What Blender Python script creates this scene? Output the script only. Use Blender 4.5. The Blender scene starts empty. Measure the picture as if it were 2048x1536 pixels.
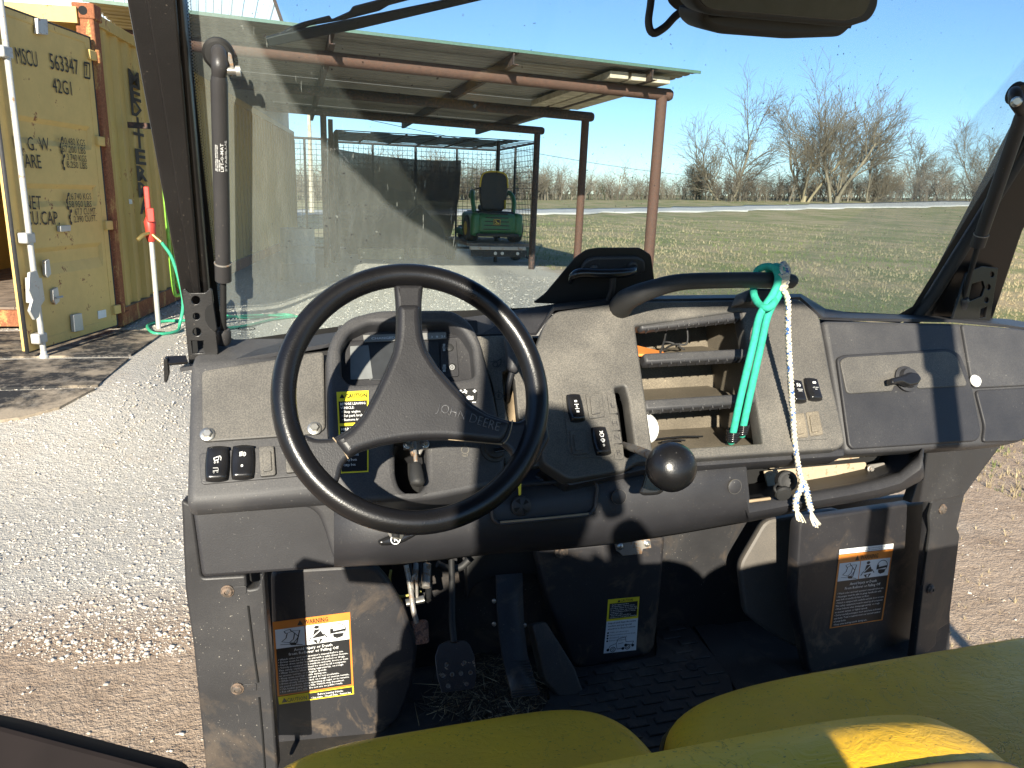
import bpy, bmesh, math, random
import numpy as np
from mathutils import Vector, Matrix
from mathutils.geometry import tessellate_polygon

random.seed(7); RNG = np.random.default_rng(7)
SC = bpy.context.scene
COL = SC.collection

# ------------------------------------------------------------------ camera
FPX = 1480.0                                   # focal length for a 2048 px wide frame
YAW, PITCH, ROLL = math.radians(16.5), math.radians(14.1), math.radians(2.0)
EYE = np.array([0.0, 0.0, 1.5])
_f = np.array([math.sin(YAW)*math.cos(PITCH), math.cos(YAW)*math.cos(PITCH), -math.sin(PITCH)])
_r0 = np.array([math.cos(YAW), -math.sin(YAW), 0.0]); _u0 = np.cross(_r0, _f)
_r = _r0*math.cos(ROLL) + _u0*math.sin(ROLL); _u = -_r0*math.sin(ROLL) + _u0*math.cos(ROLL)
cam = bpy.data.cameras.new('camera'); cam_o = bpy.data.objects.new('camera', cam); COL.objects.link(cam_o)
cam.sensor_width = 36.0; cam.lens = 36.0*FPX/2048.0; cam.clip_start = 0.02; cam.clip_end = 3000
cam_o.matrix_world = Matrix(((_r[0], _u[0], -_f[0], EYE[0]), (_r[1], _u[1], -_f[1], EYE[1]), (_r[2], _u[2], -_f[2], EYE[2]), (0, 0, 0, 1)))
SC.camera = cam_o

# ------------------------------------------------------------------ sky, sun, exposure
SUN_AZ, SUN_EL = math.radians(20.0), math.radians(21.5)      # light travels forward and to the right, downward
W = bpy.data.worlds.new('World'); SC.world = W; W.use_nodes = True
_nt = W.node_tree; _bg = _nt.nodes['Background']
_sky = _nt.nodes.new('ShaderNodeTexSky'); _sky.sky_type = 'NISHITA'; _sky.sun_disc = False
_sky.sun_elevation = SUN_EL; _sky.sun_rotation = SUN_AZ + math.pi
_sky.altitude = 200; _sky.air_density = 1.0; _sky.dust_density = 0.0; _sky.ozone_density = 5.0
_nt.links.new(_sky.outputs[0], _bg.inputs['Color']); _bg.inputs['Strength'].default_value = 0.085
SUN_DIR = Vector((math.sin(SUN_AZ)*math.cos(SUN_EL), math.cos(SUN_AZ)*math.cos(SUN_EL), -math.sin(SUN_EL)))
sl = bpy.data.lights.new('sun', 'SUN'); sl.energy = 5.0; sl.angle = math.radians(0.6); sl.color = (1.0, 0.92, 0.77)
slo = bpy.data.objects.new('sun', sl); COL.objects.link(slo); slo.location = (-20, -40, 30)
slo.rotation_euler = SUN_DIR.to_track_quat('-Z', 'Y').to_euler()
SC.view_settings.view_transform = 'Standard'; SC.view_settings.look = 'None'
SC.view_settings.exposure = 1.22; SC.view_settings.gamma = 1.0; SC.view_settings.use_curve_mapping = False
SC.render.engine = 'CYCLES'
SC.cycles.max_bounces = 6; SC.cycles.diffuse_bounces = 3; SC.cycles.glossy_bounces = 3
SC.cycles.transparent_max_bounces = 16; SC.cycles.caustics_reflective = False; SC.cycles.caustics_refractive = False
SC.cycles.use_denoising = True; SC.cycles.sample_clamp_indirect = 8

# ------------------------------------------------------------------ measuring helpers (a pixel and a known plane give a point)
def ray(x, y): return _f + _r*((x-1024)/FPX) + _u*(-(y-768)/FPX)
def atY(x, y, Y): d = ray(x, y); return EYE + d*((Y-EYE[1])/d[1])
def atX(x, y, X): d = ray(x, y); return EYE + d*((X-EYE[0])/d[0])
def atZ(x, y, Z): d = ray(x, y); return EYE + d*((Z-EYE[2])/d[2])
def nrm(v): v = np.asarray(v, float); return v/np.linalg.norm(v)
class Plane:
    """A plane with its own axes: n faces the seat, ex runs to the right, ey up."""
    def __init__(s, p, n):
        s.p = np.asarray(p, float); s.n = nrm(n)
        s.ey = np.array([0, 0, 1.0]) - s.n*s.n[2]
        s.ey = nrm(s.ey) if np.linalg.norm(s.ey) > 1e-3 else np.array([0, 1.0, 0])
        s.ex = np.cross(s.ey, s.n)
    def at(s, x, y): d = ray(x, y); return EYE + d*(np.dot(s.p-EYE, s.n)/np.dot(d, s.n))
    def uv(s, P): return (float(np.dot(P-s.p, s.ex)), float(np.dot(P-s.p, s.ey)))
    def pt(s, u, v, w=0.0): return s.p + s.ex*u + s.ey*v + s.n*w
    def off(s, d): q = Plane(s.p + s.n*d, s.n); q.ex, q.ey = s.ex, s.ey; return q
def PLN(x, y, Y, tilt, turn=0.0):
    a, b = math.radians(tilt), math.radians(turn)
    return Plane(atY(x, y, Y), (-math.sin(b)*math.cos(a), -math.cos(b)*math.cos(a), math.sin(a)))

# ------------------------------------------------------------------ object helpers
def tag(o, label=None, cat=None, group=None, kind=None):
    if label: o['label'] = label
    if cat: o['category'] = cat
    if group: o['group'] = group
    if kind: o['kind'] = kind
    return o
def adopt(o, parent):
    if parent is not None:
        while parent.parent is not None and parent.parent.parent is not None: parent = parent.parent   # thing > part > sub-part, no deeper
        o.parent = parent
        m = Matrix.Identity(4); q = parent
        while q is not None:
            m = q.matrix_basis.copy() @ m if q.parent is None else q.matrix_parent_inverse @ q.matrix_basis @ m
            q = q.parent
        o.matrix_parent_inverse = m.inverted()
    return o
def empty(name, loc, label=None, cat=None, group=None):
    o = bpy.data.objects.new(name, None); COL.objects.link(o); o.location = loc; o.empty_display_size = .1
    return tag(o, label, cat, group)
def obj(name, me, mat, parent=None, smooth=False):
    if mat is not None and not me.materials: me.materials.append(mat)
    if smooth: me.polygons.foreach_set('use_smooth', [True]*len(me.polygons))
    o = bpy.data.objects.new(name, me); COL.objects.link(o)
    return adopt(o, parent)
def mesh(name, V, F, mat, parent=None, smooth=False, bevel=0, seg=2, sub=0):
    me = bpy.data.meshes.new(name); me.from_pydata([tuple(map(float, v)) for v in V], [], [tuple(f) for f in F]); me.update()
    o = obj(name, me, mat, parent, smooth or bevel > 0 or sub > 0)
    fix_normals(me)
    if bevel: add_bevel(o, bevel, seg)
    if sub:
        m = o.modifiers.new('s', 'SUBSURF'); m.levels = sub; m.render_levels = sub
    return o
def fix_normals(me):
    bm = bmesh.new(); bm.from_mesh(me); bmesh.ops.recalc_face_normals(bm, faces=bm.faces); bm.to_mesh(me); bm.free()
def add_bevel(o, w, seg=2):
    m = o.modifiers.new('b', 'BEVEL'); m.width = w; m.segments = seg; m.limit_method = 'ANGLE'; m.angle_limit = math.radians(35)
    try: m.harden_normals = False
    except Exception: pass
    o.data.set_sharp_from_angle(angle=math.radians(50))
def rebase(o):
    """Move a top-level mesh's origin to the foot of the thing."""
    me = o.data; n = len(me.vertices); a = np.empty(n*3, 'f'); me.vertices.foreach_get('co', a); a = a.reshape(-1, 3)
    c = np.array([(a[:, 0].min()+a[:, 0].max())/2, (a[:, 1].min()+a[:, 1].max())/2, a[:, 2].min()])
    me.vertices.foreach_set('co', (a-c).astype('f').ravel()); me.update(); o.location = c
    return o
def fillet(P, r, n=4):
    """Round the corners of a closed 2D outline."""
    if r <= 0: return P
    out = []; N = len(P)
    for i in range(N):
        a, b, c = np.array(P[i-1]), np.array(P[i]), np.array(P[(i+1) % N])
        u, v = a-b, c-b; lu, lv = np.linalg.norm(u), np.linalg.norm(v)
        if lu < 1e-9 or lv < 1e-9: out.append(tuple(b)); continue
        k = min(r, lu*.45, lv*.45); p, q = b+u/lu*k, b+v/lv*k
        for j in range(n+1):
            t = j/n; out.append(tuple((1-t)**2*p + 2*t*(1-t)*b + t*t*q))
    return out
def plate(name, loops, pl, depth, mat, parent=None, bevel=.002, r=.006, px=True, res=1, holes_r=None, proud=0.0):
    """A plate with holes lying in plane pl: front face in the plane, `depth` thick away from the seat."""
    cu = bpy.data.curves.new(name, 'CURVE'); cu.dimensions = '2D'; cu.fill_mode = 'BOTH'
    b = min(bevel, depth*.45)
    cu.extrude = max(depth/2 - b, 1e-5); cu.bevel_depth = b; cu.bevel_resolution = res; cu.offset = -b
    for i, L in enumerate(loops):
        pts = [pl.uv(pl.at(*q)) for q in L] if px else L
        pts = fillet(pts, r if (i == 0 or holes_r is None) else holes_r)
        sp = cu.splines.new('POLY'); sp.points.add(len(pts)-1); sp.use_cyclic_u = True
        for k, (u, v) in enumerate(pts): sp.points[k].co = (u, v, 0, 1)
    o = bpy.data.objects.new(name, cu); me = bpy.data.meshes.new_from_object(o)
    bpy.data.objects.remove(o); bpy.data.curves.remove(cu)
    q = pl.off(proud - depth/2); me.transform(Matrix(((q.ex[0], q.ey[0], q.n[0], q.p[0]), (q.ex[1], q.ey[1], q.n[1], q.p[1]), (q.ex[2], q.ey[2], q.n[2], q.p[2]), (0, 0, 0, 1))))
    me.materials.clear()
    o = obj(name, me, mat, parent, True); me.set_sharp_from_angle(angle=math.radians(40))
    return o
def catmull(P, n=6):
    P = [np.asarray(p, float) for p in P]; Q = [2*P[0]-P[1]] + P + [2*P[-1]-P[-2]]; out = []
    for i in range(1, len(Q)-2):
        a, b, c, d = Q[i-1:i+3]
        for j in range(n):
            t = j/n; out.append(.5*((2*b)+(-a+c)*t+(2*a-5*b+4*c-d)*t*t+(-a+3*b-3*c+d)*t**3))
    out.append(P[-1]); return out
def tube_data(P, R, n=10, cap=True, closed=False):
    P = [np.asarray(p, float) for p in P]; m = len(P)
    if not hasattr(R, '__len__'): R = [R]*m
    V, F = [], []; up = None
    for i in range(m):
        a = P[i-1] if (i > 0 or closed) else P[i]; b = P[(i+1) % m] if (i < m-1 or closed) else P[i]
        t = nrm(b-a)
        if up is None: up = np.cross(t, [0, 0, 1.0]) if abs(t[2]) < .9 else np.cross(t, [1.0, 0, 0])
        up = nrm(up - t*np.dot(up, t)); w = np.cross(t, up)
        for k in range(n):
            g = 2*math.pi*k/n; V.append(P[i] + (up*math.cos(g) + w*math.sin(g))*R[i])
    for i in range(m if closed else m-1):
        j = (i+1) % m
        for k in range(n): F.append((i*n+k, i*n+(k+1) % n, j*n+(k+1) % n, j*n+k))
    if cap and not closed: F.append(tuple(range(n))[::-1]); F.append(tuple(range((m-1)*n, m*n)))
    return V, F
def tube(name, P, R, mat, parent=None, n=10, curve=0, closed=False):
    if curve:
        if hasattr(R, '__len__'):
            R = [float(np.interp(i/curve, range(len(P)), R)) for i in range((len(P)-1)*curve+1)]
        P = catmull(P, curve)
    V, F = tube_data(P, R, n, True, closed); o = mesh(name, V, F, mat, parent, True)
    o.data.set_sharp_from_angle(angle=math.radians(60)); return o
def frame_of(axis):
    a = nrm(axis); u = nrm(np.cross(a, [0, 0, 1.0]) if abs(a[2]) < .95 else np.cross(a, [1.0, 0, 0])); return u, np.cross(a, u), a
def lathe(name, prof, c, axis, mat, parent=None, n=20, sharp=40):
    """prof: (radius, height along axis)"""
    u, w, a = frame_of(axis); c = np.asarray(c, float); V, F = [], []
    for r, h in prof:
        for k in range(n): g = 2*math.pi*k/n; V.append(c + a*h + (u*math.cos(g)+w*math.sin(g))*max(r, 1e-5))
    for i in range(len(prof)-1):
        for k in range(n): F.append((i*n+k, i*n+(k+1) % n, (i+1)*n+(k+1) % n, (i+1)*n+k))
    F.append(tuple(range(n))[::-1]); F.append(tuple(range((len(prof)-1)*n, len(prof)*n)))
    o = mesh(name, V, F, mat, parent, True); o.data.set_sharp_from_angle(angle=math.radians(sharp)); return o
BOXF = [(0, 1, 3, 2), (4, 6, 7, 5), (0, 4, 5, 1), (2, 3, 7, 6), (0, 2, 6, 4), (1, 5, 7, 3)]
def box_v(c, s, ax=None):
    ax = np.eye(3) if ax is None else np.asarray(ax); c = np.asarray(c, float)
    return [c + ax[0]*s[0]/2*i + ax[1]*s[1]/2*j + ax[2]*s[2]/2*k for i in (-1, 1) for j in (-1, 1) for k in (-1, 1)]
def box(name, c, s, mat, parent=None, ax=None, bevel=0, seg=2):
    return mesh(name, box_v(c, s, ax), BOXF, mat, parent, False, bevel, seg)
def rotz(a): a = math.radians(a); return np.array([[math.cos(a), math.sin(a), 0], [-math.sin(a), math.cos(a), 0], [0, 0, 1.0]])
def axes(pl): return np.array([pl.ex, pl.ey, pl.n])
def beam(name, a, b, w, h, mat, parent=None, bevel=0, up=(0, 0, 1)):
    a, b = np.asarray(a, float), np.asarray(b, float); t = nrm(b-a); s = nrm(np.cross(t, up)); v = np.cross(s, t)
    return box(name, (a+b)/2, (np.linalg.norm(b-a), w, h), mat, parent, np.array([t, s, v]), bevel)
def prism(name, prof, x0, x1, mat, parent=None, bevel=0, seg=2):
    """(Y,Z) profile extruded along X."""
    n = len(prof); V = [(x0, y, z) for y, z in prof] + [(x1, y, z) for y, z in prof]
    F = [tuple(range(n)), tuple(range(2*n-1, n-1, -1))] + [(i, (i+1) % n, n+(i+1) % n, n+i) for i in range(n)]
    return mesh(name, V, F, mat, parent, False, bevel, seg)
def sheet(name, G, mat, parent=None, thick=0.0, smooth=True, sub=0):
    """G: rows of points."""
    m, n = len(G), len(G[0]); V = [p for row in G for p in row]
    F = [(i*n+j, i*n+j+1, (i+1)*n+j+1, (i+1)*n+j) for i in range(m-1) for j in range(n-1)]
    me = bpy.data.meshes.new(name); me.from_pydata([tuple(map(float, v)) for v in V], [], F); me.update()
    o = obj(name, me, mat, parent, smooth)
    if sub: k = o.modifiers.new('s', 'SUBSURF'); k.levels = k.render_levels = sub
    if thick: k = o.modifiers.new('t', 'SOLIDIFY'); k.thickness = thick; k.offset = 0
    return o
def text_mesh(s, res=2, extr=0.0, bold=0.0, spacing=1.0):
    cu = bpy.data.curves.new('t', 'FONT'); cu.body = s; cu.resolution_u = res; cu.extrude = extr; cu.offset = bold; cu.space_character = spacing
    o = bpy.data.objects.new('t', cu); me = bpy.data.meshes.new_from_object(o)
    bpy.data.objects.remove(o); bpy.data.curves.remove(cu); me.materials.clear()
    n = len(me.vertices); a = np.empty(n*3, 'f'); me.vertices.foreach_get('co', a)
    return me, a.reshape(-1, 3)
def write(name, s, A, B, H, mat, parent, n, lift=.0006, res=2, bold=0.0, extr=0.0):
    """Lettering whose baseline runs from A to B (its full width) with letters H tall; n = surface normal."""
    me, a = text_mesh(s, res, 0.0, bold); A, B = np.asarray(A, float), np.asarray(B, float)
    x0, x1 = a[:, 0].min(), a[:, 0].max(); ex = (B-A); L = np.linalg.norm(ex); ex = ex/L; ey = nrm(np.cross(nrm(n), ex))
    caps = 0.70
    w = (a[:, 0]-x0)/(x1-x0)*L; h = a[:, 1]/caps*H
    P = A + np.outer(w, ex) + np.outer(h, ey) + nrm(n)*lift
    me.vertices.foreach_set('co', P.astype('f').ravel()); me.update()
    o = obj(name, me, mat, parent)
    if extr: k = o.modifiers.new('t', 'SOLIDIFY'); k.thickness = extr; k.offset = 0
    return o
def print_lines(name, items, mat, parent, lift):
    for s, A, B, H, n, bold in items: write(name, s, A, B, H, mat, parent, n, lift, 2, bold)
def join_text(name, items, mat, parent, lift=.0006, res=1):
    """items: (string, A, B, H, n, bold); the lines of one printed block of lettering as one mesh."""
    V, F = [], []
    for s, A, B, H, n, bold in items:
        me, a = text_mesh(s, res, 0.0, bold); A, B = np.asarray(A, float), np.asarray(B, float)
        x0, x1 = a[:, 0].min(), a[:, 0].max(); ex = B-A; L = np.linalg.norm(ex); ex = ex/L; ey = nrm(np.cross(nrm(n), ex))
        P = A + np.outer((a[:, 0]-x0)/(x1-x0)*L, ex) + np.outer(a[:, 1]/.70*H, ey) + nrm(n)*lift
        k = len(V); V += [tuple(p) for p in P]; F += [tuple(i+k for i in p.vertices) for p in me.polygons]
        bpy.data.meshes.remove(me)
    me = bpy.data.meshes.new(name); me.from_pydata([tuple(map(float, v)) for v in V], [], F); me.update()
    return obj(name, me, mat, parent)
class Quad:
    """A printed label: u to the right, v down, both 0..1, from four corner points (tl, tr, br, bl)."""
    def __init__(s, tl, tr, br, bl):
        s.c = [np.asarray(q, float) for q in (tl, tr, br, bl)]
        s.n = nrm(np.cross(s.c[3]-s.c[0], s.c[1]-s.c[0]));  s.n = -s.n if np.dot(s.n, EYE-s.c[0]) < 0 else s.n
        s.h = np.linalg.norm(s.c[3]-s.c[0]); s.w = np.linalg.norm(s.c[1]-s.c[0])
    def at(s, u, v, lift=0.0):
        a, b, c, d = s.c; return (a*(1-u)+b*u)*(1-v) + (d*(1-u)+c*u)*v + s.n*lift
    def poly(s, name, P, mat, parent, lift):
        V = [s.at(u, v, lift) for u, v in P]; me = bpy.data.meshes.new(name)
        me.from_pydata([tuple(map(float, q)) for q in V], [], [tuple(range(len(V)))]); me.update()
        return obj(name, me, mat, parent)
    def polys(s, name, L, mat, parent, lift):
        V, F = [], []
        for P in L: k = len(V); V += [s.at(u, v, lift) for u, v in P]; F.append(tuple(range(k, k+len(P))))
        me = bpy.data.meshes.new(name); me.from_pydata([tuple(map(float, q)) for q in V], [], F); me.update()
        return obj(name, me, mat, parent)
    def rect(s, name, u0, v0, u1, v1, mat, parent, lift): return s.poly(name, [(u0, v0), (u1, v0), (u1, v1), (u0, v1)], mat, parent, lift)
    def line(s, t, u0, u1, v, h, bold=0.0): return (t, s.at(u0, v), s.at(u1, v), h*s.h, s.n, bold)
def circ(cx, cy, r, n=16, ry=None): ry = r if ry is None else ry; return [(cx+r*math.cos(2*math.pi*k/n), cy+ry*math.sin(2*math.pi*k/n)) for k in range(n)]
def ringpoly(cx, cy, r, w, n=18, ry=None, a0=0, a1=360):
    """Short quads round an arc."""
    ry = r if ry is None else ry; out = []
    for k in range(n):
        p, q = math.radians(a0+(a1-a0)*k/n), math.radians(a0+(a1-a0)*(k+1)/n); s = 1-w/r
        out.append([(cx+r*math.cos(p), cy+ry*math.sin(p)), (cx+r*math.cos(q), cy+ry*math.sin(q)), (cx+r*s*math.cos(q), cy+ry*s*math.sin(q)), (cx+r*s*math.cos(p), cy+ry*s*math.sin(p))])
    return out
def stroke(P, w):
    out = []
    for (x0, y0), (x1, y1) in zip(P[:-1], P[1:]):
        d = math.hypot(x1-x0, y1-y0) or 1; nx, ny = -(y1-y0)/d*w/2, (x1-x0)/d*w/2
        out.append([(x0+nx, y0+ny), (x1+nx, y1+ny), (x1-nx, y1-ny), (x0-nx, y0-ny)])
    return out

# ------------------------------------------------------------------ materials
class N:
    """Small node-graph builder."""
    def __init__(s, name):
        s.m = bpy.data.materials.new(name); s.m.use_nodes = True; s.t = s.m.node_tree; s.t.nodes.clear()
        s.out = s.t.nodes.new('ShaderNodeOutputMaterial'); s.co = s.t.nodes.new('ShaderNodeTexCoord').outputs['Object']
        s.geo = s.t.nodes.new('ShaderNodeNewGeometry')
    def n(s, ty, **kw):
        q = s.t.nodes.new(ty)
        for k, v in kw.items():
            if k in q.inputs.keys(): s.set(q.inputs[k], v)
            else: setattr(q, k, v)
        return q
    def set(s, sock, v):
        if hasattr(v, 'is_linked') or isinstance(v, bpy.types.NodeSocket): s.t.links.new(v, sock)
        elif isinstance(v, (tuple, list)) and sock.type == 'RGBA' and len(v) == 3: sock.default_value = (*v, 1)
        else: sock.default_value = v
    def map(s, scale=(1, 1, 1), loc=(0, 0, 0), rot=(0, 0, 0), v=None):
        q = s.n('ShaderNodeMapping'); s.set(q.inputs['Vector'], s.pos if v is None else v)
        q.inputs['Scale'].default_value = scale; q.inputs['Location'].default_value = loc; q.inputs['Rotation'].default_value = rot; return q.outputs[0]
    @property
    def pos(s): return s.geo.outputs['Position']
    def noise(s, scale, detail=4, rough=.55, v=None, dist=0.0):
        return s.n('ShaderNodeTexNoise', Vector=s.pos if v is None else v, Scale=scale, Detail=detail, Roughness=rough, Distortion=dist).outputs['Fac']
    def voro(s, scale, v=None, feat='F1'):
        q = s.n('ShaderNodeTexVoronoi', feature=feat); s.set(q.inputs['Vector'], s.pos if v is None else v); q.inputs['Scale'].default_value = scale; return q.outputs[0]
    def ramp(s, fac, a, b, lo=0.0, hi=1.0):
        q = s.n('ShaderNodeMapRange', clamp=True); s.set(q.inputs[0], fac)
        for i, v in ((1, a), (2, b), (3, lo), (4, hi)): q.inputs[i].default_value = v
        return q.outputs[0]
    def math(s, op, a, b=0.0, c=0.0):
        q = s.n('ShaderNodeMath', operation=op); s.set(q.inputs[0], a); s.set(q.inputs[1], b); s.set(q.inputs[2], c); return q.outputs[0]
    def mix(s, fac, a, b):
        q = s.n('ShaderNodeMix', data_type='RGBA'); s.set(q.inputs[0], fac); s.set(q.inputs[6], a); s.set(q.inputs[7], b); return q.outputs[2]
    def xyz(s, v=None):
        q = s.n('ShaderNodeSeparateXYZ'); s.set(q.inputs[0], s.pos if v is None else v); return q.outputs
    def bump(s, h, strength=.3, dist=.002):
        q = s.n('ShaderNodeBump'); q.inputs['Strength'].default_value = strength; q.inputs['Distance'].default_value = dist; s.set(q.inputs['Height'], h); return q.outputs[0]
    def bsdf(s, col, rough=.5, metal=0.0, normal=None, spec=.5, **kw):
        q = s.n('ShaderNodeBsdfPrincipled'); s.set(q.inputs['Base Color'], col); s.set(q.inputs['Roughness'], rough); s.set(q.inputs['Metallic'], metal)
        s.set(q.inputs['Specular IOR Level'], spec)
        if normal is not None: s.set(q.inputs['Normal'], normal)
        for k, v in kw.items(): s.set(q.inputs[k.replace('_', ' ')], v)
        return q.outputs[0]
    def end(s, sh): s.t.links.new(sh, s.out.inputs['Surface']); return s.m
def plain(name, col, rough=.5, metal=0.0, spec=.5, bump=0.0, scale=300, var=.15):
    k = N(name); f = k.noise(scale*.12, 2); c = k.mix(k.ramp(f, .3, .7), tuple(v*(1-var) for v in col), tuple(min(1, v*(1+var)) for v in col))
    nm = k.bump(k.noise(scale, 1), bump, .001) if bump else None
    return k.end(k.bsdf(c, rough, metal, nm, spec))
def dusty_plastic(name, base, dust=(.30, .26, .20), amount=.5, rough=.5, grain=650, speck=.5, mud=0.0):
    """Moulded plastic with a leathery grain; dust settles on faces turned up, scuffs and specks anywhere."""
    k = N(name)
    up = k.ramp(k.xyz(k.geo.outputs['Normal'])[2], -.2, .9)
    big = k.noise(7, 4, .62); fine = k.noise(520, 1, .6)
    d = k.math('MULTIPLY', k.math('MULTIPLY', up, k.ramp(big, .28, .78, .35, 1.0)), k.ramp(fine, .40, .62, .35, 1.0))
    d = k.math('MULTIPLY', d, amount*.40)
    sp = k.math('MULTIPLY', k.math('MULTIPLY', k.ramp(k.noise(330, 0), .80, .82), k.ramp(big, .42, .60)), speck)
    sc = k.noise(22, 1, .5, v=k.map((14, 1.2, 2.5), rot=(.4, .3, .6))); sc = k.math('MULTIPLY', k.ramp(sc, .72, .80), .14*speck)
    f = k.math('MAXIMUM', k.math('ADD', d, k.math('MULTIPLY', k.ramp(big, .55, .80), .10*amount)), k.math('MAXIMUM', sp, sc))
    col = k.mix(k.ramp(big, .3, .75), base, tuple(v*1.3 for v in base))
    col = k.mix(f, col, dust)
    if mud:
        low = k.ramp(k.xyz()[2], .84, .46); mm = k.ramp(k.noise(9, 5, .68, dist=.8), .52, .66)
        col = k.mix(k.math('MULTIPLY', k.math('MULTIPLY', low, mm), mud), col, (.23, .165, .105))
    g = k.bump(fine, .20, .0008)
    r = k.math('ADD', k.math('MULTIPLY', f, .4), k.ramp(big, .3, .7, rough-.06, rough+.06))
    return k.end(k.bsdf(col, r, 0, g, .42))
def rust(name, paint, rusty=(.17, .065, .03), amt=.5, scale=5, rough=.6, metal=0.0, streak=False):
    k = N(name)
    v = k.map((1, 1, .35)) if streak else k.pos
    a = k.noise(scale, 5, .68, v=v); b = k.noise(scale*9, 2, .6)
    m = k.ramp(k.math('ADD', a, k.math('MULTIPLY', b, .25)), .80-amt*.45, .86-amt*.45)
    rc = k.mix(k.ramp(b, .3, .7), rusty, tuple(q*1.9 for q in rusty))
    pc = k.mix(k.ramp(a, .3, .7), tuple(q*.85 for q in paint), paint)
    return k.end(k.bsdf(k.mix(m, pc, rc), k.math('ADD', k.math('MULTIPLY', m, .25), rough), metal, k.bump(b, .25, .003), .35))
def vinyl(name):
    k = N(name)
    wr = k.noise(26, 4, .68, v=k.map((1.0, 1.9, 1.4), rot=(0, 0, .5)), dist=1.4)
    ln = k.math('ABSOLUTE', k.math('SUBTRACT', k.noise(17, 4, .6, v=k.map((1.5, .8, 1), rot=(0, 0, .35)), dist=.7), .5))
    crack = k.math('MULTIPLY', k.ramp(ln, .002, .008, 1, 0), k.ramp(k.noise(6, 3), .46, .60))
    grime = k.ramp(k.noise(5, 6, .6), .42, .72); dots = k.ramp(k.noise(190, 2, .5, v=k.map((1, 2.2, 1), rot=(0, 0, .8))), .66, .72)
    c = k.mix(k.math('MULTIPLY', grime, .55), (.95, .555, .03), (.60, .36, .05))
    c = k.mix(k.math('MULTIPLY', crack, .45), c, (.16, .10, .02))
    c = k.mix(k.math('MULTIPLY', dots, .7), c, (.07, .05, .02))
    b = k.bump(k.math('ADD', wr, k.math('MULTIPLY', crack, -.5)), .35, .004)
    return k.end(k.bsdf(c, k.ramp(k.noise(14, 4), .3, .7, .34, .5), 0, b, .45))
def windscreen_glass(name, pivot, rad):
    """Clear tinted pane; road dust film everywhere the wiper has not swept (a sector round its pivot), scratches at the edge of the sweep."""
    k = N(name)
    p = k.n('ShaderNodeVectorMath', operation='SUBTRACT'); k.set(p.inputs[0], k.pos); p.inputs[1].default_value = tuple(pivot)
    d = k.n('ShaderNodeVectorMath', operation='LENGTH'); k.set(d.inputs[0], p.outputs[0]); dist = d.outputs['Value']
    wob = k.math('MULTIPLY', k.math('SUBTRACT', k.noise(7, 3), .5), .03)
    dd = k.math('ADD', dist, wob)
    swept = k.ramp(dd, rad-.004, rad+.006)
    streak = k.noise(30, 1, .6, v=k.map((3.0, 1, .35)))
    film = k.math('ADD', k.ramp(k.noise(3.2, 3, .6), .3, .75, .55, 1.0), k.math('MULTIPLY', k.ramp(streak, .45, .7), .14))
    gritty = k.ramp(k.noise(420, 1, .6), .3, .75, .82, 1.12)
    dust = k.math('MULTIPLY', k.math('MULTIPLY', film, gritty), k.ramp(swept, 0, 1, .05, .31))
    spots = k.math('MULTIPLY', k.ramp(k.noise(95, 1, .4), .79, .80), .22)
    rings = k.noise(170, 3, .5, v=k.n('ShaderNodeCombineXYZ', X=dist, Y=0.0, Z=0.0).outputs[0])
    scr = k.math('MULTIPLY', k.math('MULTIPLY', k.ramp(rings, .66, .72), k.ramp(k.noise(9, 1), .5, .62)), .16)
    edge = k.math('MULTIPLY', k.ramp(dd, rad-.16, rad-.01), k.ramp(dd, rad+.004, rad-.002))
    hatch = k.ramp(k.noise(60, 2, .5, v=k.map((6, 1, .5), rot=(0, .75, 0))), .69, .73)
    scr = k.math('ADD', scr, k.math('MULTIPLY', k.math('MULTIPLY', hatch, edge), .42))
    fac = k.math('MINIMUM', k.math('ADD', dust, k.math('MAXIMUM', spots, scr)), .8)
    clear = k.n('ShaderNodeBsdfTransparent', Color=(.74, .83, .86)).outputs[0]
    gl = k.n('ShaderNodeBsdfGlossy', Roughness=.03).outputs[0]
    fr = k.n('ShaderNodeFresnel', IOR=1.35).outputs[0]
    s1 = k.n('ShaderNodeMixShader'); k.set(s1.inputs[0], k.math('MULTIPLY', fr, .8)); k.set(s1.inputs[1], clear); k.set(s1.inputs[2], gl)
    df = k.n('ShaderNodeBsdfDiffuse', Color=(.50, .53, .47)).outputs[0]; tl = k.n('ShaderNodeBsdfTranslucent', Color=(.5, .49, .42)).outputs[0]
    s0 = k.n('ShaderNodeMixShader'); k.set(s0.inputs[0], .4); k.set(s0.inputs[1], df); k.set(s0.inputs[2], tl)
    s2 = k.n('ShaderNodeMixShader'); k.set(s2.inputs[0], fac); k.set(s2.inputs[1], s1.outputs[0]); k.set(s2.inputs[2], s0.outputs[0])
    bug = k.math('MULTIPLY', k.math('MULTIPLY', k.ramp(k.noise(230, 0), .80, .82), k.ramp(k.noise(5, 1), .42, .60)), .75)
    s3 = k.n('ShaderNodeMixShader'); k.set(s3.inputs[0], bug); k.set(s3.inputs[1], s2.outputs[0]); k.set(s3.inputs[2], k.n('ShaderNodeBsdfDiffuse', Color=(.03, .03, .035)).outputs[0])
    return k.end(s3.outputs[0])
def see_through(name, col, alpha, rough=.8):
    k = N(name); t = k.n('ShaderNodeBsdfTransparent').outputs[0]; d = k.bsdf(col, rough)
    s = k.n('ShaderNodeMixShader'); s.inputs[0].default_value = alpha; k.set(s.inputs[1], t); k.set(s.inputs[2], d); return k.end(s.outputs[0])

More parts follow.
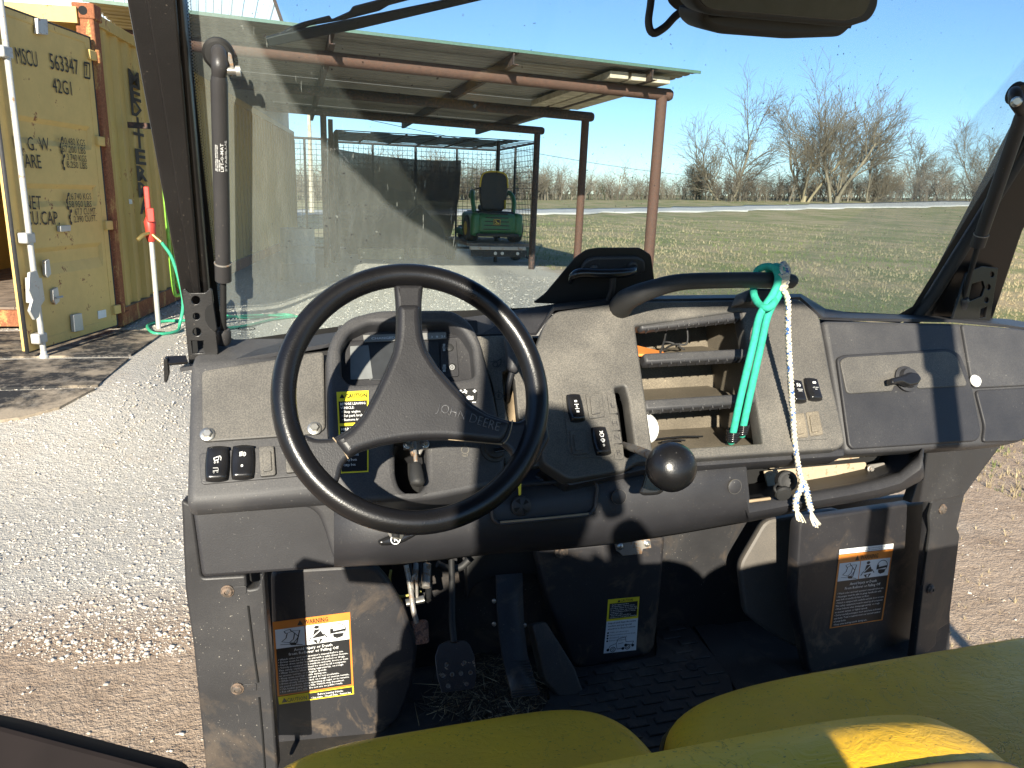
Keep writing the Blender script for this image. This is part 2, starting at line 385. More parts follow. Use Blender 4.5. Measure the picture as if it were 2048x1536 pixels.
M = {}
M['dash'] = dusty_plastic('dash_plastic', (.033, .033, .036), (.28, .265, .235), .60)
M['dash_dusty'] = dusty_plastic('dash_plastic_dusty', (.046, .045, .044), (.36, .325, .265), 1.3)
M['dash_clean'] = dusty_plastic('dash_plastic_clean', (.021, .021, .024), (.25, .24, .215), .30, speck=.4)
M['foot'] = dusty_plastic('footwell_plastic', (.015, .015, .018), (.22, .19, .15), .35, mud=.6)
M['sill'] = dusty_plastic('sill_plastic', (.020, .020, .022), (.27, .25, .21), .34, speck=.9, mud=.3)
M['floor'] = dusty_plastic('floor_plastic', (.020, .020, .020), (.23, .19, .145), .5, mud=.25)
M['wheel'] = dusty_plastic('wheel_urethane', (.0055, .0055, .0065), (.20, .185, .16), .03, rough=.30, speck=.08)
M['wheel_hub'] = dusty_plastic('wheel_hub_plastic', (.012, .012, .014), (.22, .20, .17), .14, rough=.42, speck=.2)
M['gloss'] = plain('gloss_black_plastic', (.012, .012, .013), .22, bump=.05)
M['black'] = plain('matt_black', (.012, .012, .012), .6, bump=.1)
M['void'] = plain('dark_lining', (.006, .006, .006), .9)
M['blackpaint'] = dusty_plastic('black_painted_steel', (.008, .0075, .0075), (.16, .13, .10), .05, rough=.32, speck=.3)
M['rubber'] = plain('black_rubber', (.02, .02, .02), .62, bump=.25)
M['strut'] = dusty_plastic('strut_paint', (.030, .029, .030), (.25, .21, .17), .3, rough=.42, speck=.4)
M['steel'] = plain('zinc_steel', (.55, .54, .50), .34, .9, bump=.1)
M['steel_dull'] = rust('dull_steel', (.36, .34, .31), (.20, .13, .08), .3, 40, .45, .5)
M['tansteel'] = rust('dusty_steel', (.42, .345, .24), (.20, .12, .07), .22, 60, .7)
M['bolt_dirty'] = rust('dirty_bolt', (.085, .07, .058), (.12, .085, .062), .4, 90, .6)
M['pedal_rust'] = rust('rusty_pedal', (.10, .055, .045), (.15, .08, .055), .45, 70, .5)
M['pedal'] = rust('worn_black_pedal', (.05, .05, .055), (.26, .21, .15), .12, 45, .28, .5)
M['vinyl'] = vinyl('yellow_vinyl')
M['piping'] = plain('dark_piping', (.10, .07, .02), .6)
M['white'] = plain('white_print', (.78, .78, .76), .6, var=.05)
M['grey_print'] = plain('grey_print', (.34, .34, .33), .6, var=.05)
M['yellow_lab'] = plain('label_yellow', (.80, .66, .03), .45, var=.06)
M['orange_lab'] = plain('label_orange', (.66, .22, .035), .45, var=.06)
M['black_lab'] = plain('label_black', (.012, .012, .013), .4, var=.05)
M['white_lab'] = plain('label_white', (.72, .74, .74), .5, var=.05)
M['lcd'] = plain('sunlit_screen_grey', (.17, .18, .18), .5, bump=.1)
M['screen'] = plain('dark_screen', (.035, .038, .042), .3, bump=.15)
M['tape'] = plain('grey_label_tape', (.20, .20, .19), .5)
M['dust_highlight_tan'] = plain('dusty_ledge', (.33, .25, .16), .9, bump=.4)
M['green_cord'] = plain('green_braid', (.03, .42, .28), .8, bump=.6, scale=900)
M['rope_white'] = plain('white_rope_yarn', (.68, .64, .52), .85, bump=.6, scale=1200)
M['rope_blue'] = plain('blue_rope_yarn', (.045, .12, .32), .85, bump=.6, scale=1200)
M['orange'] = plain('orange_plastic', (.72, .25, .06), .5)
M['canister'] = plain('white_plastic', (.78, .77, .72), .4)
M['mirror'] = plain('mirror_glass', (.035, .035, .036), .18, .0)

k = N('blue_fleck_rope'); M['rope_mix'] = k.end(k.bsdf(k.mix(k.ramp(k.noise(150, 1, .5), .56, .58), k.mix(k.ramp(k.noise(60, 1), .4, .6), (.62, .56, .42), (.52, .46, .34)), (.05, .13, .34)), .85))
M['wire_yellow'] = plain('yellow_wire', (.45, .40, .10), .5)
M['foot_sunlit'] = dusty_plastic('sunlit_arch_plastic', (.06, .055, .05), (.42, .34, .24), 1.0)  # paler tan than the footwell plastic, standing in for sunlight on it
M['gloss_worn'] = dusty_plastic('worn_knob', (.006, .006, .007), (.35, .34, .32), .04, rough=.30, speck=.5)
M['grey_wheel'] = plain('raised_lettering', (.075, .075, .08), .45)

# ================================================================== THE VEHICLE
CAR = empty('utility_vehicle', (.67, .9, 0), 'open utility vehicle cab with grey dashboard, steering wheel and yellow vinyl seats', 'utility vehicle')
DM = PLN(480, 985, 1.07, 38)             # sloping main face of the dashboard
CON = DM.off(.028)                       # centre console stands proud of it
POD = PLN(830, 900, 1.075, 40)           # instrument pod face
GLV = PLN(1800, 860, 1.10, 30)           # glove box face
LOW = PLN(520, 1090, 1.115, 6)           # lower panels, nearly upright
WS = PLN(435, 695, 1.34, -20)            # windscreen plane, leaning back over the cab
WSI = WS.off(.012)
def P(o, *q): return o

# ---- dash deck and shell
fr = [(360, 740), (640, 694), (660, 690), (960, 672), (1072, 668), (1108, 618), (1255, 602), (1600, 597), (1645, 637), (1700, 639), (1905, 642), (2010, 652), (2090, 664)]
bk = [(385, 722), (640, 672), (660, 669), (960, 634), (1060, 618), (1108, 611), (1255, 595), (1600, 590), (1650, 620), (1700, 628), (1905, 636), (2010, 640), (2090, 652)]
deckpl = [DM]*3 + [DM, DM] + [CON]*3 + [GLV.off(-.012)]*5
sheet('dash_deck', [[pl.off(-.012).at(*q) for q, pl in zip(fr, deckpl)], [WS.off(.02).at(*q) for q in bk]], M['dash_clean'], CAR, .006, False)
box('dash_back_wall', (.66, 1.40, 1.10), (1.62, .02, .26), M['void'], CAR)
# ---- body of the dash on the driver's outer side
zlo = float(atY(500, 1016, 1.112)[2])
prism('dash_end_pod', [(1.20, 1.238), (1.33, 1.252), (1.33, zlo), (1.10, zlo), (1.072, zlo+.012), (1.058, 1.062), (1.066, 1.078)], -.160, .060, M['dash'], CAR, .012, 4)
cov = plate('service_cover', [[(403, 741), (560, 717), (600, 709), (648, 702), (651, 858), (633, 868), (404, 884)]], DM.off(.009), .012, M['dash_dusty'], CAR, .003, .008)
plate('cover_rib', [[(556, 722), (566, 722), (592, 762), (586, 766)]], DM.off(.0125), .006, M['dash'], cov, .002, .003)
def bolt(x, y, pl, r, mat, parent, dome=.35, hexa=True, name='bolt'):
    c = pl.at(x, y)
    o = lathe(name, [(r, 0), (r, r*.18), (r*.93, r*.24), (r*.66, r*.26)], c, pl.n, mat, parent, 20)
    if hexa: lathe('bolt_head', [(r*.64, r*.2), (r*.64, r*.62), (r*.52, r*.74)], c, pl.n, mat, o, 6, 20)
    else: lathe('bolt_head', [(r*.9, r*.2), (r*.72, r*.55), (r*.35, r*.7), (r*.3, r*.5)], c, pl.n, mat, o, 16)
    return o
bolt(415, 869, DM.off(.009), .0105, M['steel'], cov); bolt(629, 857, DM.off(.009), .0105, M['steel'], cov)
# ---- outer switch panel with rocker switches
swp = plate('switch_panel', [[(398, 906), (668, 880), (672, 946), (402, 969)]], DM.off(.0095), .006, M['dash'], CAR, .002, .006)
def rocker(pl, cx, cy, w, h, parent, mat=None, tip=1, rot=0.0):
    """Rocker switch: barrel-sided cap on a collar, long axis up the panel."""
    c = pl.at(cx, cy); ca, sa = math.cos(rot), math.sin(rot); ex = pl.ex*ca+pl.ey*sa; ey = -pl.ex*sa+pl.ey*ca
    m, n = 15, 11; G = []
    for i in range(m):
        v = -1+2*i/(m-1); row = []
        for j in range(n):
            u = -1+2*j/(n-1); half = w/2*(1-.13*abs(v)**2.2)
            prof = .0065 + .0065*abs(v)**1.6*(1 if v*tip < 0 else .35) + .0022*(1-v*v)
            edge = max(abs(u)**6, abs(v)**10); z = prof*(1-.55*edge)
            row.append(c + ex*half*u + ey*h/2*v*(1-.07*u*u) + pl.n*z)
        G.append(row)
    V = [p for r in G for p in r]; F = [(i*n+j, i*n+j+1, (i+1)*n+j+1, (i+1)*n+j) for i in range(m-1) for j in range(n-1)]
    rim = [j for j in range(n)] + [i*n+n-1 for i in range(1, m)] + [(m-1)*n+j for j in range(n-2, -1, -1)] + [i*n for i in range(m-2, 0, -1)]
    k = len(V)
    for i in rim: V.append(V[i] - pl.n*np.dot(V[i]-c, pl.n) - pl.n*.002)
    q = len(rim); F += [(rim[i], rim[(i+1) % q], k+(i+1) % q, k+i) for i in range(q)]; F.append(tuple(range(k, k+q)))
    o = mesh('rocker_switch', V, F, mat or M['gloss'], parent, True); o.data.set_sharp_from_angle(angle=math.radians(55))
    Qd = Quad(*(c + ex*w*.34*a + ey*h*.42*b + pl.n*.0090 for a, b in ((-1, 1), (1, 1), (1, -1), (-1, -1)))); Qd.n = pl.n
    return o, Qd
def blank(pl, q, parent, mat):
    o = plate('switch_blank', [q], pl.off(.006), .008, mat, parent, .002, .004)
    c = np.mean(np.array(q), 0); s = [tuple(c+(np.array(p)-c)*np.array([.56, .68])) for p in q]
    plate('blank_ridge', [s], pl.off(.0085), .004, mat, o, .0015, .003); return o
SP = DM.off(.0095)
r1, q1 = rocker(SP, 435, 929, .0325, .054, CAR, rot=-.03)
q1.polys('switch_icon', stroke([(.3, .36), (.62, .30), (.6, .42), (.36, .44), (.3, .36)], .03) + ringpoly(.38, .50, .05, .02, 10, .035) + ringpoly(.56, .49, .05, .02, 10, .035) + stroke([(.66, .28), (.76, .34), (.74, .44)], .03), M['white'], r1, .0012)
q1.polys('switch_icon', stroke([(.3, .70), (.6, .70), (.64, .78), (.30, .80)], .03) + ringpoly(.36, .84, .05, .02, 10, .035) + ringpoly(.58, .83, .05, .02, 10, .035), M['grey_print'], r1, .0035)
r2, q2 = rocker(SP, 486, 926, .0325, .053, CAR, rot=-.03)
q2.polys('switch_icon', ringpoly(.58, .27, .13, .04, 12, .075, -90, 90) + stroke([(.58, .20), (.58, .34)], .04) + sum([stroke([(.30, y), (.50, y-.02)], .025) for y in (.21, .25, .29, .33)], []), M['white'], r2, .0015)
q2.polys('switch_icon', ringpoly(.48, .67, .07, .03, 12, .045), M['white'], r2, .0022)
blank(SP, [(517, 893), (548, 891), (552, 950), (520, 953)], swp, M['dash_dusty']); blank(SP, [(570, 890), (604, 887), (608, 942), (572, 946)], swp, M['dash_dusty'])
# ---- lower panel on the driver's outer side
lp = plate('lower_panel', [[(384, 1008), (640, 985), (700, 1000), (740, 1120), (735, 1132), (404, 1156)]], LOW.off(-.006), .03, M['dash_clean'], CAR, .006, .008, res=2)
plate('panel_rib', [[(596, 1004), (640, 985), (705, 996), (752, 1126), (742, 1131), (676, 1137), (664, 1110), (650, 1062), (638, 1032), (620, 1018), (598, 1014)]], LOW.off(.010), .03, M['dash'], lp, .009, .008, res=3)
# ---- panel under the column, in front of the pedals
plate('column_panel', [[(690, 940), (1090, 925), (1100, 1000), (1000, 1100), (700, 1110), (690, 1040)]], PLN(800, 1050, 1.14, 14), .03, M['dash_dusty'], CAR, .006, .01)
# ---- lower dash beam (a fat rolled edge running right across)
XS = [668, 790, 880, 985, 1120, 1240, 1360, 1490, 1498, 1600, 1700, 1760, 1800, 1838, 1846]
BT = [1132, 1127, 1118, 1106, 1097, 1085, 1066, 1043, 1042, 1021, 1004, 993, 982, 962, 955]
TP = [1004, 1002, 996, 975, 958, 946, 934, 915, 998, 985, 968, 955, 942, 905, 890]
TT = [(0, 1.105), (.04, 1.088), (.14, 1.076), (.35, 1.066), (.6, 1.06), (.78, 1.064), (.9, 1.08), (.97, 1.10), (1.0, 1.125)]
G = []
for t, Y in TT: G.append([atY(x, a+(b-a)*t, Y + (.012 if x >= 1498 and t < .1 else 0)) for x, a, b in zip(XS, TP, BT)])
G.append([p + np.array([0, .10, .015]) for p in G[-1]]); G.insert(0, [p + np.array([0, .06, .0]) for p in G[0]])
rail = sheet('dash_beam', G, M['dash_clean'], CAR, .004); rail.data.set_sharp_from_angle(angle=math.radians(55))
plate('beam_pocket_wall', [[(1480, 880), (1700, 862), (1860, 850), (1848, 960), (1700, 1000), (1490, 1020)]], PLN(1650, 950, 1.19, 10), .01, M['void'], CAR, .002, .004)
BR = PLN(1650, 950, 1.16, 12)
br = plate('steel_bracket', [[(1528, 942), (1732, 924), (1738, 966), (1600, 984), (1540, 990)]], BR, .004, M['tansteel'], CAR, .001, .004)
plate('bracket_strap', [[(1530, 918), (1712, 900), (1720, 916), (1540, 938)]], BR.off(.012), .003, M['tansteel'], br, .001, .003)
plate('bracket_clip', [[(1738, 930), (1770, 925), (1774, 962), (1742, 972)]], BR.off(.010), .006, M['steel_dull'], br, .001, .004)
bolt(1741, 938, BR.off(.012), .008, M['steel_dull'], br); bolt(1728, 908, BR.off(.014), .006, M['steel_dull'], br)
RB = PLN(1300, 985, 1.064, 8)
for x, y in ((1236, 993), (1467, 972)):
    o = lathe('hole_plug', [(.0125, -.002), (.0125, .0012), (.0115, .0018), (.001, .0014)], RB.at(x, y)+RB.n*.004, RB.n, M['dash_clean'], CAR, 24)
    lathe('plug_rim', [(.0131, -.002), (.0134, .0010), (.0126, .0010), (.0126, -.002)], RB.at(x, y)+RB.n*.004, RB.n, M['dash_dusty'], o, 24)
RT = PLN(1090, 1010, 1.060, 14)
tr = [RT.at(x, y) for x, y in fillet([(984, 975), (1180, 958), (1196, 972), (1190, 1018), (1178, 1030), (995, 1048), (984, 1035)], 12)]
tube('pocket_lip', tr, .0032, M['dash'], CAR, 6, closed=True)
tube('pocket_edge_highlight', [RT.at(x, y)+RT.n*.0016 for x, y in ((1000, 1044), (1090, 1036), (1176, 1027))], .0020, M['dust_highlight_tan'], CAR, 6)  # tan tube painted in as the highlight along the pocket's lower edge
vt = lathe('round_vent', [(.0165, -.004), (.0165, .002), (.0145, .0035), (.0005, .0035)], RT.at(1042, 1012), RT.n, M['dash_clean'], CAR, 24)
Qv = Quad(*(RT.at(1042, 1012)+RT.n*.0037+RT.ex*.016*a+RT.ey*.016*b for a, b in ((-1, 1), (1, 1), (1, -1), (-1, -1))))
Qv.polys('vent_slot', [[(.5+.1*math.cos(a), .5+.1*math.sin(a)), (.5+.42*math.cos(a-.3), .5+.42*math.sin(a-.3)), (.5+.42*math.cos(a+.3), .5+.42*math.sin(a+.3))] for a in (-.7, 1.0, 2.7, 4.2)], M['void'], vt, .0004)
kt = plate('key_tag', [[(1036, 968), (1043, 966), (1042, 990), (1038, 991)]], RT.off(.012), .002, M['yellow_lab'], CAR, .0006, .001)
# 12 volt socket with its hanging cap
sk = lathe('power_socket', [(.019, -.01), (.019, .003), (.017, .005), (.0135, .005), (.0135, -.006), (.004, -.008)], PLN(1574, 962, 1.075, 15).at(1574, 962), (-.15, -.95, .25), M['rubber'], CAR, 24)
cp = lathe('socket_cap', [(.0135, -.004), (.015, .002), (.013, .006), (.004, .007)], atY(1566, 986, 1.05), (-.2, -.85, -.3), M['rubber'], sk, 20)
tube('cap_strap', [atY(1556, 966, 1.068), atY(1549, 975, 1.055), atY(1554, 986, 1.05), atY(1566, 990, 1.05)], .0022, M['rubber'], sk, 6, 4)
tube('beam_groove', [PLN(1540, 1000, 1.067, 8).at(x, y) for x, y in ((1494, 1003), (1540, 997))], .003, M['dust_highlight_tan'], CAR, 6)

# ---- instrument pod
pod = plate('instrument_pod', [[(655, 868), (652, 706), (668, 662), (700, 632), (758, 618), (905, 617), (943, 643), (962, 682), (985, 770), (1012, 905), (1008, 968), (860, 998), (700, 1005), (668, 965)],
    [(684, 752), (682, 694), (700, 664), (738, 646), (892, 644), (925, 658), (945, 690), (951, 752), (890, 762), (775, 768), (757, 764), (700, 768)],
    [(790, 884), (845, 882), (853, 896), (854, 962), (842, 982), (818, 988), (800, 976), (791, 950)]], POD, .12, M['dash'], CAR, .009, .016, holes_r=.009, res=3)
plate('cluster_face', [[(676, 650), (955, 640), (962, 770), (680, 775)]], POD.off(-.030), .006, M['dash_clean'], pod, .001, .004)
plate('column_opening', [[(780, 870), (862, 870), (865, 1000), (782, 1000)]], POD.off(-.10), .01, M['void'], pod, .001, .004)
CF = POD.off(-.028)
scn = plate('instrument_screen', [[(735, 686), (878, 684), (880, 758), (738, 760)]], CF, .003, M['screen'], pod, .0006, .003)
plate('screen_sunlit_part', [[(700, 692), (737, 690), (746, 757), (701, 759)]], CF.off(.0015), .003, M['lcd'], scn, .0006, .002)  # paler plate stands in for sunlight on this end of the display
tp = plate('label_tape', [[(726, 670), (892, 664), (893, 677), (728, 684)]], CF.off(.004), .002, M['tape'], scn, .0004, .001)
write('tape_lettering', 'CHANGED', CF.off(.0045).at(743, 679.5), CF.off(.0045).at(790, 677.8), .0042, M['white'], scn, CF.n, .0008, bold=.01)
write('tape_lettering', '3  8  21', CF.off(.0045).at(862, 676), CF.off(.0045).at(890, 675), .0036, M['white'], scn, CF.n, .0008)
gp = plate('gauge_panel', [[(882, 690), (890, 680), (912, 678), (918, 752), (884, 754)]], CF.off(.002), .003, M['dash_clean'], pod, .0006, .004)
lathe('gauge_button', [(.007, 0), (.007, .003), (.005, .004)], CF.at(898, 697)+CF.n*.002, CF.n, M['rubber'], gp, 16)
lathe('gauge_button', [(.006, 0), (.006, .003), (.0045, .0036)], CF.at(904, 735)+CF.n*.002, CF.n, M['rubber'], gp, 16)
Qg = Quad(*(CF.off(.0062).at(*q) for q in ((898, 729), (910, 729), (910, 741), (898, 741))))
Qg.polys('gauge_icon', ringpoly(.5, .5, .45, .1) + stroke([(.35, .25), (.35, .75)], .14) + stroke([(.65, .25), (.65, .75)], .14), M['grey_print'], gp, .0008)
Qg2 = Quad(*(CF.off(.004).at(*q) for q in ((884, 690), (892, 690), (892, 742), (884, 742))))
Qg2.polys('gauge_icon', stroke([(.2, .06), (.8, .06), (.8, .14), (.2, .14), (.2, .06)], .2) + stroke([(.2, .86), (.9, .86), (.9, .93), (.2, .93), (.2, .86)], .2), M['grey_print'], gp, .0006)
ip = plate('icon_plate', [[(905, 780), (950, 776), (955, 783), (954, 800), (944, 806), (912, 804)]], POD.off(.002), .004, M['black'], pod, .001, .004)
Qi = Quad(*(POD.off(.002).at(*q) for q in ((905, 776), (958, 776), (958, 808), (905, 808))))
Qi.polys('icon_print', stroke([(.35, .3), (.55, .2)], .06) + stroke([(.45, .1), (.52, .35)], .06) + [circ(.30, .18, .06)] + stroke([(.76, .2), (.9, .2)], .05) + stroke([(.83, .1), (.83, .3)], .05) + [circ(.62, .62, .1, 10, .13)] + [[(.66, .55), (.78, .5), (.78, .72), (.68, .75)]] + stroke([(.74, .9), (.88, .9)], .06), M['white'], pod, .0006)
def warning_triangle(Q, u, v, h, parent, mat, lift=.0009):
    w = h*Q.h/Q.w*1.1; Q.poly('warning_symbol', [(u, v), (u+w, v), (u+w/2, v-h)], mat, parent, lift); return u+w
# caution label on the pod
Qc = Quad(*(POD.off(.0008).at(*q) for q in ((673, 784), (737, 781), (737, 944), (681, 947))))
lab = Qc.rect('caution_label', 0, 0, 1, 1, M['yellow_lab'], CAR, .0002)
warning_triangle(Qc, .08, .085, .055, lab, M['black_lab'])
Qc.polys('label_panel', [[(.05, .125), (.95, .125), (.95, .40), (.05, .40)], [(.05, .435), (.95, .435), (.95, .985), (.05, .985)]], M['black_lab'], lab, .0006)
join_text('label_lettering', [Qc.line('CAUTION', .27, .95, .088, .055, .03)], M['black_lab'], lab, .0010)
join_text('label_lettering', [Qc.line('BEFORE LEAVING', .10, .90, .175, .03, .012), Qc.line('VEHICLE:', .10, .54, .225, .03, .012), Qc.line('• Stop engine', .13, .74, .275, .032, .008), Qc.line('• Set park brake', .13, .86, .325, .032, .008), Qc.line('• Remove key', .13, .76, .375, .032, .008),
    Qc.line('HELP PREVENT', .10, .84, .49, .03, .012), Qc.line('ROLLOVER INJURY', .10, .90, .54, .03, .012), Qc.line('• Drive slowly', .13, .70, .60, .03), Qc.line('• Keep people and', .13, .84, .74, .03), Qc.line('keep hands', .13, .66, .80, .034), Qc.line('away from', .13, .58, .862, .034), Qc.line('cargo box', .13, .54, .92, .034)], M['white'], lab, .0011)
# ---- panel with the hand lever, right of the pod
chp = plate('lever_panel', [[(950, 672), (1064, 668), (1092, 800), (1096, 930), (1012, 938), (985, 770)], [(1005, 743), (1018, 739), (1030, 760), (1037, 838), (1050, 840), (1050, 868), (1022, 872), (1008, 800)]], DM.off(.004), .02, M['dash_dusty'], CAR, .002, .006, holes_r=.003)
plate('lever_slot_lining', [[(995, 730), (1060, 730), (1065, 880), (1000, 885)]], DM.off(-.05), .004, M['dust_highlight_tan'], chp, .001, .003)
hl = tube('hand_lever', [DM.off(q).at(x, y) for x, y, q in ((1014, 800, -.03), (1016, 775, .005), (1023, 745, .02))], [.0045, .0048, .005], M['dash_clean'], CAR, 8, 5)
tube('lever_paddle', [DM.off(q).at(x, y) for x, y, q in ((1023, 744, .020), (1024, 738, .022), (1026, 718, .026), (1021, 695, .030), (1014, 680, .031), (1013, 677, .030))], [.006, .0105, .0125, .0105, .006, .001], M['dash'], hl, 12, 4)
Ql = Quad(*(DM.off(.0042).at(*q) for q in ((978, 714), (1006, 714), (1006, 742), (978, 742))))
Ql.polys('lever_icon', ringpoly(.45, .55, .2, .06) + stroke([(.15, .35), (.6, .3), (.85, .15)], .06) + stroke([(.85, .15), (.85, .5), (.6, .75)], .06), M['dash_clean'], chp, .0006)
Ql = Quad(*(DM.off(.0042).at(*q) for q in ((984, 780), (1010, 780), (1010, 804), (984, 804))))
Ql.polys('lever_icon', ringpoly(.5, .5, .34, .07) + stroke([(.5, .35), (.5, .65)], .16) + stroke([(.0, .5), (.2, .5)], .08) + stroke([(.8, .5), (1, .5)], .08) + stroke([(.5, 0), (.5, .2)], .08), M['dash_clean'], chp, .0006)
# ignition switch
ig = lathe('ignition_switch', [(.021, 0), (.021, .004), (.017, .006), (.0165, .012), (.012, .014)], POD.at(988, 900), POD.n, M['rubber'], CAR, 24)
plate('ignition_key', [[(986, 896), (1012, 892), (1014, 900), (988, 905)]], POD.off(.024), .004, M['gloss'], ig, .001, .003)
Qk = Quad(*(POD.off(.0006).at(*q) for q in ((916, 886), (944, 886), (944, 914), (916, 914))))
Qk.polys('engine_icon', ringpoly(.5, .5, .3, .08) + stroke([(.35, .95), (.65, .95), (.65, .8)], .08) + stroke([(.35, .95), (.35, .8)], .08) + stroke([(.5, .3), (.5, .0)], .08), M['dash_dusty'], pod, .0008)

# ---- centre console
con = plate('centre_console', [[(1068, 706), (1092, 642), (1112, 622), (1255, 602), (1600, 597), (1640, 632), (1664, 760), (1692, 884), (1680, 898), (1272, 926), (1254, 941), (1140, 961), (1086, 926), (1074, 800)],
    [(1230, 775), (1250, 772), (1258, 800), (1272, 905), (1256, 916), (1244, 905)],
    [(1271, 652), (1484, 622), (1526, 886), (1306, 900)]], CON, .034, M['dash_dusty'], CAR, .005, .010, holes_r=.004, res=2)
plate('console_skirt', [[(1086, 930), (1140, 962), (1254, 942), (1272, 926), (1690, 896), (1690, 912), (1290, 940), (1140, 972)]], CON.off(-.02), .05, M['dash_clean'], CAR, .004, .004)
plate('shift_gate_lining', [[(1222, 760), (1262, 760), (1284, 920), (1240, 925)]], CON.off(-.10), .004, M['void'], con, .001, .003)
plate('shift_gate_guide', [[(1251, 776), (1255, 776), (1273, 900), (1269, 902)]], CON.off(-.022), .004, M['dash'], con, .001, .001)
fp = plate('switch_frame', [[(1123, 777), (1207, 771), (1212, 778), (1232, 905), (1225, 914), (1150, 916), (1138, 905)]], CON.off(.0015), .004, M['dash_dusty'], con, .001, .005)
r3, q3 = rocker(CON.off(.002), 1150, 817, .027, .050, CAR, rot=.0)
q3.polys('switch_icon', [[(.36, .24), (.60, .24), (.60, .32), (.36, .32)], [(.36, .68), (.64, .68), (.64, .76), (.36, .76)]] + stroke([(.3, .42), (.7, .42)], .03) + stroke([(.3, .60), (.7, .60)], .03) + stroke([(.5, .42), (.5, .60)], .03) + ringpoly(.5, .51, .09, .03, 10, .045), M['white'], r3, .001)
r4, q4 = rocker(CON.off(.002), 1201, 883, .028, .050, CAR, rot=.0)
q4.polys('switch_icon', ringpoly(.5, .32, .2, .05, 10, .1, 200, 340) + stroke([(.31, .28), (.38, .38), (.62, .38), (.69, .28)], .045) + stroke([(.35, .16), (.45, .21)], .04) + stroke([(.55, .21), (.65, .16)], .04) + stroke([(.5, .16), (.5, .30)], .04) + ringpoly(.5, .55, .2, .05, 10, .09, 200, 340) + stroke([(.31, .51), (.44, .60), (.56, .60), (.69, .51)], .045) + stroke([(.5, .56), (.56, .50)], .05) + ringpoly(.5, .74, .09, .035, 12, .045), M['white'], r4, .0016)
blank(CON.off(-.002), [(1171, 787), (1204, 784), (1211, 833), (1179, 838)], con, M['dash_dusty']); blank(CON.off(-.002), [(1139, 860), (1171, 857), (1178, 907), (1145, 909)], con, M['dash_dusty'])
for ch, q in (('L', [(1214, 788), (1230, 787), (1236, 826), (1220, 828)]), ('H', [(1217, 831), (1236, 829), (1241, 860), (1222, 862)]), ('N', [(1222, 864), (1241, 862), (1245, 886), (1226, 888)]), ('R', [(1226, 890), (1246, 888), (1249, 918), (1231, 920)])):
    st = plate('gear_step', [q], CON.off(.002), .004, M['dash_dusty'], con, .001, .002); q = np.array(q, float)
    a = q[3]*.72+q[0]*.28 + (q[2]-q[3])*.28; b = q[2]*.72+q[1]*.28 - (q[2]-q[3])*.22
    write('gear_letter', ch, CON.off(.0022).at(*a), CON.off(.0022).at(*b), .0095, M['dash_clean'], st, CON.n, .0008, bold=-.012)
# storage cubby: three trays one above another, open towards the seats
cb = dusty_plastic('cubby_plastic', (.085, .074, .058), (.50, .42, .30), 1.2, speck=.8); M['cubby'] = cb  # base and dust made paler to stand in for sun on the trays
c_tl, c_tr, c_br, c_bl = (CON.off(-.03).at(*q) for q in ((1262, 645), (1492, 614), (1534, 892), (1298, 908)))
DV = np.array([0, .17, -.012])
def quad_box(name, a, b, c, d, th, mat, parent):
    n = nrm(np.cross(b-a, d-a)); V = [a, b, c, d, a+n*th, b+n*th, c+n*th, d+n*th]
    return mesh(name, V, [(0, 1, 2, 3), (7, 6, 5, 4), (0, 4, 5, 1), (1, 5, 6, 2), (2, 6, 7, 3), (3, 7, 4, 0)], mat, parent)
cub = quad_box('cubby_back', c_tl+DV, c_tr+DV, c_br+DV*.9, c_bl+DV*.9, .003, cb, con)
quad_box('cubby_side', c_tr, c_tr+DV, c_br+DV*.9, c_br, -.003, cb, con); quad_box('cubby_side', c_tl, c_bl, c_bl+DV*.9, c_tl+DV, -.003, cb, con)
quad_box('cubby_roof', c_tl, c_tr, c_tr+DV, c_tl+DV, .003, cb, con); quad_box('cubby_floor', c_bl, c_br, c_br+DV*.9, c_bl+DV*.9, -.003, cb, con)
SH = {}
for yl, yr, nm in ((722, 711, 'mid'), (815, 800, 'low')):
    A, B = CON.off(-.016).at(1284, yl), CON.off(-.016).at(1498 if nm == 'mid' else 1511, yr)
    bar = beam('shelf_bar', A, B, .026, .020, M['dash'], con, .005, up=CON.ey)
    e0, e1 = A+np.array([0, .012, -.004]), B+np.array([0, .012, -.004]); SH[nm] = (e0, e1)
    sh = quad_box('cubby_shelf', e0, e1, e1+DV*.9, e0+DV*.9, -.003, cb, con)
    for j in range(11):
        p = A+(B-A)*(j+.6)/11.6; box('shelf_nub', p - CON.ey*.0115 + CON.n*.006, (.0018, .005, .012), M['dash'], bar, axes(CON))
A, B = CON.off(-.014).at(1276, 655), CON.off(-.014).at(1484, 632)
bar = beam('cubby_lip', A, B, .020, .020, M['dash'], con, .005, up=CON.ey)
for j in range(10):
    p = A+(B-A)*(j+.6)/10.6; box('shelf_nub', p - CON.ey*.0115 + CON.n*.006, (.0018, .005, .012), M['dash'], bar, axes(CON))
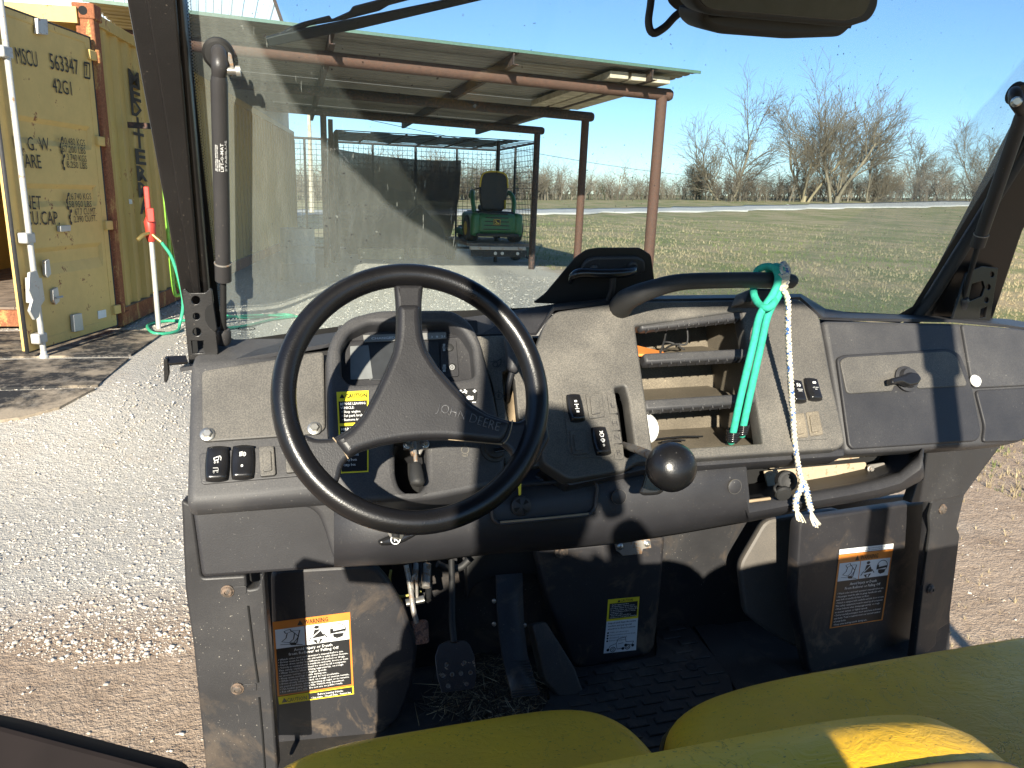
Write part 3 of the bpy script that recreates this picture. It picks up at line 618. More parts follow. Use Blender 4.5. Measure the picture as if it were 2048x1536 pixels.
# ---- right switch group
sf = plate('switch_frame', [[(1563, 752), (1628, 748), (1634, 756), (1662, 870), (1656, 878), (1590, 882), (1582, 872)]], CON.off(.0012), .004, M['dash_dusty'], con, .001, .004)
r5, q5 = rocker(CON.off(.002), 1592, 784, .030, .046, CAR, rot=-.10)
q5.polys('switch_icon', ringpoly(.60, .26, .13, .04, 10, .08, -90, 90) + stroke([(.6, .18), (.6, .34)], .04) + sum([stroke([(.34, y), (.52, y-.03)], .03) for y in (.20, .26, .32)], []), M['white'], r5, .0016)
join_text('switch_lettering', [q5.line('DRIVING', .34, .84, .50, .05, .01), q5.line('LIGHTS', .40, .80, .58, .05, .01)], M['white'], r5, .0016)
r6, q6 = rocker(CON.off(.002), 1624, 780, .029, .046, CAR, rot=-.10)
q6.polys('switch_icon', stroke([(.36, .20), (.66, .19)], .05) + stroke([(.36, .20), (.34, .26), (.68, .25), (.66, .19)], .04), M['white'], r6, .0016)
join_text('switch_lettering', [q6.line('LED LIGHT', .26, .84, .50, .045, .006), q6.line('BAR', .44, .68, .59, .045, .006)], M['white'], r6, .0016)
blank(CON.off(-.003), [(1583, 828), (1609, 825), (1618, 874), (1592, 877)], con, M['cubby']); blank(CON.off(-.003), [(1612, 824), (1638, 821), (1648, 869), (1621, 873)], con, M['cubby'])

# ---- glove box side
GB = plate('glove_panel', [[(1646, 640), (1720, 641), (1910, 645), (2040, 655), (2100, 668), (2110, 850), (2040, 884), (1960, 892), (1700, 908), (1690, 900)]], GLV, .06, M['dash'], CAR, .010, .012, res=3)
gd = plate('glove_door', [[(1674, 716), (1688, 709), (1900, 697), (1922, 708), (1944, 770), (1963, 865), (1955, 882), (1706, 898), (1698, 890)]], GLV.off(.006), .012, M['dash_clean'], CAR, .003, .012, res=2)
plate('door_recess', [[(1680, 722), (1692, 714), (1896, 702), (1914, 712), (1936, 772), (1838, 777), (1830, 768), (1788, 772), (1786, 782), (1694, 788)]], GLV.off(.0085), .006, M['dash_dusty'], gd, .002, .010)
ge = plate('dash_end_cap', [[(1924, 648), (2052, 660), (2105, 672), (2108, 768), (1950, 776), (1944, 764)]], GLV.off(.006), .012, M['dash'], CAR, .003, .008, res=2)
plate('dash_end_cap', [[(1952, 780), (2108, 772), (2112, 850), (2040, 882), (1966, 884), (1970, 850)]], GLV.off(.006), .012, M['dash_clean'], CAR, .003, .010, res=2)
bolt(1950, 762, GLV.off(.007), .0125, M['canister'], CAR, hexa=False)
kn = lathe('glove_latch', [(.026, 0), (.026, .003), (.020, .005), (.018, .014)], GLV.off(.010).at(1812, 758), GLV.n, M['dash_clean'], CAR, 24)
plate('latch_grip', [[(1783, 756), (1808, 750), (1822, 743), (1838, 746), (1845, 757), (1838, 768), (1822, 771), (1806, 764), (1785, 768)]], GLV.off(.034), .016, M['gloss'], kn, .004, .004, res=2)
# ---- grab handle
hY = 1.13
hp = [(1238, 634, 1.30), (1240, 618, 1.235), (1250, 603, 1.185), (1270, 591, 1.155), (1302, 579, 1.138), (1340, 568, 1.125), (1375, 563, 1.115), (1430, 561, 1.11), (1500, 560, 1.11), (1560, 561, 1.11), (1584, 563, 1.112), (1589, 566, 1.113)]
hd = tube('grab_handle', [atY(*q) for q in hp], [.022, .022, .0205, .0180, .0158, .0148, .0138, .0136, .0136, .0136, .0125, .006], M['rubber'], CAR, 14, 5)
plate('handle_foot', [[(1488, 606), (1500, 578), (1512, 575), (1570, 576), (1560, 590), (1548, 606)]], PLN(1530, 600, 1.15, 20), .05, M['black'], hd, .006, .006)

# ---- steering wheel
WC = atY(832, 788, .93); WP = Plane(WC, (0, -math.cos(math.radians(28)), math.sin(math.radians(28))))
wheel = lathe('steering_wheel', [(.0001, -.012), (.03, -.012), (.03, -.02), (.0001, -.02)], WC, WP.n, M['wheel_hub'], CAR, 16)
RM = .1655
rimP = [WC + WP.ex*RM*math.cos(t) + WP.ey*RM*math.sin(t) for t in np.linspace(0, 2*math.pi, 96, endpoint=False)]
V, F = [], []; nn = 18
for t in np.linspace(0, 2*math.pi, 96, endpoint=False):
    er = WP.ex*math.cos(t) + WP.ey*math.sin(t)
    for k in range(nn):
        g = 2*math.pi*k/nn; V.append(WC + er*(RM + .0155*math.cos(g)) + WP.n*.0165*math.sin(g))
for i in range(96):
    for k in range(nn): F.append((i*nn+k, i*nn+(k+1) % nn, ((i+1) % 96)*nn+(k+1) % nn, ((i+1) % 96)*nn+k))
mesh('wheel_rim', V, F, M['wheel'], wheel, True)
Z1 = lambda x, y: (620+x/3.072, 600+y/3.072)
spoke = [Z1(*q) for q in ((520, -100), (528, 0), (533, 110), (530, 210), (512, 310), (465, 420), (400, 560), (325, 700), (245, 785), (140, 848), (40, 850), (-40, 820), (-85, 950), (-20, 1010), (90, 1120), (150, 1160), (185, 1090), (200, 1020), (235, 975), (300, 932), (430, 892), (580, 865), (700, 855), (850, 855), (1000, 868), (1180, 885), (1235, 930), (1262, 990), (1230, 1090), (1300, 1085), (1400, 1000), (1480, 850), (1440, 640), (1405, 560), (1385, 640), (1345, 715), (1290, 745), (1225, 738), (1100, 695), (990, 625), (880, 510), (785, 400), (722, 300), (697, 210), (688, 110), (690, 0), (700, -100))]
sp_ = plate('wheel_spokes', [spoke], WP.off(.004), .016, M['wheel_hub'], wheel, .0065, .004, res=4)
# softly domed hub pad
hubO = [Z1(*q) for q in ((538, 20), (541, 110), (538, 210), (520, 312), (474, 424), (409, 564), (334, 706), (255, 793), (152, 856), (188, 900), (236, 964), (300, 922), (430, 882), (580, 856), (700, 846), (850, 846), (1000, 859), (1176, 876), (1208, 845), (1230, 790), (1234, 746), (1095, 704), (982, 634), (872, 518), (776, 406), (713, 304), (688, 212), (680, 110), (682, 20))]
plate('hub_pad', [hubO], WP.off(.013), .020, M['wheel_hub'], wheel, .0095, .008, res=5)
for L in ([(140, 846), (170, 880), (205, 925), (236, 975)], [(1243, 738), (1236, 790), (1215, 850), (1188, 882)]):
    tube('spoke_seam', [WP.off(.0042).at(*Z1(*q)) for q in L], .0009, M['dust_highlight_tan'], wheel, 6, 3)
tube('spoke_seam', [WP.off(.0015).at(*Z1(*q)) for q in ((850, 856), (1000, 869), (1180, 886))], .0008, M['dust_highlight_tan'], wheel, 6, 3)
WT = WP.off(.0132)
write('wheel_lettering', 'JOHN DEERE', WT.at(872, 822), WT.at(997, 863), .0125, M['grey_wheel'] if 'grey_wheel' in M else M['dash'], wheel, WP.n, .0006, bold=-.012, extr=.0012)
col = tube('steering_column', [WC - WP.n*.012, WC - WP.n*.06, WC - WP.n*.24], [.026, .034, .036], M['black'], CAR, 18)
tl = tube('tilt_lever', [POD.off(q).at(x, y) for x, y, q in ((828, 884, .015), (830, 905, .02), (832, 925, .022))], .0032, M['steel_dull'], CAR, 8, 3)
tube('lever_grip', [POD.off(q).at(x, y) for x, y, q in ((831, 926, .022), (831, 930, .022), (833, 950, .026), (835, 966, .028), (835, 971, .028))], [.006, .0085, .0105, .011, .007], M['rubber'], tl, 10, 3)
cbx = plate('column_bracket', [[(808, 880), (856, 876), (858, 894), (848, 896), (842, 908), (824, 908), (820, 896), (808, 896)]], POD.off(.006), .012, M['steel_dull'], CAR, .002, .002)
bolt(815, 890, POD.off(.010), .0065, M['steel'], cbx); bolt(850, 888, POD.off(.010), .0065, M['steel'], cbx)
# park brake release handle
TH = PLN(792, 1075, 1.045, 20)
ph = plate('brake_release_handle', [[(756, 1082), (772, 1074), (790, 1068), (828, 1064), (834, 1069), (828, 1074), (806, 1086), (790, 1091), (760, 1092)]], TH, .016, M['gloss'], CAR, .005, .004, res=2)
lathe('cable_nut', [(.015, -.012), (.015, .002), (.011, .005), (.008, .003)], PLN(793, 1062, 1.052, 20).at(793, 1062), (-.1, -.8, .5), M['steel'], ph, 6, 20)
tube('handle_stem', [PLN(793, 1062, 1.052, 20).at(793, 1064), TH.at(791, 1076)], .007, M['black'], ph, 10)
Qp = Quad(*(TH.at(*q) for q in ((779, 1067), (803, 1065), (803, 1090), (779, 1092))))
Qp.polys('brake_icon', ringpoly(.5, .5, .42, .07) + stroke([(.2, .28), (.8, .74)], .07) + stroke([(.42, .68), (.42, .34)], .07) + ringpoly(.46, .42, .14, .06, 8, .10, -90, 90), M['white'], ph, .0008)

# ---- gear lever
GA = CON.off(-.05).at(1246, 890)
K0 = ray(1340, 934)*.94 + EYE                                    # ball of the shift knob, standing well out from the dash
gl = tube('gear_lever', [GA, GA*.45+K0*.55+np.array([0, 0, .004]), K0], [.0060, .0062, .007], M['steel_dull'], CAR, 10, 4)
V, F = [], []
ax = nrm(K0-GA+np.array([0, -.15, .12])); u, w, a = frame_of(ax)
prof = [(-.046, .014), (-.040, .018), (-.026, .021), (-.016, .026), (-.006, .0305), (.004, .032), (.014, .0305), (.023, .025), (.029, .016), (.031, .006)]
lathe('shift_knob', [(r, h) for h, r in prof], K0, ax, M['gloss_worn'] if 'gloss_worn' in M else M['gloss'], gl, 28)
boot = [atY(1283, 985, .90), atY(1300, 960, .91), atY(1312, 930, .92)]
plate('knob_trigger', [[(1276, 985), (1282, 975), (1296, 925), (1310, 920), (1318, 950), (1330, 980), (1318, 990), (1300, 992), (1284, 992)]], Plane(atY(1300, 960, .925), (-.55, -.8, .2)), .022, M['gloss'], gl, .005, .004, res=2)

# ---- footwell
plate('kick_panel', [[(540, 1140), (745, 1128), (775, 1160), (810, 1220), (836, 1290), (826, 1370), (800, 1440), (720, 1500), (552, 1512)]], PLN(640, 1300, 1.31, 4, 6), .03, M['foot'], CAR, .008, .02, res=2)
sil = plate('sill_panel', [[(362, 1000), (384, 1010), (404, 1156), (492, 1151), (494, 1180), (516, 1176), (522, 1152), (528, 1152), (556, 1545), (412, 1545), (386, 1290), (370, 1180)]], PLN(450, 1250, 1.16, 3, 8), .03, M['sill'], CAR, .004, .006, res=2)
plate('sill_return', [[(519, 1148), (526, 1148), (554, 1545), (545, 1545)]], PLN(540, 1300, 1.19, 0, 12), .02, M['black'], CAR, .003, .004)
box('void_panel', (.02, 1.42, .66), (.30, .02, .62), M['void'], CAR)
SLP = PLN(450, 1250, 1.16, 3, 8).off(.001)
for x, y in ((455, 1182), (475, 1377)):
    bolt(x, y, SLP, .0105, M['bolt_dirty'], CAR, hexa=False); plate('bolt_slot', [[(x+10, y-8), (x+38, y-10), (x+38, y+6), (x+10, y+7)]], SLP.off(.0006), .002, M['sill'], CAR, .0005, .004)
tube('panel_slit', [SLP.at(x, y)-SLP.n*.0005 for x, y in ((496, 1212), (508, 1310), (516, 1365))], .002, M['void'], CAR, 6)
tube('panel_slit', [SLP.at(x, y)-SLP.n*.0005 for x, y in ((518, 1395), (525, 1470), (530, 1545))], .002, M['void'], CAR, 6)
# warning label, driver's side
KP = PLN(640, 1300, 1.31, 4, 6)
PICT = {}
def warn_label(Q, rider, parent, tail):
    lab = Q.rect('warning_label', 0, 0, 1, 1, M['orange_lab'], parent, .0002)
    return lab
def pictograms(Q, lab, u0, v0, u1, v1):
    X = lambda a: u0+(u1-u0)*a; Y = lambda b: v0+(v1-v0)*b
    T = lambda L: [[(X(a), Y(b)) for a, b in P] for P in L]
    Q.polys('pictogram_panel', T([[(0, 0), (.395, 0), (.395, 1), (0, 1)], [(.41, 0), (1, 0), (1, 1), (.41, 1)]]), M['white_lab'], lab, .0006)
    # tipped vehicle
    veh = stroke([(.06, .80), (.30, .90)], .02) + stroke([(.12, .14), (.20, .06), (.22, .20), (.14, .26), (.12, .14)], .014) + stroke([(.16, .26), (.14, .5), (.08, .66), (.18, .76), (.24, .6), (.26, .3), (.22, .16)], .014) + stroke([(.20, .16), (.33, .18), (.28, .82), (.14, .72)], .016) + stroke([(.26, .3), (.31, .5), (.24, .8)], .012) + [[(.18, .78), (.28, .80), (.27, .93), (.2, .9)]] + stroke([(.28, .90), (.36, .95)], .03)
    # belted figure
    fig = [circ(.56, .14, .035, 14, .085)] + [[(.53, .26), (.60, .26), (.66, .66), (.49, .72)]] + [[(.50, .82), (.545, .98), (.565, .98), (.55, .82)], [(.60, .80), (.575, .98), (.595, .98), (.64, .78)]] + stroke([(.50, .82), (.64, .78)], .03) + stroke([(.49, .60), (.44, .82)], .02) + stroke([(.65, .54), (.70, .74)], .02)
    hel = ringpoly(.85, .42, .11, .012, 20, .34, -200, 40) + [[(.77, .46), (.95, .40), (.95, .52), (.77, .58)]] + [[(.78, .60), (.93, .62), (.91, .80), (.83, .86), (.78, .76)]] + [[(.74, .36), (.78, .30), (.79, .56), (.74, .60)]]
    Q.polys('pictogram', T(veh + fig + hel), M['black_lab'], lab, .0010)
    Q.polys('belt_mark', T(stroke([(.665, .16), (.485, .66)], .022) + stroke([(.45, .72), (.68, .66)], .016)), M['white_lab'], lab, .0013)
Qw = Quad(*(KP.off(.0008).at(*q) for q in ((545, 1244), (700, 1224), (707, 1370), (555, 1393))))
lab = Qw.rect('warning_label', 0, 0, 1, 1, M['orange_lab'], CAR, .0002)
u = warning_triangle(Qw, .31, .085, .065, lab, M['black_lab'])
Qw.rect('label_panel', .025, .36, .975, .985, M['black_lab'], lab, .0006); pictograms(Qw, lab, .025, .105, .975, .36)
join_text('label_lettering', [Qw.line('WARNING', .40, .71, .083, .06, .004)], M['black_lab'], lab, .0012)
W1 = ['• Watch video and read operator’s manual before use.', '• Driver must be 16 years old with a valid driver license.', '• Never drive under the influence of alcohol or drugs.', '• Vehicle is equipped with seatbelts and side doors or nets.', '   This safety equipment must be used by all occupants.', '• Wear helmets when driving aggressively, on rough', '   or uneven terrain, or at higher speeds.', '• Keep arms and legs inside during use.', '• While turning, drive slow and do not accelerate.', '• Drive slowly when loaded, on rough or uneven terrain,', '   on paved surfaces, while operating at night or in reverse.', '• Use brakes going down hills. Vehicle may freewheel.', '• For off-road use only. Do not use on public roads.']
wid = [.89, .95, .91, .95, .92, .88, .66, .66, .82, .95, .95, .88, .86]
items = [Qw.line('Avoid Injury or Death', .25, .75, .418, .036, .010), Qw.line('from Rollover or Falling Off', .18, .83, .468, .036, .010)]
for i, (t, b) in enumerate(zip(W1, wid)): items.append(Qw.line(t, .04, b, .520+i*.0362, .023, .008))
join_text('label_lettering', items, M['white'], lab, .0012)
Qy = Quad(*(KP.off(.0008).at(*q) for q in ((556, 1394), (707, 1371), (708, 1388), (558, 1409))))
lb2 = Qy.rect('caution_label', 0, 0, 1, 1, M['yellow_lab'], CAR, .0002); warning_triangle(Qy, .04, .80, .6, lb2, M['black_lab'])
Qy.rect('label_panel', .40, .12, .98, .88, M['black_lab'], lb2, .0006)
join_text('label_lettering', [Qy.line('CAUTION', .11, .37, .80, .5, .004)], M['black_lab'], lb2, .0012)
join_text('label_lettering', [Qy.line('Before Leaving Vehicle:', .52, .86, .48, .26, .01), Qy.line('• Stop engine  • Set park brake  • Remove key', .43, .96, .80, .24, .01)], M['white'], lb2, .0012)
# firewall, floor, tunnel
plate('firewall', [[(700, 1100), (1500, 1020), (1900, 985), (1900, 1330), (1400, 1420), (760, 1480)]], PLN(1200, 1150, 1.49, 4), .02, M['sill'], CAR, .002, .01)
FZ = .45
mesh('cab_floor', [(-.16, .25, FZ), (1.46, .25, FZ), (1.46, 1.66, FZ), (-.16, 1.66, FZ), (-.16, .25, FZ-.03), (1.46, .25, FZ-.03), (1.46, 1.66, FZ-.03), (-.16, 1.66, FZ-.03)], [(0, 1, 2, 3), (7, 6, 5, 4), (0, 4, 5, 1), (1, 5, 6, 2), (2, 6, 7, 3), (3, 7, 4, 0)], M['floor'], CAR)
TN = PLN(1200, 1335, 1.39, 10)
tun = plate('centre_tunnel', [[(1070, 1098), (1332, 1072), (1322, 1190), (1310, 1296), (1296, 1312), (1172, 1340), (1142, 1332), (1092, 1180)]], TN, .16, M['foot'], CAR, .010, .012, res=2)
Qt = Quad(*(TN.off(.0008).at(*q) for q in ((1216, 1199), (1279, 1193), (1276, 1236), (1213, 1243))))
lab = Qt.rect('caution_label', 0, 0, 1, 1, M['yellow_lab'], CAR, .0002); warning_triangle(Qt, .30, .17, .13, lab, M['black_lab']); Qt.rect('label_panel', .06, .20, .95, .90, M['black_lab'], lab, .0006)
join_text('label_lettering', [Qt.line('CAUTION', .40, .78, .165, .12, .006)], M['black_lab'], lab, .0010)
T1 = ['• Avoid equipment fires.', '• Accumulation of grass, leaves', '   and other debris on or near hot', '   or moving parts can cause a fire.', '• Inspect machine before, during,', '   and after use.', '• Shut off engine and allow', '   machine to cool before cleaning.']
join_text('label_lettering', [Qt.line(t, .09, .09+.0245*len(t), .29+.082*i, .055, .008) for i, t in enumerate(T1)], M['white'], lab, .0011)
Qu = Quad(*(TN.off(.0008).at(*q) for q in ((1213, 1243), (1276, 1236), (1272, 1300), (1207, 1307))))
lab = Qu.rect('inspection_label', 0, 0, 1, 1, M['white_lab'], CAR, .0002)
join_text('label_lettering', [Qu.line('Inspect and clean the entire', .06, .94, .09, .055, .012), Qu.line('machine and pay special', .06, .80, .18, .055, .012), Qu.line('attention to these locations:', .06, .94, .27, .055, .012)] + [Qu.line(t, .14, b, .38+.085*i, .045) for i, (t, b) in enumerate((('Muffler and exhaust pipes', .72), ('Exhaust manifold and heat shields', .94), ('Skid plate (if equipped)', .68), ('Radiator (if equipped)', .64)))], M['black_lab'], lab, .0010)
Qu.polys('vehicle_drawing', [circ(.075, .365+.085*i, .03, 10, .03) for i in range(4)] + [circ(a, b, .045, 10, .045) for a, b in ((.12, .90), (.88, .83), (.66, .80), (.58, .90))] + ringpoly(.27, .90, .085, .02, 14, .085) + ringpoly(.72, .86, .085, .02, 14, .085) + ringpoly(.27, .90, .04, .015, 10, .04) + ringpoly(.72, .86, .04, .015, 10, .04) + stroke([(.14, .86), (.18, .78), (.36, .72), (.42, .58), (.64, .55), (.66, .70), (.90, .70), (.86, .80), (.64, .80)], .014) + stroke([(.36, .72), (.40, .90), (.62, .88)], .014) + stroke([(.42, .74), (.58, .72)], .014), M['black_lab'], lab, .0010)
lt = plate('latch_plate', [[(1230, 1086), (1300, 1078), (1303, 1096), (1286, 1098), (1284, 1108), (1246, 1112), (1238, 1104), (1234, 1102)]], TN.off(.018), .006, M['steel_dull'], CAR, .001, .002)
bolt(1240, 1093, TN.off(.019), .008, M['steel'], lt, hexa=False); bolt(1294, 1087, TN.off(.019), .008, M['steel'], lt, hexa=False)
lathe('tunnel_bolt', [(.016, 0), (.016, .004), (.009, .006), (.008, .012)], TN.off(.004).at(1122, 1102), TN.n, M['bolt_dirty'], CAR, 16)
# raised floor mat with its brick pads
MZ = FZ+.012
mo = [atZ(x, y, MZ) for x, y in ((1062, 1250), (1090, 1238), (1142, 1345), (1312, 1312), (1312, 1200), (1345, 1210), (1462, 1352), (1480, 1480), (1250, 1560), (1080, 1420), (1100, 1395))]
mat_ = plate('floor_mat', [[(p[0], p[1]) for p in mo]], Plane((0, 0, MZ), (0, 0, 1)), .012, M['floor'], CAR, .003, .01, px=False)
pm = None
def inside(p, poly):
    c = False; n = len(poly)
    for i in range(n):
        a, b = poly[i], poly[i-1]
        if (a[1] > p[1]) != (b[1] > p[1]) and p[0] < (b[0]-a[0])*(p[1]-a[1])/(b[1]-a[1])+a[0]: c = not c
    return c
pads = bpy.data.meshes.new('mat_pad')
_h = .0035; _v = []
for s, z in ((1.0, 0), (1.0, _h*.6), (.88, _h)): _v += [(.023*i*s, .0085*j*s, z) for i, j in ((-1, -1), (1, -1), (1, 1), (-1, 1))]
pads.from_pydata(_v, [], [(a+k, a+(k+1) % 4, a+4+(k+1) % 4, a+4+k) for a in (0, 4) for k in range(4)] + [(8, 9, 10, 11)]); pads.update(); pads.materials.append(M['floor'])
poly = [(p[0], p[1]) for p in mo]
for i in range(22):
    for j in range(16):
        x = .30+.062*j+(.031 if i % 2 else 0); y = .84+.030*i
        if all(inside((x+a*.028, y+b*.012), poly) for a in (-1, 1) for b in (-1, 1)):
            o = bpy.data.objects.new('mat_pad', pads); COL.objects.link(o); o.location = (x, y, MZ+.0003); adopt(o, mat_)
for x, y in ((1164, 1380), (1330, 1238), (1384, 1335), (1097, 1272)):
    lathe('mat_stud', [(.014, 0), (.013, .004), (.006, .005), (.005, .003)], atZ(x, y, MZ), (0, 0, 1), M['rubber'], mat_, 16)
fm2 = [atZ(x, y, FZ+.006) for x, y in ((1380, 1240), (1440, 1250), (1560, 1330), (1640, 1400), (1500, 1420))]
plate('floor_mat', [[(p[0], p[1]) for p in fm2]], Plane((0, 0, FZ+.006), (0, 0, 1)), .006, M['floor'], CAR, .002, .01, px=False)
# passenger footwell
RW = PLN(1740, 1180, 1.29, 4, -10)
plate('kick_panel', [[(1600, 1040), (1870, 1000), (1852, 1300), (1620, 1350), (1590, 1200)]], RW, .03, M['foot'], CAR, .006, .02)
plate('wheel_arch_panel', [[(1478, 1130), (1530, 1040), (1680, 1016), (1720, 1060), (1700, 1210), (1650, 1320), (1560, 1280), (1490, 1230)]], PLN(1580, 1085, 1.36, 14, 14), .03, M['foot_sunlit'] if 'foot_sunlit' in M else M['dash_dusty'], CAR, .008, .02)
Qr = Quad(*(RW.off(.0008).at(*q) for q in ((1678, 1110), (1786, 1098), (1765, 1240), (1659, 1257))))
lab = Qr.rect('warning_label', 0, 0, 1, 1, M['orange_lab'], CAR, .0002); warning_triangle(Qr, .30, .10, .07, lab, M['black_lab']); Qr.rect('label_panel', .03, .36, .97, .985, M['black_lab'], lab, .0006); pictograms(Qr, lab, .03, .115, .97, .36)
W2 = ['• Watch video and read operator’s manual before use.', '• Passenger must be able to grasp handholds with', '   seat belt on and both feet on floor.', '• Vehicle is equipped with seatbelts and side doors or nets.', '   This safety equipment must be used by all occupants.', '• Wear helmets when driving aggressively, on rough', '   or uneven terrain, or higher speeds.', '• Driver and all passengers must each have individual', '   seat belts. Total occupants must not exceed number', '   of seat belts.', '• Keep arms and legs inside during use.']
wid = [.92, .88, .66, .95, .94, .88, .66, .92, .92, .28, .68]
join_text('label_lettering', [Qr.line('WARNING', .39, .72, .098, .065, .004)], M['black_lab'], lab, .0012)
join_text('label_lettering', [Qr.line('Avoid Injury or Death', .26, .76, .43, .036, .008), Qr.line('From Rollover or Falling Off', .18, .84, .485, .036, .008)] + [Qr.line(t, .05, b, .54+i*.0425, .024, .006) for i, (t, b) in enumerate(zip(W2, wid))], M['white'], lab, .0012)
Qn = Quad(*(RW.off(.0008).at(*q) for q in ((1679, 1099), (1787, 1087), (1786, 1097), (1678, 1109))))
lab = Qn.rect('notice_label', 0, 0, 1, 1, M['white_lab'], CAR, .0002)
join_text('label_lettering', [Qn.line('This vehicle meets all applicable design requirements for off-road use', .03, .97, .42, .22), Qn.line('and is certified for trail riding with all equipment listed', .03, .80, .82, .22)], M['black_lab'], lab, .0010)
plate('side_panel', [[(1822, 1006), (1858, 896), (2012, 876), (1928, 992), (1862, 1004)]], PLN(1900, 950, 1.235, 2, -20), .02, M['sill'], CAR, .003, .006)
SR = PLN(1880, 1150, 1.25, 2, -14)
plate('sill_panel', [[(1862, 1008), (1866, 1000), (1930, 988), (1914, 1056), (1920, 1070), (1898, 1246), (1874, 1262), (1872, 1290), (1828, 1330), (1846, 1180), (1858, 1060)]], SR, .02, M['sill'], CAR, .003, .005)
for x, y in ((1884, 1018), (1860, 1178)): bolt(x, y, SR.off(.001), .012, M['bolt_dirty'], CAR, hexa=False)
tube('panel_slit', [SR.off(.0).at(x, y) for x, y in ((1862, 1006), (1856, 1030), (1858, 1060), (1850, 1120), (1842, 1170))], .003, M['void'], CAR, 6)

# ---- pedals
PB = PLN(838, 1265, 1.30, 18)
pk = tube('park_brake_pedal', [atY(x, y, Y) for x, y, Y in ((812, 1130, 1.36), (820, 1170, 1.34), (826, 1215, 1.31), (833, 1245, 1.305))], .0055, M['steel_dull'], CAR, 8, 4)
plate('pedal_pad', [[(817, 1244), (850, 1239), (857, 1243), (859, 1284), (854, 1288), (825, 1291), (820, 1286)]], PB, .006, M['pedal_rust'], pk, .002, .004)
for x, y in ((829, 1249), (847, 1246), (830, 1263), (848, 1260), (832, 1281), (850, 1278)): lathe('pad_dimple', [(.0042, -.001), (.0038, .0016), (.002, .0010), (.001, -.0005)], PB.at(x, y), PB.n, M['pedal_rust'], pk, 10)
for i, (x0, y0, x1, y1, r) in enumerate(((818, 1128, 822, 1168, .005), (832, 1128, 830, 1165, .006), (842, 1128, 838, 1172, .004), (854, 1128, 852, 1175, .009), (858, 1170, 856, 1200, .007))):
    tube('linkage_rod', [atY(x0, y0, 1.38), atY(x1, y1, 1.345)], r, M['steel_dull'] if i % 2 else M['black'], CAR, 8)
tube('linkage_fork', [atY(x, y, 1.335) for x, y in ((826, 1185), (824, 1165), (828, 1150), (833, 1165), (834, 1195))], .0032, M['steel_dull'], CAR, 8, 3)
tube('cross_bolt', [atY(812, 1206, 1.33), atY(848, 1198, 1.33)], .0075, M['steel'], CAR, 6)
tube('wire', [atY(x, y, 1.36) for x, y in ((782, 1140), (780, 1160), (788, 1185), (805, 1193), (842, 1182))], .0028, M['wire_yellow'] if 'wire_yellow' in M else M['yellow_lab'], CAR, 6, 5)
tube('corrugated_hose', [atY(x, y, 1.42) for x, y in ((875, 1128), (895, 1136), (920, 1135), (938, 1120))], .008, M['rubber'], CAR, 8, 5)
BP = PLN(912, 1330, 1.24, 26)
bp = tube('brake_pedal', [atY(x, y, Y) for x, y, Y in ((903, 1120, 1.38), (904, 1180, 1.34), (904, 1240, 1.29), (908, 1285, 1.255))], .0065, M['black'], CAR, 8, 4)
holes = [(893, 1329, 4.4), (929, 1325, 4.4), (885, 1351, 5), (904, 1349, 5), (922, 1347, 5), (941, 1345, 5), (896, 1372, 5), (933, 1368, 5)]
plate('pedal_pad', [[(878, 1290), (895, 1282), (930, 1281), (940, 1290), (949, 1312), (953, 1352), (948, 1378), (884, 1386), (874, 1352), (870, 1314)]] + [circ(x, y, r, 12) for x, y, r in holes], BP, .005, M['pedal'], bp, .0012, .003, holes_r=0)
for x, y, r in holes: lathe('grip_ring', [(.0040*r/5, -.004), (.0040*r/5, .0015), (.0031*r/5, .0015), (.0031*r/5, -.004)], BP.at(x, y), BP.n, M['steel_dull'], bp, 14)
AC = [(992, 1150, 1.44), (993, 1200, 1.41), (997, 1262, 1.36), (1004, 1310, 1.30), (1012, 1345, 1.26), (1024, 1395, 1.22)]
AR = [(1044, 1146, 1.44), (1045, 1200, 1.41), (1048, 1262, 1.36), (1054, 1310, 1.30), (1064, 1350, 1.26), (1078, 1388, 1.22)]
G = [[atY(*a), (atY(*a)+atY(*b))/2, atY(*b)] for a, b in zip(AC, AR)]
ac = sheet('accelerator_pedal', G, M['pedal_black'] if 'pedal_black' in M else M['foot'], CAR, .007, True)
for i in range(14):
    t = i/13; a = atY(1006+18*t, 1322+70*t, 1.29-.068*t); b = atY(1056+20*t, 1318+68*t, 1.29-.068*t)
    tube('pedal_rib', [a+np.array([0, -.006, .002]), b+np.array([0, -.006, .002])], .0016, M['rubber'], ac, 5)
for x, y in ((988, 1202), (988, 1248), (1049, 1250)): lathe('pedal_rivet', [(.005, 0), (.004, .004), (.001, .005)], atY(x, y, 1.37), (0, -1, .2), M['steel'], ac, 10)
plate('pedal_mount', [[(934, 1110), (1080, 1095), (1082, 1150), (1000, 1152), (950, 1170), (934, 1200)]], PLN(1000, 1130, 1.47, 6), .03, M['black'], CAR, .003, .004)
plate('pedal_stop', [[(930, 1190), (950, 1168), (1000, 1165), (1072, 1178), (1060, 1190), (960, 1190), (934, 1206)]], PLN(1000, 1180, 1.50, 40), .02, M['floor'], CAR, .003, .004)
plate('footrest_block', [[(1064, 1248), (1092, 1242), (1150, 1335), (1170, 1390), (1120, 1396), (1090, 1360)]], PLN(1110, 1320, 1.33, 32), .05, M['floor'], CAR, .005, .01)

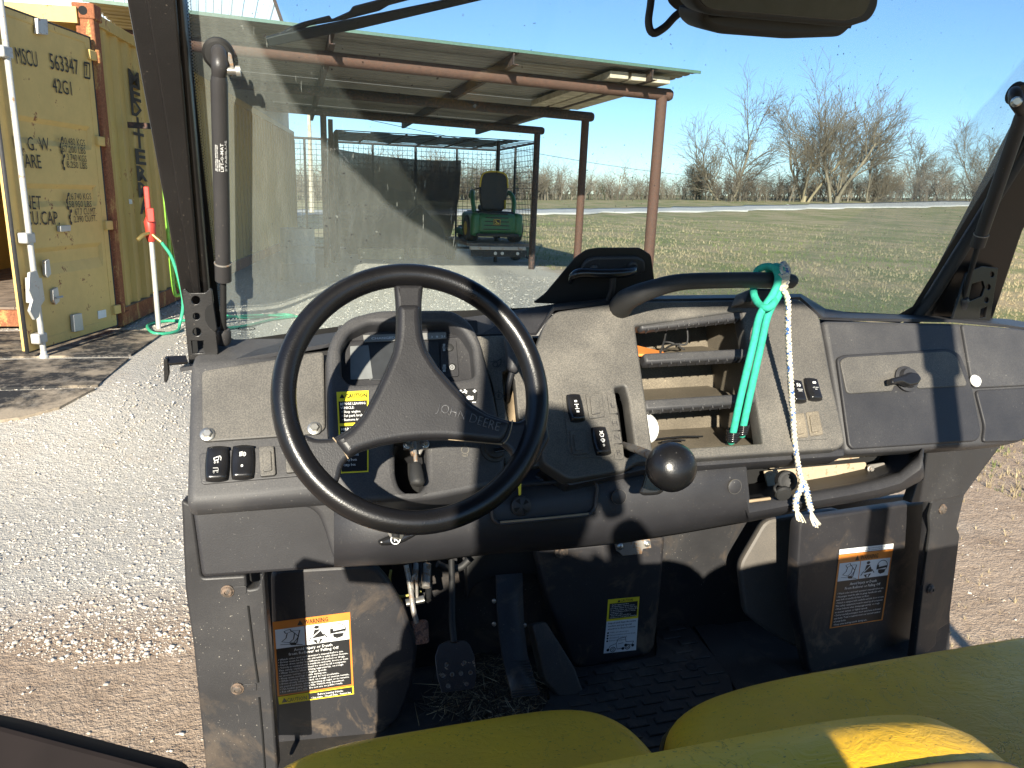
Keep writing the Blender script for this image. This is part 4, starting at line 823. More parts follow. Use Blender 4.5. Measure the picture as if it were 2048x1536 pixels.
# ---- seats
def cushion(name, x0, x1, y0, y1, z0, z1, rad, mat, parent, crown=.02, flat=.5):
    nx, ny = 22, 18; V, F = [], []
    def se(t, p=5.0): return math.copysign(abs(t)**(2/p), t)
    cx, cy, hx, hy = (x0+x1)/2, (y0+y1)/2, (x1-x0)/2, (y1-y0)/2
    rings = [(0, 1.0, -1.0), (0, 1.0, -.4), (0, 1.0, .15), (0, 1.0, .5)]
    n = 72; zs = []
    prof = [(hx, hy, z0), (hx, hy, z1-rad)] + [(hx-rad*(1-math.cos(a)), hy-rad*(1-math.cos(a)), z1-rad+rad*math.sin(a)) for a in np.linspace(.2, math.pi/2, 7)]
    for s in (.75, .5, .25, .04): prof.append(((hx-rad)*s, (hy-rad)*s, z1+crown*(1-s*s)))
    for a, b, z in prof:
        for k in range(n):
            t = 2*math.pi*k/n; V.append((cx+a*se(math.cos(t)), cy+b*se(math.sin(t)), z))
    m = len(prof)
    for i in range(m-1):
        for k in range(n): F.append((i*n+k, i*n+(k+1) % n, (i+1)*n+(k+1) % n, (i+1)*n+k))
    F.append(tuple(range(n))[::-1]); F.append(tuple(range((m-1)*n, m*n)))
    o = mesh(name, V, F, mat, parent, True)
    for off, zz in ((.004, z1-rad*1.02), (.0035, z1-rad*1.55)):
        tube('seat_piping', [(cx+(hx+off-.002)*se(math.cos(t)), cy+(hy+off-.002)*se(math.sin(t)), zz) for t in np.linspace(0, 2*math.pi, 72, endpoint=False)], .0032 if off == .004 else .0018, M['piping_y'] if off == .004 and 'piping_y' in M else M['piping'], o, 6, closed=True)
    return o
cushion('seat_cushion', -.085, .418, .30, .815, .70, .850, .042, M['vinyl'], CAR, .012)
cushion('seat_cushion', .420, 1.40, .30, .800, .70, .850, .042, M['vinyl'], CAR, .012)
box('seat_base', (.66, .55, .575), (1.46, .44, .25), M['foot'], CAR, None, .01)
def backrest(x0, x1, yb, z0, z1, parent):
    n = 64; V, F = [], []; cx, hx, cz, hz = (x0+x1)/2, (x1-x0)/2, (z0+z1)/2, (z1-z0)/2
    se = lambda t, p=4.5: math.copysign(abs(t)**(2/p), t)
    prof = [(.02, -.055), (.6, -.055), (.88, -.052), (.96, -.042), (1.0, -.02), (1.0, .02), (.96, .045), (.88, .055), (.6, .06), (.02, .062)]
    for s, d in prof:
        for k in range(n):
            t = 2*math.pi*k/n; dx, dz = hx-(1-s)*min(hx, hz)*1.0, hz-(1-s)*min(hx, hz)*1.0
            V.append((cx+dx*se(math.cos(t)), yb+d-(cz+dz*se(math.sin(t))-z0)*.16, cz+dz*se(math.sin(t))))
    m = len(prof)
    for i in range(m-1):
        for k in range(n): F.append((i*n+k, i*n+(k+1) % n, (i+1)*n+(k+1) % n, (i+1)*n+k))
    F.append(tuple(range(n))[::-1]); F.append(tuple(range((m-1)*n, m*n)))
    o = mesh('seat_backrest', V, F, M['vinyl'], parent, True)
    k = 4*n; tube('seat_piping', [np.array(V[k+i])+np.array([0, 0.0, 0.0]) for i in range(n)], .004, M['piping'], o, 6, closed=True)
    return o
backrest(-.15, .560, .418, .80, 1.112, CAR); backrest(.50, 1.40, .290, .80, 1.150, CAR)
M['hip'] = plain('brown_black_guard', (.010, .007, .007), .85, spec=.2)
# hip guard beside the driver's seat
plate('hip_guard', [[(-300, 1385), (0, 1450), (345, 1541), (420, 1640), (-300, 1640)]], PLN(150, 1500, .42, 35), .05, M['hip'], CAR, .003, .004)
# ---- front end below the line of sight: hood, fenders, wheels
M['hood_green'] = plain('green_body_paint', (.022, .14, .045), .35, bump=.05)
hdn = prism('hood', [(1.56, .60), (1.56, .98), (1.78, .97), (2.20, .86), (2.34, .72), (2.34, .50), (1.9, .42)], .16, 1.16, M['hood_green'], CAR, .04, 4)
box('front_bumper', (.66, 2.40, .55), (1.0, .08, .22), M['black'], CAR, None, .03, 3)
for x in (.30, 1.02): lathe('headlight', [(.001, 0), (.06, 0), (.065, .012), (.05, .03), (.005, .035)], (x, 2.325, .70), (0, 1, .15), M['white_lab'], hdn, 18)
for x in (.01, 1.31):
    prism('front_fender', [(1.58, .62), (1.62, .86), (1.85, .93), (2.15, .90), (2.36, .74), (2.34, .70), (2.12, .80), (1.85, .83), (1.68, .76), (1.64, .60)], x-.13, x+.13, M['black'], CAR, .015, 2)
    fw = lathe('front_wheel', [(.14, -.11), (.28, -.11), (.31, -.08), (.32, 0), (.31, .08), (.28, .11), (.14, .11)], (x, 2.0, .32), (1, 0, 0), M['rubber'], CAR, 28)
    lathe('wheel_disc', [(.01, -.07), (.13, -.09), (.15, -.10), (.15, .10), (.13, .09), (.01, .07)], (x, 2.0, .32), (1, 0, 0), M['steel_dull'], fw, 24)

# ---- windscreen with its black border, wiper, latch, mirror
PIV = WS.pt(.739, .838); M['glass'] = windscreen_glass('windscreen_glass', PIV, .7285)
M['clear'] = see_through('clear_glass', (.6, .7, .65), .02, .1)
gpts = [(-.012, .76), (-.012, .02), (.012, -.012), (.4, .050), (.70, .064), (1.05, .054), (1.425, .028), (1.452, .05), (1.56, .76)]
gpts = fillet(gpts, .02, 3)
gV = [WS.pt(u, v) for u, v in gpts] + [WS.pt(u, v, -.005) for u, v in gpts]; gn = len(gpts)
me = bpy.data.meshes.new('windscreen'); me.from_pydata([tuple(map(float, q)) for q in gV], [], [tuple(range(gn)), tuple(range(2*gn-1, gn-1, -1))] + [(i, gn+i, gn+(i+1) % gn, (i+1) % gn) for i in range(gn)])
me.update(); me.materials.append(M['glass']); me.materials.append(M['clear'])
for i, p in enumerate(me.polygons): p.material_index = 0 if i == 0 else 1
ws = obj('windscreen', me, None, CAR)
def band(name, U, width, lift, mat, parent, inner):
    """Strip along a border: U outline points, inner points pair up with them."""
    V = [WS.pt(*p, lift) for p in U] + [WS.pt(*p, lift) for p in inner]; n = len(U)
    return mesh(name, V, [(i, i+1, n+i+1, n+i) for i in range(n-1)], mat, parent)
uvp = lambda x, y: WS.uv(WS.at(x, y))
band('border_band', [(-.012, .76), (-.012, .02), (-.005, -.005), (.012, -.012)], 0, .0012, M['black'], ws, [(.004, .76), (.010, .05), (.016, .024), (.032, .014)])
band('border_band', [(.012, -.0118), (.4, .050), (.70, .064), (1.05, .054), (1.425, .028), (1.45, .05)], 0, .0012, M['black'], ws, [(.032, .014), (.4, .068), (.70, .080), (1.05, .070), (1.41, .050), (1.438, .07)])
band('border_band', [(1.45, .05), (1.56, .76)], 0, .0012, M['black'], ws, [(1.438, .07), (1.54, .76)])
# fading dots of the border, printed on the glass
dots = []
for v in np.arange(.03, .62, .0042):
    e = .004 + (.70-v)*.009
    for j, r in enumerate((.0013, .0010, .0007)):
        c = (e+.0024*(j+.6), v+(.0021 if j % 2 else 0)); dots.append(circ(c[0], c[1], r, 5))
V, F = [], []
for Dt in dots: k = len(V); V += [tuple(WS.pt(*p, .0013)) for p in Dt]; F.append(tuple(range(k, k+len(Dt))))
tag(mesh('border_dots', V, F, M['black'], ws), kind='stuff')
tube('screen_seal', [WS.pt(u, v, .006) for u, v in ((-.004, -.008), (.02, -.014), (.4, .040), (.70, .054), (1.05, .044), (1.44, .018))], .008, M['rubber'], CAR, 8, 4)
tube('screen_seal', [WS.pt(u, v, .004) for u, v in ((1.45, .02), (1.475, .10), (1.58, .76))], .014, M['rubber'], CAR, 8)
tube('dusty_ledge', [WS.pt(u, v, .03) for u, v in ((.10, -.012), (.2, .0), (.30, .014))], .007, M['dust_highlight_tan'], CAR, 6)
# maker's stamp on the glass
Qs = Quad(*(WS.off(.0015).at(*q) for q in ((474, 652), (512, 652), (512, 676), (474, 676))))
st = Qs.polys('glass_stamp', ringpoly(.5, .2, .46, .06, 22, .17), M['black'], ws, .0004)
join_text('stamp_lettering', [Qs.line('cargoplex', .18, .82, .28, .18, .01), Qs.line('PILKINGTON', .22, .78, .58, .12), Qs.line('43R-01 AS1 M42', .12, .90, .76, .12), Qs.line('DOT 281 M3 TRD', .06, .94, .93, .12)], M['black'], ws, .0020)
# black patch and latch at the foot of the screen
pt = plate('latch_patch', [[(1066, 606), (1090, 588), (1150, 516), (1172, 500), (1196, 496), (1280, 496), (1302, 510), (1309, 560), (1312, 604), (1200, 612)]], WS.off(.003), .003, M['black'], CAR, .0008, .006)
lb = plate('latch_base', [[(1160, 542), (1172, 522), (1190, 515), (1275, 514), (1290, 522), (1292, 542), (1280, 550), (1172, 556)]], WS.off(.012), .010, M['dash_clean'], CAR, .004, .006, res=2)
lathe('latch_screw', [(.008, 0), (.008, .006), (.004, .008)], WS.off(.012).at(1187, 537), WS.n, M['dash'], lb, 14); lathe('latch_screw', [(.009, 0), (.009, .006), (.004, .008)], WS.off(.012).at(1264, 531), WS.n, M['dash'], lb, 14)
tube('latch_handle', [WS.off(q).at(x, y) for x, y, q in ((1141, 566, .040), (1146, 553, .045), (1162, 546, .047), (1200, 547, .047), (1240, 546, .045), (1262, 543, .036), (1268, 536, .022))], [.004, .0075, .009, .009, .009, .0085, .007], M['gloss'], lb, 10, 4)
tube('latch_stem', [WS.off(.045).at(1226, 552), WS.off(.05).at(1224, 580), WS.off(.05).at(1215, 606)], .006, M['black'], lb, 8, 4)
# wiper, hanging from the top of the screen on the outside
WO = WS.off(-.022)
wp = plate('wiper_blade', [[(530, 76), (560, 68), (720, 36), (870, 5), (1080, -42), (1082, -26), (950, 4), (720, 58), (538, 94)]], WO, .012, M['black'], CAR, .002, .003)
plate('wiper_frame', [[(560, 70), (575, 58), (604, 46), (660, 32), (664, 40), (700, 24), (706, 14), (760, 0), (1000, -62), (1004, -48), (780, 10), (760, 22), (690, 40), (620, 52), (590, 64)]], WO.off(-.010), .010, M['black'], wp, .002, .003)
tube('wiper_arm', [WO.off(-.02).at(760, 6), WO.off(-.025).at(1000, -60), WS.pt(.739, .838, -.03)], [.006, .008, .012], M['black'], wp, 8)
# rear view mirror
MP = PLN(1575, 20, .92, -18, -18)
mi = plate('rear_mirror', [[(1372, -110), (1385, 0), (1398, 20), (1424, 32), (1698, 56), (1742, 42), (1758, 14), (1765, -100)]], MP, .03, M['black'], CAR, .006, .012, res=2)
plate('mirror_face', [[(1388, -100), (1400, 2), (1412, 14), (1430, 20), (1690, 42), (1726, 32), (1740, 8), (1746, -90)]], MP.off(.0015), .003, M['mirror'], mi, .0008, .010)
plate('mirror_base', [[(1404, 20), (1404, 44), (1416, 60), (1446, 70), (1580, 80), (1686, 76), (1716, 46), (1640, 10)]], MP.off(-.022), .05, M['black'], mi, .010, .012, res=2)
tube('mirror_cable', [atY(x, y, 1.02) for x, y in ((1304, -60), (1302, 0), (1297, 44), (1306, 66), (1330, 54), (1356, 28), (1400, 4))], .0055, M['rubber'], CAR, 8, 5)
plate('mirror_patch', [[(1330, -60), (1336, 4), (1352, 20), (1410, 32), (1430, -60)]], WS.off(.002), .002, M['black'], CAR, .0005, .006)

# ---- windscreen pillars
PLF = WS.off(.035)
pil = plate('windscreen_pillar', [[(205, -260), (338, -260), (368, 20), (428, 690), (430, 726), (388, 730)]], PLF, .055, M['blackpaint'], CAR, .004, .004)
plate('pillar_flange', [[(250, -260), (330, -260), (402, 590), (386, 592)]], PLF.off(.010), .016, M['blackpaint'], pil, .003, .003)
BK = PLN(400, 640, 1.24, 0, 4)
bk_ = plate('strut_bracket', [[(364, 582), (370, 576), (378, 586), (410, 586), (420, 576), (424, 580), (436, 704), (434, 722), (378, 730)], circ(391.5, 600.5, 8.2, 14), circ(393, 633, 6.6, 14), circ(394, 664, 8, 14), [(383, 682), (406, 682), (407, 706), (385, 707)]], BK, .006, M['blackpaint'], CAR, .0012, .003, holes_r=0)
plate('bracket_back', [[(372, 590), (424, 590), (432, 720), (380, 726)]], BK.off(-.035), .004, M['void'], bk_, .001, .002)
plate('bracket_flange', [[(414, 612), (426, 606), (434, 660), (428, 664), (416, 652), (410, 640), (409, 622)]], BK.off(.003), .008, M['void'], bk_, .001, .003)
hk = plate('mirror_hook', [[(330, 712), (372, 710), (376, 724), (336, 727)]], Plane(atY(350, 718, 1.20), (0, -.35, .94)), .004, M['blackpaint'], CAR, .0008, .003)
plate('hook_leg', [[(327, 716), (335, 718), (338, 748), (333, 766), (328, 764)]], PLN(332, 740, 1.19, 0), .012, M['blackpaint'], hk, .001, .002)
# gas struts
def strut(top, elbow, c0, c1, r0, r1, end, off0, off1, bolts, letter, R=.0112):
    q = WS.off(off0); q1_ = WS.off(off1)
    A, B = q.at(*c0), q1_.at(*c1); rd = q1_.at(*r1)
    s = tube('gas_strut', [A, A*.97+B*.03, B*.97+A*.03, B], [R*.9, R, R, R], M['strut'], CAR, 18)
    tube('strut_collar', [B, B+(B-A)*.10], R*1.10, M['strut'], s, 18)
    tube('collar_ring', [B-(B-A)*.008, B-(B-A)*.001], R*1.16, M['steel_dull'], s, 18)
    tube('strut_rod', [B, rd], R*.44, M['black'], s, 12)
    d = nrm(rd-B); tube('ball_socket', [rd-d*.006, rd, rd+d*.016, rd+d*.022], [R*.8, R*1.05, R*1.08, R*.8], M['strut'], s, 14)
    lathe('ball_clip', [(R*.5, 0), (R*.5, R*.5), (R*.3, R*.6)], rd+d*.012, WS.n*.8+nrm(np.cross(d, WS.n))*0.0, M['rubber'], s, 12)
    tube('strut_elbow', [A+(A-B)*0.0, q.at(*elbow), WS.off(off0*.7).at(*top), WS.off(.012).at(*top)], [R*.85, R*1.0, R*.9, R*.8], M['strut'], s, 12, 4)
    lathe('strut_pad', [(.021, 0), (.021, .008), (.017, .012), (.004, .013)], WS.off(.001).at(*top), WS.n, M['black'], s, 24)
    return s, A, B
s1, A, B = strut((437, 106), (439, 130), (438, 152), (446, 528), (446, 576), (447, 664), None, .055, .055, None, True)
plate('strut_tab', [[(456, 104), (463, 108), (468, 136), (465, 154), (460, 150), (456, 128)]], WS.off(.05), .003, M['steel_dull'], s1, .0006, .002)
tube('tab_bolt', [WS.off(.055).at(452, 141), WS.off(.055).at(473, 142)], .0050, M['steel'], s1, 10); tube('tab_bolt', [WS.off(.055).at(472, 142), WS.off(.055).at(481, 142)], .0072, M['steel'], s1, 6)
# printing on the strut, wrapped on the side facing the seat
d = nrm(B-A); sn = nrm(EYE-A - d*np.dot(EYE-A, d)); sx = np.cross(sn, d)
pa = lambda t, w: A+(B-A)*t + sn*(.0113*math.cos(w/.0113)) + sx*(.0113*math.sin(w/.0113))
its = []
for txt, t0, t1, w, h in (('STABILUS', .46, .30, .0085, .0035), ('LIFT-O-MAT', .46, .315, .0035, .0042), ('GAS PRESSURE', .46, .40, -.0012, .0016), ('DO NOT OPEN  DO NOT HEAT', .46, .325, -.0036, .0016), ('SEE CONTROL INSTRUCTIONS', .46, .325, -.0058, .0016)):
    nv = nrm(sn*math.cos(w/.0113)+sx*math.sin(w/.0113)); Aa, Bb = pa(t0, w), pa(t1, w); its.append((txt, Aa, Bb, h, nv, .012))
join_text('strut_lettering', its, M['white'], s1, .0006)
s2, A2, B2 = strut((2030, 186), (2034, 204), (2046, 226), (1962, 470), (1940, 548), (1925, 600), None, .055, .05, None, False, .0125)
lathe('tab_bolt', [(.009, 0), (.009, .006), (.006, .012)], WS.off(.075).at(2032, 204), (-.6, -.7, 0), M['steel'], s2, 10)
plate('windscreen_pillar', [[(1858, 640), (2002, 372), (2160, 80), (2260, 80), (2046, 462), (1984, 644)]], PLN(1930, 600, 1.30, -20), .05, M['blackpaint'], CAR, .004, .004)
b2 = plate('strut_bracket', [[(1905, 640), (1934, 545), (1964, 532), (1997, 536), (1980, 642)], circ(1984, 549, 4.5, 12, 5.5), circ(1977, 574, 4.5, 12, 5.5), circ(1973, 600, 4.5, 12, 5.5), [(1962, 618), (1974, 614), (1971, 634), (1960, 636)], [(1944, 568), (1966, 562), (1970, 575), (1964, 592), (1936, 604)]], PLN(1950, 600, 1.255, 0, -8), .006, M['blackpaint'], CAR, .0012, .003, holes_r=0)

# ---- roof and roll-over frame behind and above the seats
box('cab_roof', (.66, .40, 1.985), (1.74, 1.50, .035), M['foot'], CAR, None, .012)
for x in (-.19, 1.50): tube('roll_bar', [(x, -.30, .55), (x, -.27, 1.2), (x, -.22, 1.955)], .024, M['blackpaint'], CAR, 14)
tube('belt_post', [(.80, -.06, .80), (.80, -.06, 1.96)], .030, M['blackpaint'], CAR, 12)
tube('post_collar', [(.80, -.06, 1.70), (.80, -.06, 1.86)], .045, M['blackpaint'], CAR, 12)

# ================================================================== LOOSE THINGS IN THE CAB
# green bungee cord looped over the grab handle, both ends dropping into the trays
bg = empty('bungee_cord', atY(1470, 885, 1.12), 'bright green elastic bungee cord looped over the black grab handle', 'bungee cord')
r = .0064
tube('cord', [atY(x, y, Y) for x, y, Y in ((1462, 884, 1.10), (1466, 866, 1.085), (1482, 790, 1.078), (1506, 690, 1.075), (1520, 630, 1.075), (1545, 590, 1.08), (1556, 562, 1.085), (1552, 540, 1.098), (1536, 533, 1.12), (1516, 540, 1.135), (1508, 565, 1.135), (1508, 590, 1.115), (1518, 608, 1.09), (1534, 616, 1.068), (1546, 608, 1.068), (1548, 596, 1.09))], r, M['green_cord'], bg, 10, 6)
tube('cord', [atY(x, y, Y) for x, y, Y in ((1484, 870, 1.10), (1487, 850, 1.085), (1502, 780, 1.080), (1522, 690, 1.078), (1536, 630, 1.078), (1558, 588, 1.084), (1566, 562, 1.088), (1563, 540, 1.10), (1550, 533, 1.122), (1536, 545, 1.135))], r, M['green_cord'], bg, 10, 6)
for x, y, Y in ((1465, 871, 1.088), (1485, 857, 1.088)):
    c = atY(x, y, Y); ax = nrm(atY(x+3, y-20, Y-.002)-c); u, w, a = frame_of(ax)
    hel = [c + a*(-.010+.020*t/60) + (u*math.cos(t*.55)+w*math.sin(t*.55))*(.0088+.0016*(t/60)) for t in range(61)]
    tube('end_coil', hel, .0019, M['gloss'], bg, 6)
for x, y in ((1455, 884), (1476, 878)): tube('end_hook', [atY(x+7, y-4, 1.10), atY(x-5, y+8, 1.11), atY(x-14, y+14, 1.125)], .0022, M['gloss'], bg, 6, 3)
# braided rope
rp = empty('braided_rope', atY(1610, 1045, 1.05), 'white and blue braided rope hanging from the end of the grab handle', 'rope')
def braid(name, path, rad, mats, turns, parent, n=3):
    P_ = catmull([atY(*q) for q in path], 30); L = np.cumsum([0]+[np.linalg.norm(P_[i+1]-P_[i]) for i in range(len(P_)-1)])
    S = np.linspace(0, L[-1], max(20, int(L[-1]/.0022))); P_ = np.array([[np.interp(s, L, [p[k] for p in P_]) for k in range(3)] for s in S])
    T = np.gradient(P_, axis=0); T /= np.linalg.norm(T, axis=1)[:, None]
    up = nrm(np.cross(T[0], [0, 1, 0.0]))
    U = []
    for t in T: up = nrm(up-t*np.dot(up, t)); U.append(up)
    U = np.array(U); Wv = np.cross(T, U)
    for j in range(n):
        ph = 2*math.pi*j/n; g = S*2*math.pi/turns+ph
        Q_ = P_ + U*(rad*np.sin(g))[:, None] + Wv*(rad*.62*np.sin(2*g))[:, None]
        tube(name, list(Q_), rad*.66, mats[j % len(mats)], parent, 7)
RW3 = [M['rope_mix'], M['rope_white'], M['rope_mix']]
braid('rope_strand', [(1560, 566, 1.085), (1562, 548, 1.09), (1566, 534, 1.11), (1570, 532, 1.125), (1573, 545, 1.135), (1574, 566, 1.135)], .0052, RW3, .022, rp)
braid('rope_strand', [(1574, 536, 1.11), (1573, 552, 1.088), (1570, 570, 1.082), (1564, 578, 1.08), (1572, 588, 1.074), (1576, 610, 1.074), (1576, 660, 1.072), (1580, 740, 1.066), (1585, 820, 1.06), (1590, 890, 1.05), (1600, 950, 1.04), (1606, 968, 1.04)], .0044, RW3, .022, rp)
braid('rope_strand', [(1606, 962, 1.036), (1600, 980, 1.036), (1592, 998, 1.036), (1592, 1020, 1.036)], .0040, RW3, .020, rp)
braid('rope_strand', [(1606, 962, 1.038), (1612, 978, 1.038), (1616, 998, 1.038), (1622, 1022, 1.038)], .0040, RW3, .020, rp)
for k in range(16):
    a = random.uniform(-1, 1); b = random.uniform(0, 1)
    tube('frayed_yarn', [atY(1592, 1018, 1.036), atY(1596+a*6+6*b, 1030, 1.036+.006*a), atY(1600+a*8+10*b, 1040+6*b, 1.036+.01*a)], .0009, M['rope_white'], rp, 5, 2)
    tube('frayed_yarn', [atY(1622, 1020, 1.038), atY(1626+a*6, 1036, 1.036+.006*a), atY(1634+a*8, 1048+8*b, 1.036+.01*a)], .0009, M['rope_blue'] if k % 7 == 0 else M['rope_white'], rp, 5, 2)
# things in the trays
mz = lambda e, t, back, up=0.0: e[0]+(e[1]-e[0])*t+np.array([0, back, up])
e = SH['mid']
of = mesh('orange_wedge', [mz(e, -.02, .03, .003), mz(e, .30, .02, .003), mz(e, .34, .05, .003), mz(e, -.02, .09, .004), mz(e, -.02, .03, .009), mz(e, .30, .02, .005), mz(e, .34, .05, .005), mz(e, -.02, .09, .022)], [(0, 1, 2, 3), (7, 6, 5, 4), (0, 4, 5, 1), (1, 5, 6, 2), (2, 6, 7, 3), (3, 7, 4, 0)], M['orange'], None, False, .0015)
tag(rebase(of), 'flat orange plastic wedge lying in the topmost dash tray', 'wedge')
wr = tube('charging_cable', [mz(e, t, b, z) for t, b, z in ((.26, .03, .006), (.34, .05, .03), (.40, .07, .055), (.46, .09, .075), (.50, .08, .070), (.55, .06, .060), (.56, .05, .02), (.48, .06, .016), (.38, .05, .014), (.32, .04, .010), (.38, .07, .018), (.47, .07, .016), (.54, .05, .007))], .0020, M['rubber'], None, 6, 6)
tag(rebase(wr), 'thin black cable looped in the topmost dash tray', 'cable')
f0, f1 = c_bl, c_br
fl = lambda t, back, up=0.0: f0+(f1-f0)*t+DV*back/.17*.95+np.array([0, 0, up])
cn = empty('plastic_jar', fl(.015, .06, .0), 'small round white plastic jar at the driver end of the lowest dash tray', 'jar')
lathe('jar_body', [(.001, 0), (.024, 0), (.026, .003), (.026, .022), (.022, .026), (.002, .027)], fl(.03, .06, .030), (.25, -.9, .35), M['canister'], cn, 28)
lathe('jar_lid', [(.0275, .004), (.0275, .009), (.0262, .009), (.0262, .004)], fl(.03, .06, .030), (.25, -.9, .35), M['canister'], cn, 28)
for k, (a, b, c) in enumerate(((.12, .62, .05), (.16, .40, .03))):
    tag(rebase(tube('zip_tie', [fl(a, c, .012), fl((a+b)/2, c+.004, .013), fl(b*.9, c, .012)], .0018, M['gloss'], None, 5, 3)), ('long', 'short')[k]+' black cable tie lying in the lowest dash tray', 'cable tie', 'cable ties in the dash tray')
# dry grass and dirt blown into the footwell
def litter(name, n, reg, z, lmin, lmax, mats, label):
    V, F, mi = [], [], []
    for k in range(n):
        x, y = reg(); L = random.uniform(lmin, lmax); a = random.uniform(0, math.pi); t = random.uniform(-.25, .35); w = random.uniform(.0005, .0016)
        c = np.array([x, y, z+random.uniform(.001, .016)]); d = np.array([math.cos(a)*math.cos(t), math.sin(a)*math.cos(t), math.sin(t)*.6]); s = np.array([-math.sin(a), math.cos(a), 0])*w; h = np.array([0, 0, w*.8])
        q = len(V); V += [c-d*L/2-s, c-d*L/2+s, c-d*L/2+h, c+d*L/2-s*.4, c+d*L/2+s*.4, c+d*L/2+h*.4]
        F += [(q, q+1, q+4, q+3), (q+1, q+2, q+5, q+4), (q+2, q, q+3, q+5)]; mi += [random.randrange(len(mats))]*3
    me = bpy.data.meshes.new(name); me.from_pydata([tuple(map(float, v)) for v in V], [], F); me.update()
    for m_ in mats: me.materials.append(m_)
    me.polygons.foreach_set('material_index', mi); o = obj(name, me, None); tag(o, label, kind='stuff'); return o
M['straw'] = plain('dry_straw', (.20, .145, .08), .9); M['straw_dark'] = plain('dark_debris', (.05, .037, .026), .95); M['straw_pale'] = plain('pale_straw', (.36, .28, .17), .9)
pa_, pb_, pc_, pd_ = atZ(845, 1430, FZ), atZ(960, 1300, FZ), atZ(1090, 1380, FZ), atZ(1060, 1440, FZ)
def reg1():
    a, b = random.random(), random.random(); p = (pa_*(1-a)+pd_*a)*(1-b)+(pb_*(1-a)+pc_*a)*b; return p[0]+random.gauss(0, .02), p[1]+random.gauss(0, .02)
litter('floor_litter', 1500, reg1, FZ, .012, .075, [M['straw_dark']]*3+[M['straw'], M['straw_dark'], M['straw_pale']], 'dry grass stalks and dirt gathered on the floor round the pedals')

# ================================================================== THE PLACE OUTSIDE
S_ = lambda t: (lambda c: c*c*(3-2*c))(np.clip(t, 0, 1))
def hgt(x, y):
    x = np.asarray(x, float); y = np.asarray(y, float)
    return (.24*S_((y-3.6)/1.8)*S_((-.1-x)/1.0)*S_((30-y)/8) + .032*np.clip(x, 0, 140)*np.clip((y-20)/90, 0, 1.05)
            + .012*np.sin(x*1.3+.4*y)*np.sin(y*.9-.3*x)*np.clip((y-2)/6, 0, 1))
def hit(x, y, far=400):
    """Where a sight line meets the ground."""
    d = ray(x, y); d = d/np.linalg.norm(d); t = .5; st = .05
    while t < far:
        p = EYE+d*t
        if p[2] <= hgt(p[0], p[1]): return p
        t += st*(1+t*.02)
    return EYE+d*far
def ground_mat():
    k = N('ground'); X, Y, Z = k.xyz()
    n1 = k.math('SUBTRACT', k.noise(.55, 3, .6), .5); n2 = k.noise(3.0, 4, .65); n3 = k.noise(22, 3, .65); n4 = k.noise(160, 1, .6)
    # sandy brown dirt with dry stems
    dirt = k.mix(k.ramp(n3, .3, .7), (.36, .265, .185), (.50, .385, .28)); dirt = k.mix(k.math('MULTIPLY', k.ramp(n2, .45, .7), .55), dirt, (.22, .15, .10))
    dirt = k.mix(k.math('MULTIPLY', k.ramp(n4, .55, .75), .5), dirt, (.44, .37, .285))
    # crushed limestone
    v = k.noise(75, 3, .75); gr = k.mix(k.ramp(v, .34, .60), (.42, .39, .325), (.56, .52, .45)); gr = k.mix(k.math('MULTIPLY', k.ramp(n4, .62, .70), .35), gr, (.33, .295, .24)); gr = k.mix(k.math('MULTIPLY', k.ramp(n2, .55, .75), .30), gr, (.42, .35, .27))
    # winter grass, straw and green patches
    straw = k.mix(k.ramp(n3, .3, .7), (.30, .23, .13), (.43, .35, .205)); g2 = k.ramp(k.noise(.42, 6, .7, v=k.map((1, .55, 1), loc=(3.1, 7.7, 0))), .42, .58)
    fine = k.ramp(k.noise(7, 5, .7), .35, .65)
    grass = k.mix(k.math('MULTIPLY', g2, k.math('ADD', .45, k.math('MULTIPLY', fine, .5))), straw, (.135, .175, .05)); grass = k.mix(k.math('MULTIPLY', k.ramp(k.noise(1.1, 5, .7), .55, .7), .45), grass, (.33, .22, .13))
    gx = k.math('ADD', X, k.math('MULTIPLY', n1, 2.2)); gy = k.math('ADD', Y, k.math('MULTIPLY', n1, 1.0))
    gm = k.math('MULTIPLY', k.math('MULTIPLY', k.ramp(k.math('SUBTRACT', gx, k.ramp(Y, 7, 11.5, 0, 2.1)), 3.4, 2.9), k.ramp(gy, 2.5, 2.85)), k.ramp(Y, 21, 18))
    gm = k.math('MULTIPLY', gm, k.ramp(X, -9, -7))
    right = k.math('MULTIPLY', k.math('MULTIPLY', k.ramp(gx, 2.25, 2.05), k.ramp(gx, 1.5, 1.6)), k.ramp(gy, 2.6, 2.3))      # a spill of stone beside the vehicle
    gm = k.math('MAXIMUM', gm, k.math('MULTIPLY', right, k.ramp(n2, .4, .55)))
    dm = k.math('MULTIPLY', k.ramp(gx, 4.6, 3.6), k.ramp(gy, 9, 6)); dm = k.math('MAXIMUM', dm, k.math('MULTIPLY', k.ramp(gx, 6.5, 5.0), k.ramp(Y, 24, 20)))
    c = k.mix(dm, grass, dirt); c = k.mix(k.math('MULTIPLY', gm, k.ramp(n2, .28, .42, .75, 1.0)), c, gr)
    b = k.bump(k.math('ADD', v, n3), .7, .02)
    return k.end(k.bsdf(c, .95, 0, b, .2))
M['ground'] = ground_mat()
def warp(n, near, far): t = np.linspace(-1, 1, n); return np.sign(t)*(near*np.abs(t) + far*np.abs(t)**5)
gx_, gy_ = warp(221, 24, 1200), warp(221, 26, 1400)+6
XX, YY = np.meshgrid(gx_, gy_); ZZ = hgt(XX, YY)
V = np.stack([XX, YY, ZZ], -1).reshape(-1, 3); n_ = 221
idx = np.arange(n_*n_).reshape(n_, n_); F = np.stack([idx[:-1, :-1], idx[:-1, 1:], idx[1:, 1:], idx[1:, :-1]], -1).reshape(-1, 4)
